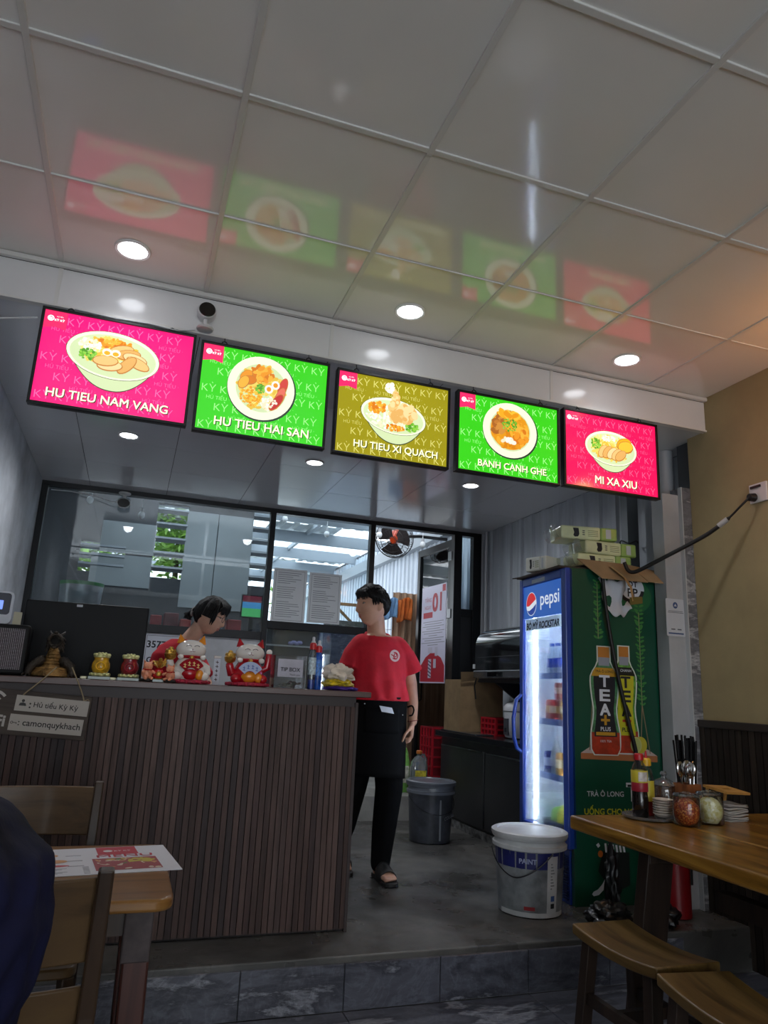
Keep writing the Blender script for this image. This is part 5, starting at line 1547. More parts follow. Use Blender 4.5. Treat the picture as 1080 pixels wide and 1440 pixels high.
# ---- prints on the near green side (faces -y): coordinates (u along x, v up)
def side(mb, pts, d=0.001):
    return mb.poly(on_y(pts, -d))
def tea_bottle(u0, v0, wv, h, liquid, label, capc, edge, d0):
    """printed tea bottle: outline, liquid, label, cap"""
    def prof(s):   # half width at height fraction
        if s < 0.05: return 0.80 + 0.2 * (s / 0.05)
        if s < 0.20: return 1.0
        if s < 0.42: return 1.0 - 0.22 * math.sin((s - 0.20) / 0.22 * PI / 2)
        if s < 0.70: return 0.78 + 0.20 * math.sin((s - 0.42) / 0.28 * PI / 2)
        if s < 0.84: return 0.98 - 0.56 * ((s - 0.70) / 0.14) ** 1.5
        return 0.42
    def strip(a, b, k=1.0, add=0.0):
        ss = np.linspace(a, b, 22)
        L = [(u0 - prof(q) * wv * k - add, v0 + h * q) for q in ss]
        R = [(u0 + prof(q) * wv * k + add, v0 + h * q) for q in ss[::-1]]
        return L + R
    def lay(pts, m, d, name):
        MB().poly(on_y(pts, -d)).build(name, m, fr, smooth=0)
    lay(strip(-0.01, 1.01, 1.0, 0.008), mat('print_edge', (214, 224, 216), 0.4), d0, 'bottle_outline')
    lay(strip(0.0, 1.0), mat(edge[0], edge[1], 0.4, var=0.4, vscale=30), d0 + 0.0003, 'bottle_print')
    lay(strip(0.0, 0.20), mat('tea_red', (170, 56, 30), 0.35, var=0.2, vscale=20), d0 + 0.0006, 'tea_print')
    lay(strip(0.16, 0.76, 0.80), mat(label[0], label[1], 0.4), d0 + 0.0009, 'label_print')
    lay(strip(0.72, 0.80, 0.98), mat(capc[0], capc[1], 0.4), d0 + 0.0011, 'shoulder_print')
    lay([(u0 - wv * 0.42, v0 + h * 0.90), (u0 + wv * 0.42, v0 + h * 0.90), (u0 + wv * 0.40, v0 + h), (u0 - wv * 0.40, v0 + h)], mat('cap_ochre', (190, 124, 50), 0.4), d0 + 0.0012, 'cap_print')
    lay([(u0 - wv * 0.40, v0 + h * 0.82), (u0 + wv * 0.40, v0 + h * 0.82), (u0 + wv * 0.40, v0 + h * 0.90), (u0 - wv * 0.40, v0 + h * 0.90)], mat('neck_grey', (150, 156, 170), 0.4), d0 + 0.0010, 'neck_print')
VB = 0.772      # top of the printed swing board
tea_bottle(0.365, VB, 0.076, 0.585, None, ('label_yellow', (196, 196, 40)), ('shoulder_black', (26, 28, 26)), ('leaf_bottle', (90, 140, 60)), 0.0008)
tea_bottle(0.235, VB - 0.01, 0.088, 0.585, None, ('label_black', (24, 24, 34)), ('shoulder_gold', (196, 148, 40)), ('green_bottle', (70, 120, 80)), 0.0028)
for u0, w_, top, plus, sub, d in ((0.235, 0.062, 'header_white', 'shoulder_gold', 'header_white', 0.0044), (0.372, 0.058, 'print_black', 'tea_red', 'print_black', 0.0024)):
    mb = MB()
    for k, ch in enumerate('TEA'):
        mb.text(ch, (u0, -d, VB + 0.385 - k * 0.078), X3, Z3, width=w_, height=0.060, bold=0.03)
    mb.text('PLUS', (u0, -d, VB + 0.125), X3, Z3, width=0.062, bold=0.02)
    mb.build('lettering', MATS[top], fr, smooth=0)
    mb = MB()
    mb.box(u0 - 0.028, u0 + 0.028, -d - 0.0005, -d, VB + 0.166, VB + 0.179).box(u0 - 0.0075, u0 + 0.0075, -d - 0.0005, -d, VB + 0.145, VB + 0.200)
    mb.build('plus_mark', MATS[plus], fr, smooth=0)
mb = MB()
mb.text('TRÀ Ô LONG', (0.235, -0.0046, VB + 0.440), X3, Z3, width=0.115, bold=0.01)
mb.build('lettering', MATS['print_black'], fr, smooth=0)
mb = MB()
mb.text('CHANH', (0.375, -0.0026, VB + 0.450), X3, Z3, width=0.07, bold=0.01)
mb.text('100% TEA', (0.235, -0.0046, VB + 0.06), X3, Z3, width=0.07)
mb.build('lettering', MATS['header_white'], fr, smooth=0)
MB().box(0.175, 0.295, -0.0042, -0.004, VB + 0.090, VB + 0.108).build('gold_band', MATS['shoulder_gold'], fr, smooth=0)
# swing board, ropes with vines, lemon
mb = MB()
side(mb, [(0.08, VB - 0.005), (0.14, VB + 0.03), (0.50, VB + 0.022), (0.56, VB - 0.012)], 0.0006)
mb.build('board_top_print', mat('board_pale', (196, 176, 170), 0.5), fr, smooth=0)
mb = MB()
side(mb, [(0.08, VB - 0.005), (0.56, VB - 0.012), (0.56, VB - 0.045), (0.08, VB - 0.036)], 0.0007)
mb.build('board_edge_print', mat('board_tan', (176, 110, 66), 0.5), fr, smooth=0)
ROPEM, LEAFM = mat('rope_print', (120, 140, 90), 0.5), mat('vine_green', (60, 130, 62), 0.5)
for u0, va, vb in ((0.205, VB + 0.62, 1.72), (0.475, VB + 0.26, 1.60)):
    mb = MB()
    side(mb, [(u0 - 0.003, va), (u0 + 0.003, va), (u0 + 0.003, vb), (u0 - 0.003, vb)], 0.0007)
    mb.build('rope_print', ROPEM, fr, smooth=0)
    mb = MB()
    rv = random.Random(int(u0 * 1000))
    v_ = va
    while v_ < vb:
        for s in (-1, 1):
            a = rv.uniform(0.2, 0.9)
            L = rv.uniform(0.016, 0.03)
            c = (u0 + s * L * 0.7 * math.cos(a), v_ + L * 0.7 * math.sin(a))
            side(mb, ell(c[0], c[1], L * 0.6, L * 0.26, 9, s * a), 0.0009 + rv.uniform(0, 0.0002))
        v_ += rv.uniform(0.016, 0.03)
    mb.build('vine_print', LEAFM, fr, smooth=0)
mb = MB()
for q in ((0.475, VB + 0.26, 0.455, VB + 0.0), (0.475, VB + 0.26, 0.515, VB - 0.0), (0.16, VB + 0.30, 0.135, VB + 0.01)):
    side(mb, [(q[0] - 0.003, q[1]), (q[0] + 0.003, q[1]), (q[2] + 0.003, q[3]), (q[2] - 0.003, q[3])], 0.0011)
mb.build('rope_print', mat('rope_tan', (130, 116, 90), 0.6), fr, smooth=0)
mb = MB().mat(0)
side(mb, ell(0.455, VB + 0.045, 0.040, 0.045, 20), 0.0030)
mb.mat(1)
side(mb, ell(0.425, VB + 0.045, 0.036, 0.044, 20), 0.0034)
mb.mat(2)
side(mb, ell(0.425, VB + 0.045, 0.030, 0.037, 20), 0.0036)
mb.build('lemon_print', [mat('lemon_yellow', (196, 186, 60), 0.4), mat('lemon_rind', (206, 206, 130), 0.4), mat('lemon_flesh', (186, 196, 120), 0.4)], fr, smooth=0)
# round badge top right
mb = MB().mat(0)
side(mb, ell(0.46, 1.655, 0.105, 0.095, 36), 0.0008)
mb.mat(1)
side(mb, ell(0.430, 1.695, 0.088, 0.082, 36), 0.0012)
mb.mat(2)
side(mb, ell(0.430, 1.695, 0.088, 0.082, 24, 0, -2.6, -0.1) + ell(0.430, 1.695, 0.066, 0.060, 24, 0, -2.6, -0.1)[::-1], 0.0016)
mb.text('OT', (0.440, -0.0018, 1.725), X3, Z3, width=0.065, bold=0.02)
mb.text('PP', (0.440, -0.0018, 1.675), X3, Z3, width=0.065, bold=0.02)
mb.mat(3)
mb.text('CHẤT BÉO', (0.462, -0.0020, 1.628), Vector((0.96, 0, 0.25)), Vector((-0.25, 0, 0.96)), width=0.075)
mb.build('badge_print', [mat('badge_green', (30, 100, 60), 0.4), mat('header_white', (216, 222, 232), 0.4), mat('print_black', (26, 28, 36), 0.6), mat('badge_pale', (200, 210, 204), 0.4)], fr, smooth=0)
# lower lettering and art
mb = MB()
mb.text('TRÀ Ô LONG', (0.225, -0.001, 0.560), X3, Z3, width=0.225, bold=0.012)
mb.build('lettering', MATS['header_white'], fr, smooth=0)
mb = MB()
mb.text('UỐNG CHO NGON', (0.095, -0.001, 0.475), X3, Z3, width=0.37, align='l', bold=0.02)
mb.build('lettering', MATS['label_yellow'], fr, smooth=0)
mb = MB()
mb.text('TEA+', (0.360, -0.001, 0.568), X3, Z3, height=0.085, align='l', bold=0.05)
mb.build('lettering', MATS['header_white'], fr, smooth=0)
mb = MB()
mb.text('TEA+', (0.364, -0.0014, 0.568), X3, Z3, height=0.075, align='l', bold=0.01)
mb.build('lettering', MATS['label_black'], fr, smooth=0)
mb = MB()
for k in range(6):
    side(mb, [(0.215 + 0.022 * k, 0.262), (0.227 + 0.022 * k, 0.262), (0.222 + 0.022 * k, 0.307 - 0.003 * k), (0.210 + 0.022 * k, 0.307 - 0.003 * k)], 0.001)
side(mb, [(0.16, 0.30), (0.175, 0.31), (0.185, 0.295), (0.172, 0.285)], 0.001)
side(mb, [(u, v + 0.02) for u, v in ((0.14, 0.03), (0.17, 0.035), (0.20, 0.06), (0.225, 0.115), (0.23, 0.145), (0.215, 0.12), (0.19, 0.085), (0.165, 0.062), (0.14, 0.052), (0.13, 0.04))], 0.001)
mb.build('white_art_print', MATS['header_white'], fr, smooth=0)
mb = MB()
side(mb, [(0.17, 0.17), (0.20, 0.27), (0.36, 0.26), (0.36, 0.10), (0.26, 0.06)], 0.0007)
mb.build('dark_art_print', mat('art_dark', (16, 26, 24), 0.4), fr, smooth=0)
mb = MB()
side(mb, ell(0.185, 0.255, 0.015, 0.017, 16), 0.0012)
mb.build('orange_art_print', mat('art_orange', (206, 110, 40), 0.4), fr, smooth=0)
nest(fr, 'door', {'door_glass', 'door_handle', 'maker_plate', 'header_panel', 'brand_print', 'emblem_print', 'sticker', 'sticker_print'})
nest(fr, 'side_panel', {'bottle_outline', 'bottle_print', 'tea_print', 'label_print', 'shoulder_print', 'cap_print', 'neck_print', 'lettering', 'plus_mark', 'gold_band', 'board_top_print', 'board_edge_print', 'rope_print', 'vine_print', 'lemon_print', 'badge_print', 'white_art_print', 'dark_art_print', 'orange_art_print'})
# crumpled white paper taped under the cardboard
o = MB()
o.grid(lambda u, v: (0.205 + 0.17 * u + 0.04 * v, -0.012 - 0.014 * math.sin(u * 9 + v * 4) - 0.012 * math.sin(v * 8), 1.74 - 0.17 * v - 0.045 * math.sin(u * PI) * v + 0.012 * math.sin(u * 15)), 16, 10)
pp = tag(o.build('crumpled_paper', mat('paper_white', (206, 210, 220), 0.6), smooth=30, solid=0.002), 'crumpled white paper sheets taped to the green fridge side', 'paper')
pp.matrix_world = fr.matrix_basis
# ---------------------------------------------------------------- cardboard and tissue packs on top
CARD = mat('brown_cardboard', (164, 138, 104), 0.85, var=0.08, vscale=6, bmp=0.1, bscale=40)
CARDD = mat('dark_cardboard', (70, 60, 50), 0.85, var=0.15, vscale=6)
ZF = ZP + H
t = thing('cardboard_sheet', 'flattened cardboard box folded over the top of the fridge', 'cardboard', (2.312, 3.552, ZF), math.radians(-4))
MB().box(-0.03, 0.70, 0.02, 0.58, 0.001, 0.012).build('flat_sheet', CARDD, t, smooth=0)
def flap(pts, m=CARD, nm='flap'):
    n = (Vector(pts[1]) - Vector(pts[0])).cross(Vector(pts[2]) - Vector(pts[0])).normalized() * 0.006
    MB().prism(pts, n).build(nm, m, t, smooth=0)
flap([(0.10, 0.035, 0.066), (0.44, 0.035, 0.060), (0.49, -0.085, -0.058), (0.19, -0.085, -0.058)])
flap([(0.44, 0.035, 0.058), (0.69, 0.035, 0.030), (0.74, -0.095, -0.062), (0.49, -0.085, -0.052)])
flap([(-0.05, 0.60, 0.004), (0.16, 0.02, 0.030), (0.30, 0.25, 0.045), (0.10, 0.60, 0.030)], CARDD)
MB().tube([(0.29, -0.02, 0.022), (0.335, -0.085, -0.045), (0.36, -0.105, -0.10), (0.39, -0.08, -0.17)], 0.022, 8, True, (1.0, 0.12)).build('packing_tape', mat('packing_tape', (186, 150, 96), 0.3), t)
flap([(0.36, -0.095, -0.160), (0.44, -0.095, -0.150), (0.45, -0.080, -0.185), (0.37, -0.080, -0.20)], mat('tape_end', (120, 104, 50), 0.5), 'tape_end')
GREENP = mat('tissue_pale_green', (222, 227, 182), 0.3, var=0.05, vscale=8)
GREEND = mat('tissue_green', (160, 192, 106), 0.3)
def tissue(label, x, y, z, rz, clear_end, white=False):
    t = thing('tissue_pack', label, 'tissue pack', (x, y, z), rz, 'tissue packs on the fridge')
    L, W2, h = 0.36, 0.20, 0.082
    WH = mat('tissue_white', (222, 224, 214), 0.35)
    MB().box(0, L * 0.70, 0, W2, 0, h).build('pack', WH if white else GREENP, t, smooth=0, bevel=0.012, seg=3)
    MB().box(L * 0.70, L, 0.0, W2, 0, h).build('wrapped_end' if white else 'green_end', WH if white else GREEND, t, smooth=0, bevel=0.012, seg=3)
    mb = MB()
    mb.prism([(0.075 + u, -0.0006, v) for u, v in ((0.0, 0.068), (0.036, 0.068), (0.040, 0.03), (0.032, 0.015), (0.012, 0.012), (0.002, 0.022), (0.008, 0.04))], (0, -0.0006, 0))
    for k in range(3):
        mb.box(0.135, 0.15, -0.0012, -0.0004, 0.026 + 0.012 * k, 0.031 + 0.012 * k)
    mb.build('black_print', mat('print_black', (26, 28, 36), 0.6), t, smooth=0)
    mb = MB()
    for k in range(4):
        mb.box(0.17, 0.235, -0.0012, -0.0004, 0.02 + 0.011 * k, 0.024 + 0.011 * k)
    mb.build('grey_print', mat('print_olive', (150, 156, 110), 0.6), t, smooth=0)
    mb = MB().box(0.285, 0.318, -0.0012, -0.0004, 0.012, 0.07)
    mb.build('pale_print', mat('sticker_white', (196, 204, 206), 0.5), t, smooth=0)
    if clear_end:
        MB().grid(lambda u, v: (-0.055 * math.sin(PI * u * 0.5 + 0.3) * (0.6 + 0.4 * math.sin(v * 7)), 0.01 + 0.18 * v, 0.005 + 0.075 * u + 0.008 * math.sin(v * 11)), 6, 10).build('wrapper_end', glass('clear_wrapper', (236, 238, 232), 0.15, 0.15, 1.0, 0.25), t)
    nest(t, 'pack', {'black_print', 'grey_print', 'pale_print'})
    return t
tissue('pale green tissue pack lying flat, lowest of the fridge stack', 2.475, 3.66, ZF + 0.040, math.radians(-6), True)
tissue('pale green tissue pack in the middle of the fridge stack', 2.52, 3.645, ZF + 0.124, math.radians(-2), True)
tissue('pale green tissue pack on top of the fridge stack', 2.385, 3.70, ZF + 0.210, math.radians(-12), True)
t = tissue('loose white tissue pack at the far front edge of the fridge top', 2.30, 3.98, ZF + 0.040, math.radians(-70), False, True)
t.scale = (0.45, 0.75, 1.1)
t.location = (2.30, 3.98, ZF + 0.028)
# ---------------------------------------------------------------- socket, plug and cord
t = thing('wall_socket', 'white wall socket with a black plug on the beige wall', 'socket', (3.08, 2.86, 2.36))
MB().box(-0.014, 0, -0.055, 0.06, -0.05, 0.055).build('plate', mat('socket_white', (214, 216, 218), 0.3), t, smooth=0, bevel=0.004)
MB().cyl((-0.014, 0.025, -0.02), (-0.05, 0.03, -0.022), 0.024, 0.020, 18).build('plug', mat('plug_black', (20, 20, 22), 0.4), t, bevel=0.003)
MB().box(-0.022, -0.014, -0.02, 0.045, 0.03, 0.042).build('adapter', MATS['plug_black'], t, smooth=0)
cp = [(3.03, 2.89, 2.335), (3.005, 2.93, 2.29), (2.985, 3.0, 2.235), (2.94, 3.09, 2.17), (2.88, 3.18, 2.115), (2.81, 3.27, 2.06), (2.74, 3.36, 2.005), (2.69, 3.42, 1.972), (2.665, 3.445, 1.985), (2.65, 3.455, 2.03)]
t = thing('power_cord', 'thick black power cord sagging from the wall socket to the fridge top', 'cord', (0, 0, 0))
MB().tube(cr(cp), [0.006] * 12 + [0.0115] * 43, 10).build('sleeve', mat('cord_black', (18, 18, 20), 0.5), t)
MB().tube([cp[2], tuple((Vector(cp[2]) + Vector(cp[3])) / 2)], 0.0145, 10).build('tape_wrap', mat('tape_grey', (176, 178, 180), 0.5), t)
tag(MB().tube(cr([(2.525, 3.495, 1.935), (2.54, 3.50, 1.82), (2.565, 3.505, 1.66), (2.615, 3.505, 1.40), (2.675, 3.505, 1.15), (2.735, 3.505, 0.90), (2.77, 3.51, 0.5), (2.775, 3.50, 0.21)]), 0.0115, 10).build('hanging_cable', mat('cord_black', (18, 18, 20), 0.5)), 'thick black cable hanging down across the green fridge side', 'cable')
# white pipe above the pillar, steel angle on the sheet wall
tag(MB().cyl((3.12, 3.62, 2.30), (3.12, 3.62, 2.828), 0.045, n=20).build('white_pipe', mat('pipe_grey', (176, 180, 186), 0.4)), 'thick pale pipe rising to the ceiling behind the pillar', 'pipe')
t = thing('steel_angle', 'grey steel angle post with a wire tie on the metal wall', 'post', (3.12, 4.02, ZP))
MB().box(0.0, 0.09, 0, 0.006, 0, 2.60).box(0.0, 0.006, 0.006, 0.07, 0, 2.60).build('angle', mat('angle_grey', (110, 116, 122), 0.5, 0.3), t, smooth=0)
MB().tube([(0.09 * math.sin(a) * 0.7 + 0.03, 0.05 * math.cos(a) + 0.03, 2.11 + 0.012 * math.sin(3 * a)) for a in np.linspace(0, 2 * PI, 17)], 0.005, 6).build('wire_tie', mat('tie_dark', (50, 52, 56), 0.6), t)
tag(MB().tube([(3.20, 6.3, 2.82), (3.20, 6.3, 1.55)], 0.014, 10).build('conduit_pipe', mat('pipe_grey', (176, 180, 186), 0.4)), 'thin vertical conduit at the back corner of the metal wall', 'conduit')
t = thing('switch_box', 'small grey switch box below the thin conduit', 'switch', (3.18, 6.3, 1.50))
MB().box(-0.04, 0.04, -0.03, 0.03, -0.08, 0.06).build('box', mat('switch_grey', (150, 154, 158), 0.4), t, smooth=0, bevel=0.004)
MB().box(-0.10, -0.04, -0.015, 0.015, -0.02, 0.02).build('lever', mat('socket_white', (214, 216, 218), 0.3), t, smooth=0)
# notice plate on the pillar (its code square is left out)
t = thing('pillar_sign', 'small white laminated sign on the pale pillar', 'sign', (2.947, 3.399, 1.62))
MB().prism(on_y(rrect(-0.066, 0.062, 0.0, 0.215, 0.008), 0.0), (0, -0.003, 0)).build('plate', mat('sign_white', (196, 202, 210), 0.3), t, smooth=0)
mb = MB()
side2 = lambda pts: mb.poly(on_y(pts, -0.0036))
mb.mat(0)
side2(ell(0, 0.178, 0.017, 0.019, 20))
mb.mat(1)
mb.poly(on_y([(-0.010, 0.172), (0.010, 0.172), (0.0, 0.188)], -0.004))
mb.mat(2)
for k, wv in enumerate((0.1, 0.11)):
    mb.box(-wv / 2, wv / 2, -0.004, -0.0034, 0.142 - 0.008 * k, 0.145 - 0.008 * k)
for x in (-0.022, 0.022):
    mb.box(x - 0.014, x + 0.014, -0.004, -0.0034, 0.036, 0.043)
mb.mat(0)
mb.box(-0.055, 0.05, -0.004, -0.0034, 0.012, 0.020)
mb.build('sign_print', [mat('sign_blue', (60, 84, 130), 0.4), MATS['sign_white'], mat('sign_grey', (90, 96, 106), 0.4)], t, smooth=0)
# ================================================================ under-counter chiller along the right wall
BSS = mat('dark_stainless', (58, 59, 62), 0.38, 0.5, var=0.12, vscale=2)
t = thing('worktop_chiller', 'long dark steel under-counter chiller beside the wall', 'chiller', (2.63, 4.32, ZP), 0)
MB().box(0.02, 0.585, 0.0, 1.70, 0.055, 0.69).build('body', BSS, t, smooth=0, bevel=0.004)
MB().box(0.0, 0.02, 0.03, 0.84, 0.075, 0.625).build('door', BSS, t, smooth=0, bevel=0.005)
MB().box(0.0, 0.02, 0.86, 1.67, 0.075, 0.625).build('door', BSS, t, smooth=0, bevel=0.005)
for y0, y1 in ((0.06, 0.81), (0.89, 1.64)):
    MB().box(-0.007, 0.003, y0, y1, 0.615, 0.628).build('handle_strip', mat('bright_edge', (120, 122, 126), 0.25, 0.9), t, smooth=0)
MB().box(-0.035, 0.585, -0.02, 1.72, 0.69, 0.735).build('worktop', mat('worktop_steel', (70, 72, 76), 0.22, 0.85), t, smooth=0, bevel=0.004)
MB().box(0.005, 0.58, 0.02, 1.66, 0.0, 0.055).build('plinth', mat('plinth_dirty', (90, 90, 90), 0.6, 0.3, var=0.7, vscale=18), t, smooth=0)
ZW = ZP + 0.735
tag(MB().box(2.62, 2.78, 5.30, 5.98, ZW + 0.001, ZW + 0.012).build('steel_tray', mat('bright_edge', (120, 122, 126), 0.25, 0.9), smooth=0, bevel=0.003), 'flat bright steel tray lying on the dark worktop', 'tray')
# red crate behind the end of the chiller
def crate(name, label, loc, rz, w_, d_, h_):
    t = thing(name, label, 'crate', loc, rz, 'red plastic crates')
    R_ = mat('crate_red', (176, 22, 40), 0.4)
    RD = mat('crate_web', (112, 14, 28), 0.5)  # darker red puts the shade between the ribs into the colour
    th = 0.006
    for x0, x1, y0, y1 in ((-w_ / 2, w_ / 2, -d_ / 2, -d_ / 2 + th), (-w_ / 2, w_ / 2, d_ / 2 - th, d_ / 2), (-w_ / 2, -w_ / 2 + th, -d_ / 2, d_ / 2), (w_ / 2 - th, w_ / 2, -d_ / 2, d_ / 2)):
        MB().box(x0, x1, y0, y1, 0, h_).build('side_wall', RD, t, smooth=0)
    MB().box(-w_ / 2, w_ / 2, -d_ / 2, d_ / 2, 0, 0.006).build('floor_grid', R_, t, smooth=0)
    n = max(3, int(h_ / 0.075))
    for k in range(n + 1):
        z = (h_ - 0.014) * k / n
        MB().box(-w_ / 2 - 0.012, w_ / 2 + 0.012, -d_ / 2 - 0.012, -d_ / 2, z, z + 0.014).build('rib', R_, t, smooth=0)
        MB().box(-w_ / 2 - 0.012, -w_ / 2, -d_ / 2, d_ / 2, z, z + 0.014).build('rib', R_, t, smooth=0)
    for k in range(5):
        x, y = -w_ / 2 + w_ * k / 4, -d_ / 2 + d_ * k / 4
        MB().box(x - 0.006, x + 0.006, -d_ / 2 - 0.012, -d_ / 2, 0, h_).build('rib', R_, t, smooth=0)
        MB().box(-w_ / 2 - 0.012, -w_ / 2, y - 0.006, y + 0.006, 0, h_).build('rib', R_, t, smooth=0)
    return t
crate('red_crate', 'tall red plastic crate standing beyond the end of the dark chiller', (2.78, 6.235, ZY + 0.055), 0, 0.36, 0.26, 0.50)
tag(MB().box(2.60, 2.96, 6.10, 6.37, ZY, ZY + 0.053).build('crate_plinth', CONC, smooth=0, bevel=0.004), 'low concrete block under the tall red crate', 'block')
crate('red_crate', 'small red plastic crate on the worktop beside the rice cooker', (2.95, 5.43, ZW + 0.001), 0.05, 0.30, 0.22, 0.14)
# brown paper sack / carton
t = thing('carton_box', 'opened brown carton standing on the dark worktop below the black cabinet', 'carton', (2.64, 5.62, ZW + 0.012), 0)
MB().box(0.0, 0.40, 0.02, 0.34, 0, 0.42).build('box', mat('tan_carton', (140, 116, 84), 0.85, var=0.1, vscale=8), t, smooth=0)
MB().prism([(0.0, 0.0, 0.40), (0.16, 0.0, 0.42), (0.14, -0.03, 0.49), (-0.02, -0.03, 0.48)], (0, 0.008, 0)).build('open_flap', mat('tan_carton', (140, 116, 84), 0.85), t, smooth=0)
# rice cooker
t = thing('rice_cooker', 'white and grey rice cooker on the dark worktop', 'rice cooker', (2.90, 5.06, ZW))
MB().lathe([(0.11, 0.0), (0.135, 0.012), (0.145, 0.06), (0.145, 0.19), (0.135, 0.205)], n=32).build('body', mat('cooker_grey', (170, 174, 178), 0.3, var=0.05), t)
MB().lathe([(0.140, 0.200), (0.148, 0.206), (0.146, 0.235), (0.12, 0.262), (0.06, 0.272), (0.001, 0.274)], n=32).build('lid', mat('cooker_lid', (196, 198, 202), 0.3), t)
MB().prism([(-0.149, -0.035, 0.03), (-0.149, 0.035, 0.03), (-0.149, 0.035, 0.15), (-0.149, -0.035, 0.15)], (0.02, 0, 0)).build('control_panel', mat('cooker_panel', (70, 72, 78), 0.3), t, smooth=0, bevel=0.004)
MB().prism([(-0.151, -0.015, 0.05), (-0.151, 0.015, 0.05), (-0.151, 0.015, 0.08), (-0.151, -0.015, 0.08)], (0.003, 0, 0)).build('button', MATS['print_black'], t, smooth=0)
MB().lathe([(0.02, 0.274), (0.02, 0.285), (0.01, 0.29)], n=14).build('steam_vent', MATS['cooker_panel'], t)
# wall shelf with the black curved cabinet (dish steriliser)
t = thing('wall_shelf', 'dark wall shelf carrying the black curved cabinet', 'shelf', (2.80, 4.60, 1.345))
MB().box(0.0, 0.42, 0, 1.05, 0, 0.03).build('board', mat('shelf_dark', (56, 58, 62), 0.5), t, smooth=0, bevel=0.003)
for y in (0.12, 0.9):
    MB().prism([(0.42, y, 0.0), (0.10, y, 0.0), (0.42, y, -0.22)], (0, 0.03, 0)).build('bracket', MATS['shelf_dark'], t, smooth=0)
t = thing('black_cabinet', 'glossy black curved steriliser cabinet on the wall shelf', 'steriliser', (2.74, 4.62, 1.375))
CB = mat('cabinet_gloss_black', (14, 14, 16), 0.08, coat=1.0)
prof = [(0.0, 0.0), (0.0, 0.20)] + [(0.16 - 0.16 * math.cos(a), 0.20 + 0.15 * math.sin(a)) for a in np.linspace(0.15, PI / 2, 10)] + [(0.46, 0.35), (0.46, 0.0)]
MB().prism([(x, 0, z + 0.06) for x, z in prof], (0, 0.95, 0)).build('hood', CB, t, smooth=35)
MB().box(-0.012, 0.46, -0.01, 0.96, 0.0, 0.06).build('steel_rail', mat('brushed_rail', (150, 152, 156), 0.25, 0.9), t, smooth=0, bevel=0.004)
MB().box(-0.016, -0.011, 0.45, 0.70, 0.012, 0.046).build('control_window', mat('window_black', (12, 12, 14), 0.1), t, smooth=0)
MB().prism([(x * 1.03 - 0.012, -0.012, z * 1.03 + 0.058) for x, z in prof], (0, 0.05, 0)).build('end_cheek', mat('cheek_black', (24, 24, 27), 0.3), t, smooth=35)
MB().box(-0.004, -0.001, 0.08, 0.9, 0.165, 0.17).build('seam_line', MATS['brushed_rail'], t, smooth=0)
MB().tube([(0.03, 0.97, 0.02), (0.02, 1.0, -0.06), (0.03, 0.99, -0.17)], 0.006, 6).build('short_cord', MATS['cord_black'], t)
# ================================================================ buckets
def bucket(name, label, loc, r0, r1, h, bodym, rimm, lidm, rz, group='lidded buckets'):
    t = thing(name, label, 'bucket', loc, rz, group)
    MB().lathe([(r0 * 0.9, 0.0), (r0, 0.006), (r0 + (r1 - r0) * 0.80, h * 0.80), (r0 + (r1 - r0) * 0.80 - 0.004, h * 0.80)], n=40).build('body', bodym, t)
    q = r0 + (r1 - r0) * 0.8
    MB().lathe([(q - 0.006, h * 0.79), (q + 0.012, h * 0.795), (q + 0.013, h * 0.84), (q + 0.004, h * 0.85), (r1 - 0.004, h * 0.90), (r1 + 0.006, h * 0.905), (r1 + 0.010, h * 0.92), (r1 + 0.010, h * 0.965), (r1 + 0.002, h * 0.975)], n=40).build('rim_rings', rimm, t)
    MB().lathe([(r1 + 0.012, h * 0.935), (r1 + 0.014, h * 0.945), (r1 + 0.014, h * 0.985), (r1 + 0.004, h), (r1 - 0.014, h), (r1 - 0.020, h * 0.985), (0.001, h * 0.985)], n=40).build('lid', lidm, t)
    return t, q
WHT = mat('bucket_white', (196, 198, 200), 0.4, var=0.06, vscale=10)
t, q = bucket('paint_bucket', 'white lidded paint bucket with a navy and grey printed wrap', (2.07, 3.545, ZP), 0.158, 0.182, 0.385, mat('bucket_wrap_grey', (120, 124, 128), 0.4, var=0.2, vscale=12), WHT, WHT, 0.0)
def wrap(a0, a1, z0, z1, m, nm, r_off=0.0012, n=14):
    r0, r1, h = 0.158, 0.182, 0.385
    def rad(z):
        return r0 + (r1 - r0) * 0.80 * min(1, z / (h * 0.80)) + r_off
    MB().grid(lambda u, v: (rad(z0 + (z1 - z0) * v) * math.cos(a0 + (a1 - a0) * u), rad(z0 + (z1 - z0) * v) * math.sin(a0 + (a1 - a0) * u), z0 + (z1 - z0) * v), n, 2).build(nm, m, t, smooth=60)
A0 = -PI / 2 - 0.55
wrap(-PI, 0.6, 0.006, 0.028, WHT, 'base_band')
wrap(A0 - 1.3, 0.4, 0.225, 0.300, mat('wrap_navy', (34, 40, 104), 0.4), 'navy_band')
wrap(A0 + 0.55, A0 + 0.92, 0.025, 0.285, WHT, 'white_strip', 0.002)
wrap(A0 - 0.15, A0 + 0.18, 0.038, 0.055, mat('wrap_red', (150, 40, 46), 0.4), 'red_mark', 0.002)
wrap(A0 + 0.68, A0 + 0.82, 0.080, 0.105, mat('wrap_blue', (60, 90, 150), 0.4), 'blue_mark', 0.003)
wrap(A0 + 0.68, A0 + 0.82, 0.048, 0.070, MATS['print_black'], 'black_mark', 0.003)
for k in range(9):
    wrap(A0 + 0.66, A0 + 0.66 + 0.14 * ((k * 7) % 4 + 2) / 5, 0.135 + 0.014 * k, 0.141 + 0.014 * k, mat('wrap_fine', (130, 132, 136), 0.5), 'fine_print', 0.003, 4)
rr_, al = 0.1815, A0 - 0.02
pc = Vector((rr_ * math.cos(al), rr_ * math.sin(al), 0.262))
tx = Vector((-math.sin(al), math.cos(al), 0))
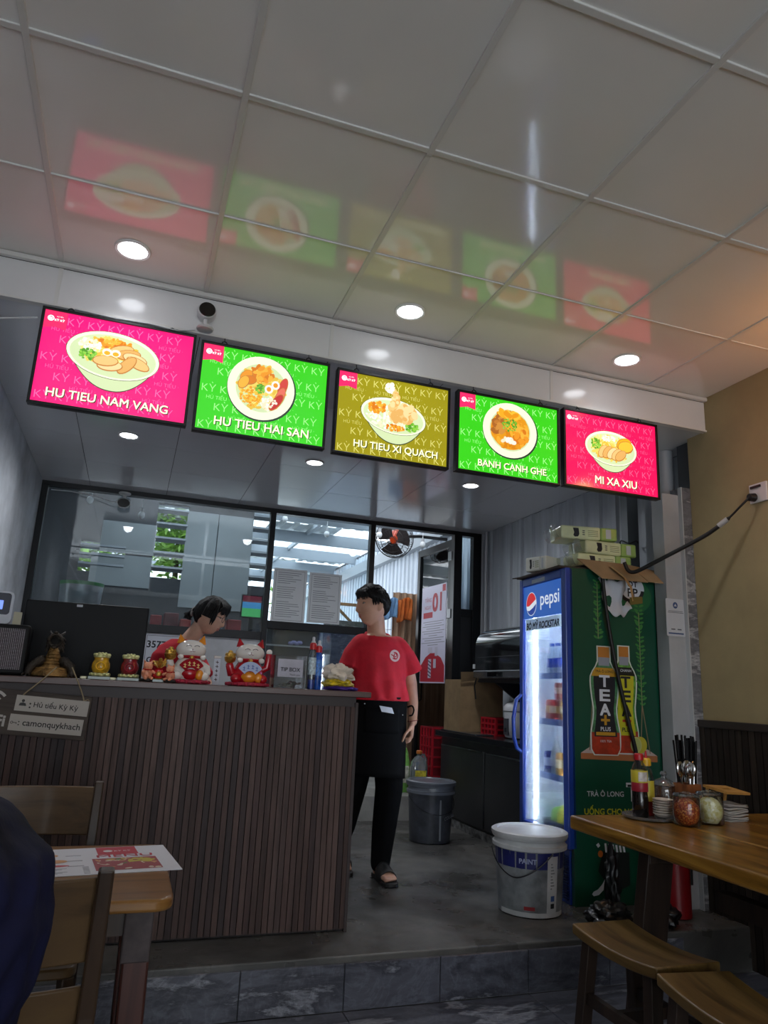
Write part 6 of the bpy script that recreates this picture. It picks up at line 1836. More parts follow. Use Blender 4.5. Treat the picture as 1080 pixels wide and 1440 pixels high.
MB().text('PAINT', pc, tx, Z3, width=0.085, bold=0.03).build('lettering', mat('wrap_letter', (150, 160, 196), 0.4), t, smooth=0)
MB().tube([((0.196) * math.cos(a), 0.196 * math.sin(a), 0.300 - 0.125 * math.sin((a - (A0 - 1.0)) / 1.55 * PI * 0.5) if False else 0.305 - 0.12 * (1 - abs((a - (A0 - 0.35)) / 1.0) ** 1.6)) for a in np.linspace(A0 - 1.3, A0 + 0.62, 22)], 0.003, 6).build('wire_handle', mat('handle_wire', (70, 72, 76), 0.35, 0.8), t)
nest(t, 'body', {'base_band', 'navy_band', 'white_strip', 'red_mark', 'blue_mark', 'black_mark', 'fine_print', 'lettering'})
t, q = bucket('black_bucket', 'dark grey lidded bucket near the doorway', (2.22, 5.22, ZP), 0.148, 0.172, 0.42, mat('bucket_dark', (62, 65, 72), 0.35, var=0.3, vscale=9), mat('bucket_rim_grey', (110, 115, 124), 0.3), mat('bucket_lid_grey', (96, 101, 110), 0.3), 0.0)
MB().box(-0.006, 0.006, -0.166, -0.160, 0.03, 0.30, Matrix.Rotation(0.06, 4, 'Z')).build('pale_stripe', mat('stripe_grey', (140, 144, 150), 0.4), t, smooth=0)
MB().text('COLOR', (0.085, -0.150, 0.185), Vector((0.86, 0.5, 0.2)), Z3, width=0.11, bold=0.03).build('lettering', mat('stripe_grey', (140, 144, 150), 0.4), t, smooth=0)
MB().tube([(0.172 * math.cos(a), 0.172 * math.sin(a), 0.31 - 0.11 * math.sin((a + PI) * 1.0)) for a in np.linspace(-PI, 0, 20)], 0.003, 6).build('wire_handle', MATS['handle_wire'], t)
# jugs on the rear ledge
def jug(label, loc, rz, col, labc, h, w_, d_, clear):
    t = thing('detergent_jug', label, 'jug', loc, rz, 'jugs on the rear ledge')
    gm = glass('jug_clear', (206, 220, 208), 0.06, 0.12, 1.0, 0.25) if clear else mat('jug_green', col, 0.35, var=0.15, vscale=15)
    rings = []
    for z, k in ((0, 0.92), (0.01, 1.0), (h * 0.62, 1.0), (h * 0.74, 0.86), (h * 0.84, 0.5), (h * 0.88, 0.26), (h * 0.93, 0.24)):
        rings.append([Vector((x, y, z)) for x, y in [(p[0] * k, p[1] * k) for p in rrect(-w_ / 2, w_ / 2, -d_ / 2, d_ / 2, min(w_, d_) * 0.35)]])
    MB().rings(rings).build('body', gm, t, smooth=50)
    MB().prism([(-w_ * 0.30, -d_ / 2 - 0.001, h * 0.2), (w_ * 0.36, -d_ / 2 - 0.001, h * 0.2), (w_ * 0.36, -d_ / 2 - 0.001, h * 0.55), (-w_ * 0.30, -d_ / 2 - 0.001, h * 0.55)], (0, 0.004, 0)).build('label', mat('jug_label_%d' % clear, labc, 0.4, var=0.35, vscale=30), t, smooth=0)
    MB().lathe([(w_ * 0.16, h * 0.92), (w_ * 0.17, h * 0.925), (w_ * 0.17, h * 0.99), (w_ * 0.12, h)], n=16).build('cap', mat('jug_cap_%d' % clear, ((90, 150, 70), (206, 120, 50))[clear], 0.35), t)
    MB().tube([(0, 0, h * 0.90), (w_ * 0.30, 0, h * 0.90), (w_ * 0.42, 0, h * 0.78), (w_ * 0.36, 0, h * 0.68)], 0.011, 8).build('handle', gm, t)
    return t
jug('pale green detergent jug on the rear ledge behind the man', (2.36, 6.25, ZY), 0.1, (130, 190, 96), (196, 214, 180), 0.40, 0.16, 0.11, 0)
jug('clear oil jug with a yellow label on the rear ledge', (2.475, 6.10, ZY), -0.1, (0, 0, 0), (206, 180, 60), 0.36, 0.15, 0.10, 1)
# fire extinguisher and black bags by the fridge
t = thing('fire_extinguisher', 'red fire extinguisher standing beside the pillar', 'extinguisher', (2.79, 3.315, ZP))
MB().lathe([(0.060, 0), (0.072, 0.006), (0.072, 0.38), (0.058, 0.425), (0.028, 0.45), (0.024, 0.47)], n=28).build('cylinder', mat('extinguisher_red', (140, 16, 26), 0.35), t)
MB().cyl((0, 0, 0.47), (0, 0, 0.51), 0.02, 0.018).build('valve', mat('valve_brass', (150, 130, 80), 0.35, 0.8), t)
MB().bar((0.01, 0, 0.515), (-0.10, -0.02, 0.545), 0.02, 0.008).build('lever', MATS['cord_black'], t)
MB().tube([(0.02, 0, 0.49), (0.075, -0.02, 0.46), (0.085, -0.02, 0.34), (0.082, -0.02, 0.15)], 0.010, 8).build('hose', MATS['cord_black'], t)
BAG = mat('black_plastic_bag', (17, 18, 20), 0.38, coat=0.1)
for k, (x, y, rx, ry, rz, lb) in enumerate(((2.35, 3.26, 0.10, 0.07, 0.05, 'flat black plastic bag lying in front of the fridge'), (2.60, 3.21, 0.08, 0.07, 0.06, 'lumpy black plastic bag between the fridge and the extinguisher'))):
    o = crumple('plastic_bag', BAG, None, (0, 0, rz * 0.8), (rx, ry, rz), 0.55, 2.2 + k * 5, 40, 24, 0.0)
    o.location = (x, y, ZP)
    tag(o, lb, 'bag', 'black plastic bags')
o = crumple('plastic_bag', BAG, None, (0, 0, 0.15), (0.035, 0.035, 0.15), 0.5, 12.2, 30, 26, 0.0)
o.location = (2.49, 3.43, ZP)
tag(o, 'upright twisted black plastic bag standing against the green fridge side', 'bag', 'black plastic bags')
# ================================================================ right-hand wooden table
TAB = wood('varnished_slab', (62, 40, 12), (136, 95, 34), (176, 132, 56), 1, 0.3, 0.95, 0.35)
DKW = wood('dark_stained_wood', (34, 26, 22), (48, 37, 31), (62, 48, 40), 2, 0.45, 0.8)
ZT = 0.76
t = thing('slab_table', 'thick varnished wooden slab table against the dark dado', 'table', (0, 0, 0))
for k, (x0, x1) in enumerate(((1.862, 2.225), (2.228, 2.60), (2.603, 3.03))):
    o = MB().box(x0, x1, 0.75, 2.855 - 0.004 * k, ZT - 0.056, ZT).build('plank', TAB, t, smooth=0, bevel=0.010, seg=3)
for y in (2.52, 1.05):
    MB().bar((2.04, y, ZT - 0.056), (1.97, y + 0.05, 0.0), 0.12, 0.06, (0, 1, 0)).build('leg', DKW, t, smooth=0, bevel=0.004)
    MB().bar((2.60, y, ZT - 0.056), (2.72, y + 0.05, 0.0), 0.12, 0.06, (0, 1, 0)).build('leg', DKW, t, smooth=0, bevel=0.004)
    MB().box(1.98, 2.70, y - 0.03, y + 0.03, ZT - 0.12, ZT - 0.056).build('cross_rail', DKW, t, smooth=0, bevel=0.003)
MB().box(2.31, 2.37, 1.05, 2.52, ZT - 0.30, ZT - 0.23).build('stretcher', DKW, t, smooth=0)
# saddle stools
SEAT = wood('stool_seat_wood', (58, 42, 20), (94, 71, 36), (116, 90, 50), 1, 0.4, 0.9, 0.15)
def stool(label, loc, rz, L=0.44, W2=0.25):
    t = thing('saddle_stool', label, 'stool', loc, rz, 'saddle stools at the slab table')
    n = 14
    def sd(u):
        return 0.018 * (2 * u - 1) ** 2 - 0.006
    rings = []
    for i in range(n + 1):
        u = i / n
        y, z = (u - 0.5) * L, 0.447 + sd(u)
        rings.append([Vector((-W2 / 2, y, z - 0.034)), Vector((W2 / 2, y, z - 0.034)), Vector((W2 / 2, y, z)), Vector((-W2 / 2, y, z))])
    MB().rings(rings).build('seat', SEAT, t, smooth=30, bevel=0.005)
    for sx in (-1, 1):
        for sy in (-1, 1):
            MB().bar((sx * W2 * 0.36, sy * L * 0.36, 0.425), (sx * W2 * 0.50, sy * L * 0.44, 0.0), 0.042, 0.042, (0, 1, 0)).build('leg', DKW, t, smooth=0, bevel=0.003)
    for sx in (-1, 1):
        MB().bar((sx * W2 * 0.42, -L * 0.38, 0.24), (sx * W2 * 0.42, L * 0.38, 0.24), 0.022, 0.035).build('stretcher', DKW, t, smooth=0)
    MB().bar((-W2 * 0.40, 0, 0.24), (W2 * 0.40, 0, 0.24), 0.022, 0.035).build('stretcher', DKW, t, smooth=0)
    return t
stool('saddle stool under the far corner of the slab table', (1.75, 2.262, 0), math.radians(1))
stool('saddle stool nearest the camera at the slab table', (1.70, 1.775, 0), math.radians(-7))
# ---------------------------------------------------------------- condiments
GL = glass('clear_glass', (250, 252, 252), 0.02, 0.02, 0.8, 0.01)
tg = 'condiments on the slab table'
o = thing('condiment_tray', 'shallow grey plastic tray under the sauce bottles', 'tray', (2.185, 2.745, ZT))
MB().lathe([(0.085, 0), (0.105, 0.004), (0.112, 0.016), (0.108, 0.016), (0.098, 0.006), (0.001, 0.005)], n=32).build('tray', glass('grey_plastic', (170, 176, 184), 0.2, 0.15, 1.0, 0.3), o)
t = thing('soy_bottle', 'dark soy sauce bottle with a red cap and yellow label', 'bottle', (2.150, 2.752, ZT + 0.006), 0.1)
MB().lathe([(0.030, 0), (0.034, 0.006), (0.034, 0.07), (0.031, 0.10), (0.034, 0.125)], n=24).build('sauce', mat('soy_dark', (18, 12, 12), 0.08, coat=0.5), t)
MB().lathe([(0.034, 0.125), (0.034, 0.185), (0.026, 0.212), (0.017, 0.226), (0.016, 0.238)], n=24, cap0=False, cap1=False).build('bottle_top', GL, t)
MB().lathe([(0.0346, 0.105), (0.035, 0.106), (0.035, 0.140), (0.0346, 0.141)], n=24, cap0=False, cap1=False).build('label_band', mat('soy_label_red', (156, 30, 50), 0.4), t)
MB().lathe([(0.0346, 0.141), (0.035, 0.142), (0.035, 0.190), (0.0346, 0.191)], n=24, cap0=False, cap1=False).build('label', mat('soy_label_yellow', (206, 190, 60), 0.4), t)
MB().grid(lambda u, v: (0.0356 * math.cos(-2.45 + 1.25 * u), 0.0356 * math.sin(-2.45 + 1.25 * u), 0.147 + 0.038 * v), 8, 2).build('label_panel', mat('soy_label_white', (206, 200, 196), 0.4, var=0.15, vscale=60), t)
MB().lathe([(0.018, 0.232), (0.020, 0.234), (0.020, 0.256), (0.016, 0.260)], n=20).build('cap', mat('cap_red', (190, 26, 36), 0.35), t)
t = thing('chilli_bottle', 'chilli sauce bottle with a yellow cap and red nozzle', 'bottle', (2.222, 2.795, ZT + 0.006), 0)
MB().lathe([(0.026, 0), (0.030, 0.006), (0.030, 0.085)], n=24).build('sauce', mat('chilli_red', (120, 24, 20), 0.2), t)
MB().lathe([(0.030, 0.085), (0.030, 0.150), (0.024, 0.185), (0.014, 0.200), (0.014, 0.21)], n=24, cap0=False, cap1=False).build('bottle_top', GL, t)
MB().grid(lambda u, v: (0.0312 * math.cos(-2.3 + 1.4 * u), 0.0312 * math.sin(-2.3 + 1.4 * u), 0.060 + 0.085 * v), 8, 2).build('label', MATS['soy_label_yellow'], t)
MB().lathe([(0.016, 0.204), (0.021, 0.206), (0.021, 0.232), (0.014, 0.238)], n=20).build('cap', mat('cap_yellow', (226, 176, 30), 0.35), t)
MB().lathe([(0.008, 0.236), (0.006, 0.250), (0.003, 0.268)], n=12).build('nozzle', MATS['cap_red'], t)
t = None
for k in range(7):
    mb = MB().lathe([(0.020, 0.0), (0.024, 0.001), (0.035, 0.010), (0.040, 0.0125), (0.0405, 0.015), (0.038, 0.0155), (0.033, 0.012), (0.024, 0.003), (0.001, 0.003)], n=28)
    o = mb.build('dipping_saucer', mat('saucer_white', (208, 200, 190), 0.3))
    o.location = (2.215, 2.690, ZT + 0.0165 + 0.0095 * k)
    tag(o, ('lowest dipping saucer of the stack', 'second dipping saucer from the bottom of the stack', 'third dipping saucer from the bottom of the stack', 'middle dipping saucer of the stack of seven', 'third dipping saucer from the top of the stack', 'second dipping saucer from the top of the stack', 'topmost dipping saucer of the stack')[k], 'saucer', 'stack of dipping saucers')
t = thing('vinegar_pot', 'brown tinted glass pot with a knobbed lid behind the saucers', 'pot', (2.318, 2.80, ZT))
MB().lathe([(0.044, 0), (0.050, 0.006), (0.050, 0.06)], n=28).build('dark_sauce', mat('vinegar_dark', (40, 36, 42), 0.15), t)
MB().lathe([(0.050, 0.06), (0.050, 0.115), (0.046, 0.128)], n=28, cap0=False, cap1=False).build('pot_wall', glass('brown_glass', (186, 150, 130), 0.05, 0.12, 1.0, 0.25, (150, 110, 90)), t)
MB().lathe([(0.050, 0.126), (0.052, 0.132), (0.036, 0.150), (0.012, 0.160), (0.010, 0.168), (0.016, 0.178), (0.010, 0.188)], n=28).build('lid', glass('grey_lid_glass', (170, 170, 172), 0.08, 0.15, 1.0, 0.2), t)
MB().lathe([(0.051, 0.066), (0.053, 0.068), (0.053, 0.078), (0.051, 0.080)], n=28, cap0=False, cap1=False).build('dark_band', mat('band_dark', (46, 42, 46), 0.3), t)
def cond_jar(name, label, loc, r, h, fillm, seedv):
    t = thing(name, label, 'jar', loc, 0, 'glass condiment jars')
    MB().lathe([(r * 0.88, 0), (r, 0.008), (r * 1.02, h * 0.5), (r, h * 0.82), (r * 0.92, h * 0.88)], n=30, cap1=False).build('glass_wall', GL, t)
    crumple('filling', fillm, t, (0, 0, h * 0.40), (r * 0.93, r * 0.93, h * 0.42), 0.10, seedv, 26, 18, 0.004)
    MB().lathe([(r * 0.95, h * 0.88), (r, h * 0.90), (r * 0.9, h * 0.97), (r * 0.3, h * 0.99), (r * 0.25, h * 1.02), (0.001, h * 1.03)], n=30).build('lid', glass('lid_glass', (232, 236, 236), 0.05, 0.10, 1.0, 0.06), t)
    return t
m, nt, b = new_mat('chilli_flakes')
v = coords(nt, (1, 1, 1))
vo = nt.nodes.new('ShaderNodeTexVoronoi')
nt.links.new(v, vo.inputs['Vector'])
vo.inputs['Scale'].default_value = 210
nt.links.new(ramp(nt, vo.outputs['Color'], [(0.2, (130, 40, 18)), (0.6, (196, 78, 34)), (0.85, (232, 168, 84))]), b.inputs['Base Color'])
b.inputs['Roughness'].default_value = 0.3
cond_jar('chilli_jar', 'glass jar of red chilli flakes in oil in front of the cutlery box', (2.248, 2.585, ZT), 0.054, 0.128, m, 3.0)
m2, nt, b = new_mat('pickled_garlic')
v = coords(nt, (1, 1, 1))
vo = nt.nodes.new('ShaderNodeTexVoronoi')
nt.links.new(v, vo.inputs['Vector'])
vo.inputs['Scale'].default_value = 90
nt.links.new(ramp(nt, vo.outputs['Color'], [(0.2, (206, 196, 124)), (0.5, (230, 224, 166)), (0.8, (242, 240, 214))]), b.inputs['Base Color'])
cond_jar('garlic_jar', 'glass jar of pale pickled garlic beside the napkins', (2.385, 2.605, ZT), 0.055, 0.132, m2, 7.0)
# cutlery box with spoons
t = thing('cutlery_box', 'brown wooden cutlery box behind the chilli jar', 'cutlery box', (2.385, 2.735, ZT), 0.1)
CW = wood('box_wood', (110, 62, 36), (140, 84, 50), (160, 100, 62), 2, 0.5, 1.0)
for x0, x1, y0, y1 in ((-0.045, 0.045, -0.04, -0.034), (-0.045, 0.045, 0.034, 0.04), (-0.045, -0.039, -0.034, 0.034), (0.039, 0.045, -0.034, 0.034)):
    MB().box(x0, x1, y0, y1, 0, 0.145).build('box_side', CW, t, smooth=0)
MB().box(-0.039, 0.039, -0.034, 0.034, 0, 0.005).build('box_floor', CW, t, smooth=0)
CHR = mat('cutlery_steel', (196, 196, 196), 0.15, 1.0)
for k, (x, y, lean, rot) in enumerate(((-0.02, -0.01, -0.35, 0.2), (0.0, -0.02, -0.12, 0.9), (0.02, -0.01, 0.25, 0.5), (0.03, 0.015, 0.5, 1.2), (-0.025, 0.015, -0.6, 2.0), (0.005, 0.01, 0.05, 0.0))):
    s = thing('metal_spoon', ('spoon leaning toward the tinted pot in the cutlery box', 'frontmost spoon in the cutlery box', 'spoon right of the frontmost spoon in the cutlery box', 'spoon leaning out toward the napkins', 'spoon leaning farthest left in the cutlery box', 'tallest upright spoon in the cutlery box')[k], 'spoon', t.matrix_basis @ Vector((x, y, 0.008)), 0, 'spoons in the cutlery box', rot=(0.0, lean * 0.45, rot))
    s.scale = (1.25, 1.25, 1.25)
    MB().tube([(0, 0, 0), (0, 0, 0.08), (0.003, 0, 0.135)], [0.0035, 0.003, 0.003], 8, True, (1.6, 0.6)).build('stem', CHR, s)
    MB().ball((0.003, -0.002, 0.160), (0.019, 0.006, 0.028), 14, 10).build('bowl', CHR, s)
# black chopsticks in a round holder
t = thing('chopstick_holder', 'black holder behind the cutlery box', 'holder', (2.458, 2.812, ZT))
MB().lathe([(0.036, 0), (0.040, 0.004), (0.040, 0.24), (0.037, 0.24), (0.037, 0.006)], n=24, cap1=False).build('cup', mat('holder_black', (14, 14, 16), 0.5, spec=0.15), t)
for k in range(24):
    a = k * 2.399
    q = 0.044 * math.sqrt((k + 0.5) / 24)
    x, y = q * math.cos(a), q * math.sin(a)
    o = MB().tube([(0, 0, 0), (0, 0, 0.325 + 0.014 * math.sin(k * 5.1))], [0.0032, 0.0046], 6).build('chopstick', MATS['holder_black'])
    o.location = (2.458 + x * 0.7, 2.812 + y * 0.7, ZT + 0.008)
    o.rotation_euler = (-y * 1.6, x * 1.6, 0)
    tag(o, 'black chopstick standing in the round black holder', 'chopstick', 'black chopsticks in the holder')
# napkins under a wooden lid
t = thing('napkin_stack', 'stack of folded grey paper napkins beside the garlic jar', 'napkins', (2.575, 2.70, ZT), 0.12)
for k in range(9):
    MB().grid(lambda u, v: (-0.058 + 0.116 * u + 0.002 * math.sin(k * 3), -0.055 + 0.11 * v, 0.002 + 0.0085 * k + 0.003 * math.sin(u * 4 + k) + 0.002 * math.sin(v * 5 + k * 2)), 8, 6).build('napkin', mat('napkin_grey', (196, 192, 188), 0.9), t, smooth=40, solid=0.004)
t = thing('napkin_holder', 'pale wooden napkin holder plate with a slot tilted over the napkins', 'napkin holder', (2.575, 2.705, ZT + 0.118), 0, rot=(0.12, 0.05, 0.15))
BW = wood('bamboo', (176, 126, 60), (198, 148, 78), (212, 166, 96), 0, 0.5, 1.0)
for x0, x1, y0, y1 in ((-0.076, 0.076, -0.062, -0.012), (-0.076, 0.076, 0.012, 0.062), (-0.076, -0.03, -0.012, 0.012), (0.03, 0.076, -0.012, 0.012)):
    MB().box(x0, x1, y0, y1, 0, 0.010).build('board', BW, t, smooth=0)
MB().box(-0.03, 0.03, -0.012, 0.012, 0.001, 0.005).build('slot', mat('slot_dark', (70, 46, 30), 0.8), t, smooth=0)
MB().bar((-0.060, 0.05, 0.0), (-0.060, 0.05, -0.11), 0.01, 0.01).bar((0.060, 0.05, 0.0), (0.060, 0.05, -0.12), 0.01, 0.01).build('post', BW, t, smooth=0)
# ================================================================ left table, chairs and menu
LTW = wood('lacquered_table', (92, 60, 28), (130, 89, 44), (150, 108, 58), 0, 0.3, 0.6, 0.2)
CHW = wood('chair_dark_wood', (40, 28, 20), (58, 42, 30), (66, 50, 36), 2, 0.4, 0.8, 0.1)
PLYW = wood('chair_panel_wood', (70, 52, 34), (92, 70, 46), (100, 78, 50), 0, 0.35, 0.6, 0.12)
t = thing('dining_table', 'small lacquered wooden dining table with a paper menu on it', 'table', (0, 0, 0))
MB().prism([(u, v, 0.722) for u, v in rrect(-1.05, 0.166, 1.885, 2.492, 0.045)], (0, 0, 0.028)).build('table_top', LTW, t, smooth=30, bevel=0.008, seg=3)
MB().box(-0.98, 0.10, 1.965, 1.985, 0.655, 0.722).build('apron', CHW, t, smooth=0)
MB().box(-0.98, 0.10, 2.39, 2.41, 0.655, 0.722).build('apron', CHW, t, smooth=0)
MB().box(0.08, 0.10, 1.985, 2.39, 0.655, 0.722).build('apron', CHW, t, smooth=0)
for x in (0.095, -0.98):
    for y in (1.98, 2.40):
        MB().bar((x, y, 0.722), (x + (0.012 if x > 0 else -0.012), y, 0.0), 0.062, 0.062).build('leg', wood('leg_mahogany', (46, 24, 20), (66, 36, 30), (84, 50, 42), 2, 0.35) if 'leg_mahogany' not in MATS else MATS['leg_mahogany'], t, smooth=0, bevel=0.006)
        MB().box(x - 0.033, x + 0.033, y - 0.033, y + 0.033, 0.60, 0.720).build('leg_block', mat('worn_grey_wood', (70, 62, 62), 0.5, spec=0.2, var=0.2, vscale=20), t, smooth=0, bevel=0.004)
def dining_chair(label, loc, rz):
    t = thing('dining_chair', label, 'chair', loc, rz, 'dark wooden dining chairs')
    MB().prism([(u, v, 0.430) for u, v in rrect(-0.215, 0.215, -0.205, 0.215, 0.04)], (0, 0, 0.028)).build('seat', PLYW, t, smooth=30, bevel=0.006)
    for s in (-1, 1):
        mb = MB()
        pts = [(s * 0.200, -0.255, 0.0), (s * 0.204, -0.205, 0.40), (s * 0.208, -0.225, 0.62), (s * 0.212, -0.272, 0.885)]
        rings = []
        for k, p in enumerate(pts):
            wv = (0.017, 0.018, 0.017, 0.015)[k]
            dv = (0.018, 0.024, 0.022, 0.018)[k]
            rings.append([Vector(p) + Vector((a * wv, b * dv, 0)) for a, b in ((-1, -1), (1, -1), (1, 1), (-1, 1))])
        mb.rings(rings).build('back_leg', CHW, t, smooth=0, bevel=0.005, seg=2)
        MB().bar((s * 0.190, 0.185, 0.43), (s * 0.195, 0.195, 0.0), 0.036, 0.036).build('front_leg', CHW, t, smooth=0, bevel=0.004)
        MB().bar((s * 0.192, -0.20, 0.22), (s * 0.192, 0.19, 0.22), 0.02, 0.032).build('side_stretcher', CHW, t, smooth=0)
    for z0, z1, yo, nm in ((0.715, 0.868, -0.245, 'backrest_panel'), (0.585, 0.672, -0.222, 'lower_back_rail')):
        n = 12
        rings = []
        for i in range(n + 1):
            u = -1 + 2 * i / n
            x = 0.200 * u
            yb = yo - 0.030 * (1 - u * u)
            tilt = 0.022 * (z1 - z0) / 0.15
            rings.append([Vector((x, yb, z0)), Vector((x, yb + 0.013, z0)), Vector((x, yb + 0.013 - tilt, z1)), Vector((x, yb - tilt, z1))])
        MB().rings(rings).build(nm, PLYW, t, smooth=30, bevel=0.004)
    return t
dining_chair('dark wooden chair on the near side of the dining table', (-0.205, 1.868, 0), 0.0)
dining_chair('dark wooden chair between the dining table and the counter', (-0.255, 2.585, 0), PI + 0.02)
# menu sheet
t = thing('paper_menu', 'white printed paper menu lying on the dining table', 'menu', (-0.026, 2.286, 0.7505), math.radians(6.9))
MB().box(-0.21, 0.21, -0.155, 0.155, 0, 0.0016).build('sheet', mat('menu_paper', (206, 206, 214), 0.5), t, smooth=0)
def flat(mb, pts, z=0.0020):
    return mb.poly([(u, v, z) for u, v in pts])
mb = MB()
flat(mb, [(0.015, 0.055), (0.125, 0.055), (0.125, 0.150), (0.015, 0.150)])
flat(mb, ell(-0.10, -0.05, 0.035, 0.010, 14), 0.0020)
flat(mb, ell(-0.16, 0.12, 0.035, 0.008, 14), 0.0020)
mb.text('MENU', (0.085, 0.038, 0.0022), X3, Y3, width=0.15, height=0.030, bold=0.01)
mb.build('red_print', mat('menu_red', (176, 26, 50), 0.5), t, smooth=0)
mb = MB()
flat(mb, ell(0.045, 0.10, 0.013, 0.013, 18), 0.0024)
mb.text('KỲ KỲ', (0.085, 0.10, 0.0024), X3, Y3, width=0.045, bold=0.02)
mb.build('white_print', mat('menu_white', (216, 206, 208), 0.5), t, smooth=0)
mb = MB()
rnd = random.Random(11)
cols = [(150, 52, 60), (186, 170, 50), (196, 140, 90), (90, 120, 60), (206, 190, 170)]
flat(mb, [(-0.005, -0.125), (0.165, -0.125), (0.165, 0.012), (-0.005, 0.012)], 0.0020)
for k in range(120):
    x, y = rnd.uniform(0.005, 0.155), rnd.uniform(-0.115, 0.0)
    mb.mat(1 if x > 0.09 and y > -0.05 else (0 if y < -0.03 and rnd.random() < 0.7 else rnd.randrange(5)))
    flat(mb, ell(x, y, rnd.uniform(0.006, 0.016), rnd.uniform(0.004, 0.009), 8, rnd.uniform(0, 3)), 0.0022 + 0.000002 * k)
mb.build('food_photo', [mat('menu_food_%d' % k, c, 0.5) for k, c in enumerate(cols)], t, smooth=0)
mb = MB()
for x, y in ((-0.12, 0.07), (-0.10, 0.0)):
    flat(mb, ell(x, y, 0.032, 0.020, 16), 0.0022)
mb.build('dish_print', mat('menu_food_2', (196, 140, 90), 0.5), t, smooth=0)
mb = MB()
for k in range(9):
    mb.box(-0.13, -0.13 + 0.02 + 0.012 * ((k * 5) % 4), -0.145 + 0.009 * k, -0.142 + 0.009 * k, 0.0016, 0.0021)
    mb.box(0.0 - 0.035, -0.02, -0.145 + 0.009 * k, -0.142 + 0.009 * k, 0.0016, 0.0021)
for k in range(3):
    mb.box(-0.07, -0.03, 0.06 - 0.06 * k, 0.065 - 0.06 * k, 0.0016, 0.0021)
mb.build('fine_print', mat('menu_grey', (150, 150, 160), 0.5), t, smooth=0)
nest(t, 'sheet', {'red_print', 'white_print', 'food_photo', 'dish_print', 'fine_print'})
# ================================================================ people
def head_pt(x, y, z, k=1.0, feat=1.0):
    p = Vector((x * 0.073, y * 0.093, z * 0.115))
    if z < 0:
        q = -z
        p.x *= 1 - 0.30 * q ** 1.7
        if y < 0:
            p.y *= 1 - 0.42 * q
    if y < 0:
        p.y *= 1.05
    if y > 0 and feat:
        X, Z = p.x, p.z
        if Z > -0.045:
            if Z > 0.028:
                am = 0.0
            elif Z > -0.030:
                am = 0.004 + 0.019 * ((0.028 - Z) / 0.058) ** 1.2
            else:
                am = 0.023 * max(0.0, 1 - (-0.030 - Z) / 0.012)
            p.y += am * math.exp(-(X / (0.0105 + (0.004 if Z < -0.012 else 0.0))) ** 2)
        p.y -= 0.008 * math.exp(-(((abs(X) - 0.031) / 0.016) ** 2 + ((Z - 0.016) / 0.011) ** 2))
        p.y += 0.004 * math.exp(-((Z - 0.035) / 0.009) ** 2 - (X / 0.05) ** 2)
        p.y += 0.004 * math.exp(-(((abs(X) - 0.042) / 0.02) ** 2 + ((Z + 0.015) / 0.02) ** 2))
        p.y += 0.0075 * math.exp(-((X / 0.021) ** 2 + ((Z + 0.052) / 0.0055) ** 2)) + 0.0075 * math.exp(-((X / 0.018) ** 2 + ((Z + 0.065) / 0.006) ** 2))
        p.y += 0.009 * math.exp(-((X / 0.020) ** 2 + ((Z + 0.094) / 0.014) ** 2))
    return p * k
def head_frame(c, face, up=(0, 0, 1)):
    f = Vector(face).normalized()
    u = Vector(up)
    r = f.cross(u).normalized()
    u = r.cross(f)
    return Matrix(((r.x, f.x, u.x, c[0]), (r.y, f.y, u.y, c[1]), (r.z, f.z, u.z, c[2]), (0, 0, 0, 1)))
def add_head(mb, M, k=1.0):
    nu, nv = 96, 64
    rings = []
    for j in range(1, nv):
        th = PI * j / nv
        rings.append([M @ head_pt(math.sin(th) * math.cos(2 * PI * i / nu), math.sin(th) * math.sin(2 * PI * i / nu), -math.cos(th), k) for i in range(nu)])
    mb.rings(rings)
    for s in (-1, 1):
        e = Matrix.Rotation(s * 0.35, 3, 'Z')
        mb.ball(M @ Vector((s * 0.074 * k, -0.012 * k, -0.002 * k)), (0.008 * k, 0.020 * k, 0.031 * k), 14, 12, M.to_3x3() @ e)
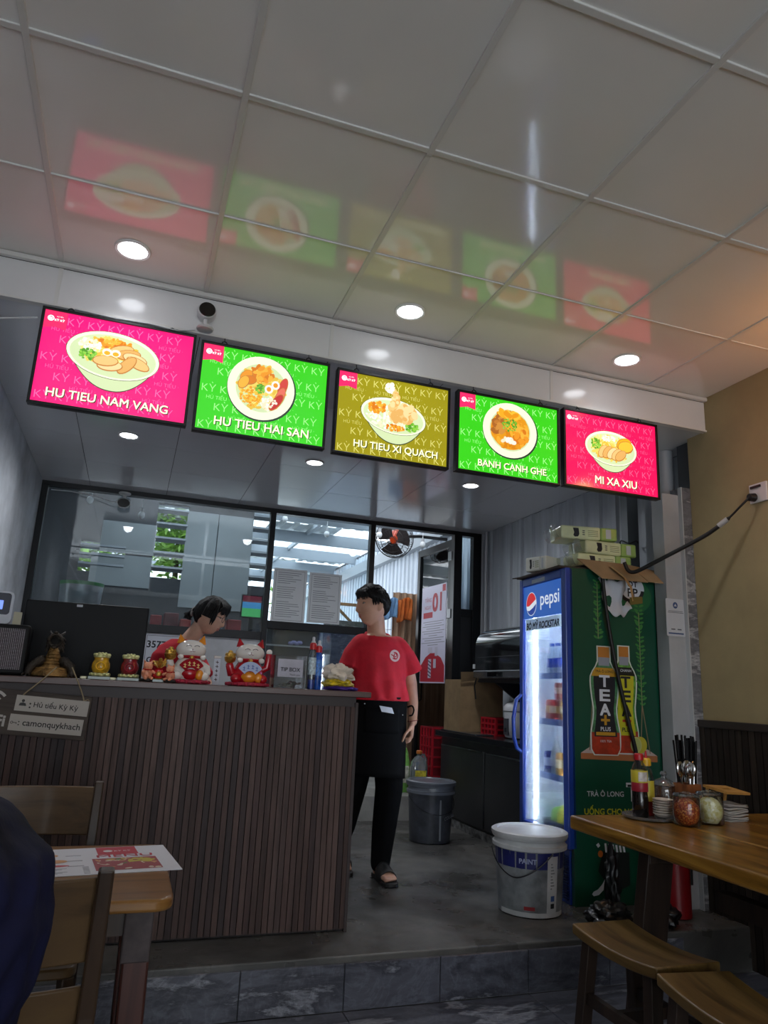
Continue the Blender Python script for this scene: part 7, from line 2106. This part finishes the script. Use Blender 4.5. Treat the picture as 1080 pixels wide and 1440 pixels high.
def face_details(t, M, k=1.0, brow=(24, 20, 20)):
    EW, EI = mat('eye_white', (150, 136, 128), 0.3), mat('eye_dark', (22, 16, 14), 0.1)
    R3 = M.to_3x3()
    for s in (-1, 1):
        base = head_pt(*(Vector((s * 0.43, 0.88, 0.14)).normalized()), k)
        eye = MB()
        eye.ball(M @ Vector((s * 0.031 * k, base.y - 0.0065 * k, 0.0145 * k)), (0.0135 * k, 0.0090 * k, 0.0046 * k), 14, 10, R3)
        e = eye.build('eye', EW, t)
        MB().ball(M @ Vector((s * 0.031 * k, base.y + 0.0005 * k, 0.0142 * k)), (0.0058 * k, 0.0042 * k, 0.0055 * k), 12, 8, R3).build('iris', EI, e)
        MB().tube([M @ Vector(((s * 0.031 + q * 0.0145) * k, base.y + (0.0015 - abs(q) * 0.006) * k, (0.0205 - 0.005 * q * q) * k)) for q in np.linspace(-1, 1, 7)], 0.0014 * k, 6).build('eyelid', mat('lash_dark', (34, 24, 22), 0.6), t)
        MB().tube([M @ Vector(((s * 0.031 + q * 0.019) * k, base.y + (0.0055 - abs(q - 0.0) * 0.004 - (0.006 if q * s > 0.6 else 0)) * k, (0.036 + 0.003 * (1 - q * q)) * k)) for q in np.linspace(-1, 1, 7)], [0.0015 * k, 0.0026 * k, 0.003 * k, 0.003 * k, 0.003 * k, 0.0026 * k, 0.0015 * k], 6).build('eyebrow', mat('brow_dark', brow, 0.9), t)
    LP = mat('lip_rose', (150, 84, 78), 0.45)
    yl = head_pt(*(Vector((0, 1.0, -0.46)).normalized()), k).y
    MB().ball(M @ Vector((0, yl - 0.0055 * k, -0.0525 * k)), (0.021 * k, 0.0060 * k, 0.0036 * k), 16, 8, R3).build('upper_lip', LP, t)
    MB().ball(M @ Vector((0, yl - 0.0065 * k, -0.0622 * k)), (0.018 * k, 0.0060 * k, 0.0042 * k), 16, 8, R3).build('lower_lip', LP, t)
def hair_cap(mb, M, k, front, side, back, thick, seed, rough=0.010):
    nu, nv = 84, 22
    rings = []
    for j in range(nv + 1):
        ring = []
        for i in range(nu):
            az = 2 * PI * i / nu
            x, y = math.cos(az), math.sin(az)
            a = math.atan2(y, abs(x)) / (PI / 2)      # 1 front, 0 side, -1 back
            if a > 0:
                thr = side + (front - side) * min(1, a * 1.9) ** 1.4
            else:
                thr = side + (back - side) * min(1, -a * 1.6)
            tm = math.acos(max(-0.98, min(0.98, thr / 0.115)))
            th = 0.02 + (tm - 0.02) * j / nv
            d = Vector((math.sin(th) * x, math.sin(th) * y, math.cos(th)))
            p = head_pt(d.x, d.y, d.z, k, 0.0)
            n = noise.noise(Vector((d.x * 3 + seed, d.y * 3, d.z * 2))) + 0.7 * noise.noise(Vector((d.x * 14 + seed, d.y * 14, d.z * 3)))
            e = min(1.0, (nv - j) / 4.0)
            ring.append(M @ (p + d * k * ((thick + rough * n) * (0.30 + 0.70 * e) if j < nv else -0.006)))
        rings.append(ring)
    mb.rings(rings[::-1], True, True)
def lock(mb, M, pts, w_, n=7):
    P = [M @ Vector(p) for p in pts]
    rs = [w_ * (0.55 + 0.45 * math.sin(PI * min(1, 0.25 + 0.75 * (1 - q / (len(P) - 1))))) if q < len(P) - 1 else w_ * 0.15 for q in range(len(P))]
    mb.tube(P, rs, n)
SKIN = mat('skin_warm', (188, 142, 118), 0.5, var=0.04, vscale=20, spec=0.4)
HAIR = mat('black_hair', (13, 12, 13), 0.5, spec=0.22, bmp=0.5, bscale=160, stretch=(1, 1, 0.3))
REDT = mat('red_tshirt', (186, 16, 38), 0.85, var=0.06, vscale=14, bmp=0.15, bscale=40)
def ellring(cx, cy, z, a, b, n=32, rot=0.0, sq=2.3):
    out = []
    for i in range(n):
        t_ = 2 * PI * i / n
        c, s = math.cos(t_), math.sin(t_)
        x = a * math.copysign(abs(c) ** (2 / sq), c)
        y = b * math.copysign(abs(s) ** (2 / sq), s)
        out.append(Vector((cx + x * math.cos(rot) - y * math.sin(rot), cy + x * math.sin(rot) + y * math.cos(rot), z)))
    return out
# ---------------------------------------------------------------- standing man
base = Vector((1.44, 4.28, ZP))
man = thing('person', 'standing person in a red T-shirt and black apron, head turned left', 'person', base)
T0 = Matrix.Translation(-base)
HM = T0 @ head_frame((1.372, 4.235, 1.742), (-0.975, -0.20, -0.07))
body = MB(T0)
RT = 0.12
torso = [(1.455, 4.29, 1.00, 0.15, 0.11), (1.455, 4.29, 1.10, 0.155, 0.11), (1.452, 4.285, 1.22, 0.135, 0.10), (1.448, 4.28, 1.35, 0.15, 0.105), (1.445, 4.28, 1.45, 0.165, 0.105), (1.442, 4.28, 1.53, 0.15, 0.085), (1.435, 4.28, 1.572, 0.085, 0.065)]
body.rings([ellring(*q, rot=RT) for q in torso])
body.limb([(1.43, 4.28, 1.54), (1.418, 4.268, 1.60), (1.402, 4.25, 1.67)], [0.062, 0.056, 0.056], 20)
# his left arm (right in the picture), relaxed
body.limb([(1.592, 4.29, 1.485), (1.638, 4.30, 1.40), (1.672, 4.305, 1.29), (1.676, 4.27, 1.17), (1.664, 4.225, 1.065)], [0.054, 0.047, 0.041, 0.037, 0.027], 18)
def hand(mb, wr, dr, pn, k=1.0, curl=0.5, thumb=1):
    """palm, four unequal curled fingers, thumb from the side of the palm; dr = along, pn = palm normal (fingers curl that way)"""
    dr, pn = Vector(dr).normalized(), Vector(pn).normalized()
    sd = dr.cross(pn).normalized()
    wr = Vector(wr)
    kn = wr + dr * 0.085 * k
    for q in (-1.5, -0.5, 0.5, 1.5):
        mb.limb([wr + sd * q * 0.012 * k, wr + dr * 0.045 * k + sd * q * 0.018 * k, kn + sd * q * 0.0195 * k], [0.015 * k, 0.0145 * k, 0.0115 * k], 10)
    for i, (q, L) in enumerate(((-1.5, 0.062), (-0.5, 0.076), (0.5, 0.080), (1.5, 0.072))):
        c = curl * (1.15 - 0.12 * i)
        p0 = kn + sd * q * 0.0195 * k
        d1 = (dr * math.cos(c * 0.6) + pn * math.sin(c * 0.6))
        d2 = (dr * math.cos(c * 1.5) + pn * math.sin(c * 1.5))
        d3 = (dr * math.cos(c * 2.2) + pn * math.sin(c * 2.2))
        p1 = p0 + d1 * L * 0.45 * k
        p2 = p1 + d2 * L * 0.32 * k
        p3 = p2 + d3 * L * 0.23 * k
        mb.limb([p0, p1, p2, p3], [0.0098 * k, 0.0090 * k, 0.0080 * k, 0.0068 * k], 10)
    b0 = wr + dr * 0.020 * k + sd * thumb * 0.020 * k
    mb.limb([b0, b0 + (dr * 0.6 + sd * thumb * 0.75 + pn * 0.35) * 0.040 * k, b0 + (dr * 1.25 + sd * thumb * 0.85 + pn * 0.8) * 0.052 * k, b0 + (dr * 1.9 + sd * thumb * 0.8 + pn * 1.0) * 0.056 * k], [0.015 * k, 0.0115 * k, 0.0098 * k, 0.0078 * k], 10)
hand(body, (1.662, 4.222, 1.058), (-0.10, -0.16, -1.0), (-0.85, 0.35, 0.0), 0.92, 0.95, -1)
# his right arm, bent behind the counter goods
body.limb([(1.31, 4.27, 1.485), (1.268, 4.285, 1.40), (1.24, 4.28, 1.29), (1.20, 4.19, 1.20), (1.165, 4.10, 1.12)], [0.054, 0.047, 0.041, 0.037, 0.027], 18)
hand(body, (1.163, 4.095, 1.115), (-0.2, -0.75, -0.5), (0.85, 0.1, -0.3), 0.92, 0.8, 1)
# legs and feet
body.limb([(1.525, 4.285, 1.06), (1.53, 4.245, 0.68), (1.505, 4.265, 0.28), (1.503, 4.262, 0.235)], [0.085, 0.058, 0.042, 0.038], 18)
body.limb([(1.385, 4.30, 1.06), (1.345, 4.34, 0.68), (1.315, 4.50, 0.32), (1.312, 4.51, 0.28)], [0.085, 0.058, 0.042, 0.038], 18)
def foot(mb, heel, dr, lift=0.0):
    dr = Vector(dr).normalized()
    sd = Vector((0, 0, 1)).cross(dr).normalized()
    h = Vector(heel)
    up = Vector((0, 0, 1))
    mb.limb([h + up * 0.03, h + dr * 0.09 + up * (0.034 - lift * 0.3), h + dr * 0.165 + up * (0.020 - lift * 0.6)], [(0.032, 0.030), (0.040, 0.026), (0.044, 0.014)], 16)
    for i, (q, L) in enumerate(((-1.6, 0.050), (-0.75, 0.052), (0.0, 0.046), (0.72, 0.040), (1.4, 0.032))):
        mb.limb([h + dr * 0.165 + sd * q * 0.021 + up * (0.017 - lift * 0.6), h + dr * (0.165 + L) + sd * q * 0.021 + up * (0.013 - lift * 0.8)], [0.012 if i else 0.014, 0.0095 if i else 0.0125], 10)
foot(body, (1.503, 4.275, ZP + 0.024), (0.02, -1.0, 0))
foot(body, (1.312, 4.53, ZP + 0.07), (0.05, -1.0, 0), 0.06)
add_head(body, T0.inverted() @ HM, 1.05)
mesh_obj('body', fuse(body, 0.0042, 3), SKIN, man)
face_details(man, HM, 1.05)
# hair
hb = MB()
hair_cap(hb, HM, 1.05, 0.058, 0.018, -0.060, 0.019, 2.0, 0.006)
rnd = random.Random(5)
for i in range(52):     # fringe swept to his right and over the forehead
    x = -0.062 + 0.124 * (i / 51)
    top = (x * 0.75, 0.055 + rnd.uniform(-0.015, 0.01), 0.118 - abs(x) * 0.35)
    lock(hb, HM, [top, (x * 1.0 + 0.004, 0.098 - abs(x) * 0.30, 0.098 - abs(x) * 0.3), (x * 1.10 + rnd.uniform(-0.006, 0.006), 0.101 - abs(x) * 0.52, 0.070), (x * 1.12 + rnd.uniform(-0.008, 0.008), 0.098 - abs(x) * 0.62, 0.043 + rnd.uniform(-0.008, 0.010))], 0.0058)
for i in range(230):     # short layered locks over the crown and back
    a = rnd.uniform(0, 2 * PI)
    th = rnd.uniform(0.2, 1.35)
    d = Vector((math.sin(th) * math.cos(a), math.sin(th) * math.sin(a), math.cos(th)))
    p = head_pt(d.x, d.y, d.z, 1.05, 0)
    th2 = th + 0.28
    d2 = Vector((math.sin(th2) * math.cos(a + 0.1), math.sin(th2) * math.sin(a + 0.1), math.cos(th2)))
    p2 = head_pt(d2.x, d2.y, d2.z, 1.05, 0)
    if d.y > 0.5 and th2 > 1.0:
        continue
    lock(hb, HM, [p + d * 0.016, (p + p2) / 2 + d * 0.0215, p2 + d2 * 0.0175], 0.0055)
for s in (-1, 1):
    for i in range(6):
        y = 0.035 - 0.014 * i
        lock(hb, HM, [(s * 0.072, y, 0.05), (s * 0.080, y, 0.025), (s * 0.076, y - 0.004, 0.0 if i < 2 else 0.02)], 0.008)
hb.build('hair', HAIR, man, smooth=60)
# T-shirt
sh = MB(T0)
sh.rings([ellring(*q, rot=RT) for q in [(1.458, 4.284, 1.182, 0.190, 0.148), (1.457, 4.284, 1.21, 0.188, 0.145), (1.455, 4.283, 1.30, 0.174, 0.127), (1.450, 4.28, 1.40, 0.174, 0.124), (1.447, 4.28, 1.47, 0.180, 0.118), (1.443, 4.28, 1.53, 0.162, 0.096), (1.437, 4.28, 1.566, 0.105, 0.078)]] + [[p + Vector((0, 0, 0.022 * (p.y - 4.278) / 0.066)) for p in ellring(1.433, 4.278, 1.576, 0.078, 0.066, rot=RT)]])
sh.limb([(1.560, 4.285, 1.500), (1.618, 4.293, 1.44), (1.652, 4.297, 1.375), (1.662, 4.298, 1.352)], [(0.076, 0.078), (0.076, 0.080), (0.082, 0.086), (0.086, 0.090)], 20, True)
sh.limb([(1.335, 4.27, 1.500), (1.290, 4.285, 1.44), (1.268, 4.29, 1.375), (1.260, 4.285, 1.352)], [(0.076, 0.078), (0.072, 0.078), (0.070, 0.080), (0.072, 0.084)], 20, True)
me = fuse(sh, 0.0075, 4)
for vtx in me.vertices:      # soft hanging folds
    p = vtx.co + base
    a = max(0.0, min(1.0, (1.45 - p.z) / 0.25)) * (0.35 if p.z < 1.19 else 1.0)
    vtx.co.x += 0.004 * a * math.sin(p.z * 34 + p.x * 22)
    vtx.co.y += a * (0.007 * math.sin(p.x * 62 + p.z * 10) + 0.004 * math.sin(p.x * 31 - p.z * 38))
tee = mesh_obj('tshirt', me, REDT, man)
MB(T0).tube([(1.4325 + 0.079 * math.cos(a), 4.275 + 0.068 * math.sin(a), 1.572 + 0.024 * math.sin(a)) for a in np.linspace(0, 2 * PI, 29)], 0.0065, 8).build('collar', REDT, tee)
# round chest emblem, laid on the shirt front
from mathutils.bvhtree import BVHTree
TEE = BVHTree.FromPolygons([vv.co.copy() for vv in me.vertices], [tuple(pp.vertices) for pp in me.polygons])
def on_shirt(u, v, off):
    """point on the shirt front: u across, v up from the emblem centre"""
    x, z = 1.512 + u, 1.448 + v
    a, b = 0.178, 0.122
    dx = (x - 1.447)
    y = 4.28 - b * (max(0.0, 1 - abs(dx / a) ** 2.3)) ** (1 / 2.3) + dx * math.tan(RT) * 0.9
    hit = TEE.ray_cast(T0 @ Vector((x, 3.6, z)), Vector((0, 1, 0)))[0]
    q = hit if hit is not None else T0 @ Vector((x, y, z))
    return q - Vector((0, off, 0))
mb = MB()
for i in range(8):
    for j in range(28):
        r0, r1 = 0.036 * i / 8, 0.036 * (i + 1) / 8
        a0, a1 = 2 * PI * j / 28, 2 * PI * (j + 1) / 28
        mb.poly([on_shirt(r * math.cos(a), r * math.sin(a), 0.0016) for r, a in ((r0, a0), (r1, a0), (r1, a1), (r0, a1))])
mb.build('chest_emblem', mat('emblem_cream', (206, 180, 176), 0.8), tee)
mb = MB()
mb.tube([on_shirt(0.020 * math.cos(a), 0.020 * math.sin(a), 0.0018) for a in np.linspace(-2.4, 2.0, 18)], 0.003, 6)
mb.tube([on_shirt(0.003 + 0.009 * math.cos(a), 0.004 + 0.010 * math.sin(a), 0.0018) for a in np.linspace(0, 2 * PI, 14)], 0.0025, 6)
mb.tube([on_shirt(-0.026, 0.006, 0.0018), on_shirt(-0.012, 0.000, 0.0018), on_shirt(-0.004, -0.014, 0.0018), on_shirt(0.010, -0.020, 0.0018)], 0.003, 6)
mb.build('emblem_line', REDT, tee)
# trousers
BLK = mat('black_cotton', (11, 11, 13), 0.95, var=0.1, vscale=20, spec=0.1)
tr = MB(T0)
tr.rings([ellring(*q, rot=RT) for q in [(1.455, 4.288, 0.98, 0.155, 0.115), (1.456, 4.288, 1.08, 0.160, 0.118), (1.456, 4.287, 1.19, 0.152, 0.112)]])
tr.limb([(1.520, 4.285, 1.03), (1.532, 4.265, 0.86), (1.535, 4.240, 0.68), (1.520, 4.258, 0.45), (1.508, 4.262, 0.27)], [(0.098, 0.105), (0.092, 0.095), (0.082, 0.084), (0.070, 0.074), (0.056, 0.062)], 22)
tr.limb([(1.392, 4.298, 1.03), (1.365, 4.315, 0.86), (1.345, 4.34, 0.68), (1.328, 4.43, 0.45), (1.314, 4.50, 0.33)], [(0.098, 0.105), (0.092, 0.095), (0.080, 0.084), (0.068, 0.074), (0.056, 0.062)], 22)
mesh_obj('trousers', fuse(tr, 0.0075, 4), BLK, man)
# waist apron: sheet wrapped round the front of the hips
ap = MB(T0)
def apt(u, v):
    a = math.radians(-210 + 240 * u) + RT
    z = 1.205 - 0.46 * v
    rx = 0.176 + 0.010 * v + 0.006 * math.sin(u * 14) * v
    ry = 0.134 + 0.012 * v + 0.007 * math.sin(u * 11 + 1) * v
    return (1.458 + rx * math.cos(a), 4.283 + ry * math.sin(a), z + 0.01 * math.sin(u * 5) * v)
ap.grid(apt, 44, 16)
apron = ap.build('apron', mat('apron_black', (13, 13, 15), 0.9, bmp=0.1, bscale=200, spec=0.1), man, smooth=60, solid=0.004)
def ap_out(u, v, off):
    p = Vector(apt(u, v))
    n = Vector((p.x - 1.458, p.y - 4.283, 0)).normalized()
    return T0 @ (p + n * off)
MB().grid(lambda a, c: ap_out(0.30 + 0.30 * a, 0.16 + 0.30 * c, 0.005), 12, 6).build('pocket', MATS['apron_black'], apron, smooth=60, solid=0.003)
MB().grid(lambda a, c: ap_out(0.42 + 0.10 * a + 0.02 * c, 0.115 + 0.075 * c + 0.02 * a, 0.0095), 6, 3).build('pocket_paper', mat('paper_white', (206, 210, 220), 0.6), apron, smooth=60)
MB().grid(lambda a, c: ap_out(0.475 + 0.05 * a, 0.17 + 0.02 * c + 0.01 * a, 0.0018), 4, 2).build('pocket_slip', mat('slip_red', (176, 60, 64), 0.6), apron, smooth=60)
MB(T0).tube(cr([(1.628, 4.225, 1.150), (1.648, 4.205, 1.158), (1.658, 4.195, 1.135), (1.650, 4.20, 1.105), (1.634, 4.21, 1.10)]), 0.005, 8).build('apron_tie', MATS['apron_black'], apron)
MB().ball(ap_out(0.30, 0.10, 0.004), 0.006, 8, 6).build('stud', mat('stud_steel', (180, 180, 180), 0.2, 1.0), apron)
MB().ball(ap_out(0.63, 0.22, 0.009), 0.006, 8, 6).build('stud', mat('stud_steel', (180, 180, 180), 0.2, 1.0), apron)
# sandals
SAN = mat('sandal_black', (24, 23, 24), 0.6)
def sandal(heel, dr, tilt):
    dr = Vector(dr).normalized()
    sd = Vector((0, 0, 1)).cross(dr).normalized()
    out = []
    for u, wv in ((-0.045, 0.020), (-0.03, 0.033), (0.05, 0.038), (0.14, 0.046), (0.20, 0.047), (0.225, 0.038), (0.238, 0.018)):
        out.append((u, wv))
    pts = [Vector(heel) + dr * u + sd * wv for u, wv in out] + [Vector(heel) + dr * u - sd * wv for u, wv in out[::-1]]
    if tilt:
        pts = [p + Vector((0, 0, tilt * max(0, 1 - (p - Vector(heel)).dot(dr) / 0.19))) for p in pts]
    s = MB(T0).prism([p for p in pts], (0, 0, 0.024)).build('sandal', SAN, man, smooth=30, bevel=0.005)
    h = Vector(heel)
    up = Vector((0, 0, 1))
    MB(T0).grid(lambda u, v: h + dr * (0.075 + 0.095 * v) + sd * (0.049 * math.cos(PI * u)) + up * (0.020 + (0.082 - 0.030 * v) * math.sin(PI * u) ** 0.7 + tilt * 0.4), 16, 4).build('strap', SAN, s, smooth=60, solid=0.006)
sandal((1.503, 4.275, ZP), (0.02, -1.0, 0), 0.0)
sandal((1.312, 4.53, ZP), (0.05, -1.0, 0), 0.05)
MB(T0).tube([(1.664 + 0.031 * math.cos(a), 4.226 + 0.031 * math.sin(a), 1.072 + 0.006 * math.cos(a)) for a in np.linspace(0, 2 * PI, 20)], 0.0022, 6).build('wrist_band', mat('bracelet_red', (120, 40, 40), 0.6), man)
# ---------------------------------------------------------------- woman behind the counter
base = Vector((0.26, 4.55, ZP))
wom = thing('person', 'dark haired person with glasses in a red T-shirt, bent behind the counter', 'person', base)
T0 = Matrix.Translation(-base)
kw = 0.95
HW = T0 @ head_frame((0.425, 4.47, 1.628), (0.86, -0.36, -0.34))
body = MB(T0)
body.rings([ellring(*q, rot=0.9) for q in [(0.25, 4.58, 0.95, 0.15, 0.12), (0.25, 4.58, 1.05, 0.15, 0.11), (0.25, 4.57, 1.20, 0.13, 0.10), (0.255, 4.56, 1.33, 0.15, 0.105), (0.27, 4.55, 1.41, 0.145, 0.095), (0.285, 4.54, 1.455, 0.08, 0.065)]])
body.limb([(0.29, 4.54, 1.43), (0.325, 4.525, 1.49), (0.375, 4.505, 1.56)], [0.056, 0.048, 0.048], 18)
body.limb([(0.35, 4.44, 1.38), (0.42, 4.38, 1.24), (0.47, 4.30, 1.16)], [0.048, 0.040, 0.034], 16)
body.limb([(0.47, 4.30, 1.16), (0.55, 4.22, 1.13), (0.60, 4.17, 1.12)], [0.034, 0.030, 0.024], 16)
hand(body, (0.605, 4.165, 1.118), (0.75, -0.6, -0.15), (0, 0, -1.0), 0.88, 0.5, -1)
body.limb([(0.20, 4.68, 1.38), (0.26, 4.72, 1.22), (0.36, 4.66, 1.13)], [0.048, 0.040, 0.034], 16)
body.limb([(0.36, 4.66, 1.13), (0.47, 4.60, 1.12), (0.53, 4.56, 1.12)], [0.034, 0.030, 0.024], 16)
hand(body, (0.535, 4.555, 1.118), (0.85, -0.5, -0.1), (0, 0, -1.0), 0.88, 0.5, 1)
for s in (-1, 1):
    body.limb([(0.25 + s * 0.06, 4.58 + s * 0.06, 0.98), (0.25 + s * 0.075, 4.58 + s * 0.07, 0.60), (0.25 + s * 0.08, 4.59 + s * 0.075, 0.26)], [0.085, 0.06, 0.042], 16)
    foot(body, (0.23 + s * 0.08, 4.60 + s * 0.075, ZP), (1.0, -0.35, 0))
add_head(body, T0.inverted() @ HW, kw)
mesh_obj('body', fuse(body, 0.0045, 3), mat('skin_light', (196, 154, 132), 0.5, var=0.04, vscale=20, spec=0.4), wom)
face_details(wom, HW, kw)
hb = MB()
hair_cap(hb, HW, kw, 0.055, -0.004, -0.075, 0.017, 9.0, 0.007)
for i in range(52):     # straight fringe
    x = -0.064 + 0.128 * i / 51
    lock(hb, HW, [(x * 0.55, 0.040, 0.122 - abs(x) * 0.3), (x * 0.9, 0.094 - abs(x) * 0.3, 0.098 - abs(x) * 0.25), (x * 1.06, 0.099 - abs(x) * 0.5, 0.066), (x * 1.08 + rnd.uniform(-0.004, 0.004), 0.096 - abs(x) * 0.55, 0.036 + rnd.uniform(-0.012, 0.012))], 0.0052)
for s in (-1, 1):
    for i in range(7):  # side locks by the cheek
        y = 0.052 - 0.012 * i
        lock(hb, HW, [(s * 0.062, y, 0.07), (s * 0.078, y + 0.004, 0.035), (s * 0.079, y + 0.002, -0.01), (s * 0.074, y, -0.045 if i < 2 else -0.01)], 0.0085)
for i in range(26):     # gathered low pony tail
    a = rnd.uniform(-1, 1)
    lock(hb, HW, [(a * 0.04, -0.085, 0.01 + rnd.uniform(-0.02, 0.02)), (a * 0.022, -0.118, -0.022), (a * 0.034, -0.130 + rnd.uniform(-0.012, 0.012), -0.045), (a * 0.040, -0.120 + rnd.uniform(-0.015, 0.015), -0.070)], 0.009)
hb.build('hair', HAIR, wom, smooth=60)
MB().tube([HW @ Vector((0.026 * math.cos(a), -0.108, -0.012 + 0.026 * math.sin(a))) for a in np.linspace(0, 2 * PI, 18)], 0.007, 8).build('hair_tie', mat('scrunchie_grey', (150, 146, 142), 0.9), wom)
gm = mat('glasses_dark', (30, 28, 30), 0.3)
gl = MB()
for s in (-1, 1):
    gl.tube([HW @ Vector(((s * 0.033 + 0.024 * math.cos(a)) * kw, (0.104 - 0.010 * abs(math.cos(a)) * 0.6) * kw, (0.012 + 0.020 * math.sin(a)) * kw)) for a in np.linspace(0, 2 * PI, 25)], 0.0017, 6)
    gl.tube([HW @ Vector((s * 0.057 * kw, 0.098 * kw, 0.018 * kw)), HW @ Vector((s * 0.076 * kw, 0.04 * kw, 0.018 * kw)), HW @ Vector((s * 0.078 * kw, -0.01 * kw, 0.012 * kw))], 0.0016, 6)
gl.tube([HW @ Vector((-0.009 * kw, 0.106 * kw, 0.016 * kw)), HW @ Vector((0, 0.110 * kw, 0.019 * kw)), HW @ Vector((0.009 * kw, 0.106 * kw, 0.016 * kw))], 0.0017, 6)
gl.build('glasses', gm, wom)
sh = MB(T0)
sh.rings([ellring(*q, rot=0.9) for q in [(0.25, 4.58, 0.98, 0.170, 0.135), (0.25, 4.575, 1.15, 0.165, 0.128), (0.25, 4.565, 1.30, 0.170, 0.124), (0.258, 4.555, 1.39, 0.165, 0.112), (0.272, 4.548, 1.45, 0.115, 0.085), (0.285, 4.543, 1.482, 0.072, 0.062)]])
sh.limb([(0.335, 4.455, 1.40), (0.38, 4.415, 1.31), (0.405, 4.39, 1.26)], [0.066, 0.070, 0.074], 18, True)
sh.limb([(0.205, 4.665, 1.40), (0.225, 4.70, 1.31), (0.245, 4.715, 1.26)], [0.066, 0.070, 0.072], 18)
mesh_obj('tshirt', fuse(sh, 0.008, 4), REDT, wom)
tr = MB(T0)
tr.rings([ellring(*q, rot=0.9) for q in [(0.25, 4.58, 0.90, 0.160, 0.125), (0.25, 4.58, 1.02, 0.158, 0.122)]])
for s in (-1, 1):
    tr.limb([(0.25 + s * 0.06, 4.58 + s * 0.06, 0.94), (0.25 + s * 0.075, 4.58 + s * 0.07, 0.60), (0.25 + s * 0.08, 4.59 + s * 0.075, 0.27)], [0.098, 0.076, 0.060], 18)
mesh_obj('trousers', fuse(tr, 0.009, 3), BLK, wom)
# ---------------------------------------------------------------- seated customer at the left edge
base = Vector((-0.33, 1.28, 0))
cus = thing('person', 'seated customer in a dark navy jacket at the left edge', 'person', base)
T0 = Matrix.Translation(-base)
HC = T0 @ head_frame((-0.45, 1.27, 1.225), (-0.9, 0.3, -0.25))
body = MB(T0)
body.rings([ellring(*q) for q in [(-0.33, 1.28, 0.46, 0.16, 0.17), (-0.32, 1.28, 0.60, 0.14, 0.16), (-0.29, 1.28, 0.80, 0.14, 0.17), (-0.29, 1.28, 0.95, 0.13, 0.17), (-0.34, 1.28, 1.05, 0.08, 0.10)]])
body.limb([(-0.36, 1.28, 1.03), (-0.41, 1.275, 1.12), (-0.44, 1.27, 1.18)], [0.06, 0.055, 0.055], 16)
for s in (-1, 1):
    body.limb([(-0.35, 1.28 + s * 0.09, 0.53), (-0.76, 1.28 + s * 0.11, 0.52)], [0.085, 0.06], 16)
    body.limb([(-0.76, 1.28 + s * 0.11, 0.50), (-0.77, 1.28 + s * 0.11, 0.08)], [0.055, 0.04], 16)
    foot(body, (-0.76, 1.28 + s * 0.11, 0.0), (-1, 0, 0))
    body.limb([(-0.33, 1.28 + s * 0.17, 0.97), (-0.40, 1.28 + s * 0.20, 0.76), (-0.62, 1.28 + s * 0.14, 0.72)], [0.05, 0.042, 0.028], 16)
    hand(body, (-0.63, 1.28 + s * 0.14, 0.72), (-1, -s * 0.2, 0.0), (0, 0, -1), 0.95, 0.5, s)
add_head(body, T0.inverted() @ HC, 1.0)
mesh_obj('body', fuse(body, 0.006, 2), SKIN, cus)
face_details(cus, HC, 1.0)
hb = MB()
hair_cap(hb, HC, 1.0, 0.06, 0.01, -0.06, 0.018, 4.0)
hb.build('hair', HAIR, cus, smooth=60)
NAVY = mat('navy_jacket', (24, 26, 52), 0.75, var=0.35, vscale=7, bmp=0.8, bscale=9, spec=0.15)
jk = MB(T0)
jk.rings([ellring(*q) for q in [(-0.33, 1.28, 0.50, 0.18, 0.20), (-0.32, 1.28, 0.62, 0.19, 0.20), (-0.285, 1.28, 0.74, 0.185, 0.205), (-0.275, 1.28, 0.82, 0.205, 0.21), (-0.272, 1.28, 0.90, 0.210, 0.21), (-0.285, 1.28, 0.98, 0.198, 0.20), (-0.31, 1.28, 1.04, 0.175, 0.165), (-0.345, 1.28, 1.085, 0.13, 0.12), (-0.375, 1.28, 1.11, 0.09, 0.09)]])
for s in (-1, 1):
    jk.limb([(-0.32, 1.28 + s * 0.16, 0.97), (-0.40, 1.28 + s * 0.205, 0.77), (-0.58, 1.28 + s * 0.15, 0.725)], [0.082, 0.070, 0.052], 18)
me = fuse(jk, 0.010, 4)
for vtx in me.vertices:
    p = vtx.co + base
    n = noise.noise(Vector((p.x * 9, p.y * 7, p.z * 13)))
    n2 = noise.noise(Vector((p.x * 26, p.y * 20, p.z * 20)))
    vtx.co.x += 0.014 * n + 0.012 * n2
    vtx.co.z += 0.006 * n
mesh_obj('jacket', me, NAVY, cus)
tr = MB(T0)
tr.rings([ellring(*q) for q in [(-0.33, 1.28, 0.462, 0.17, 0.19), (-0.34, 1.28, 0.58, 0.165, 0.185)]])
for s in (-1, 1):
    tr.limb([(-0.36, 1.28 + s * 0.09, 0.545), (-0.76, 1.28 + s * 0.11, 0.53)], [0.095, 0.075], 18)
    tr.limb([(-0.76, 1.28 + s * 0.11, 0.53), (-0.775, 1.28 + s * 0.11, 0.12)], [0.072, 0.058], 18)
mesh_obj('trousers', fuse(tr, 0.010, 3), BLK, cus)
stool('saddle stool the navy jacket customer sits on', (-0.34, 1.28, 0), PI / 2)
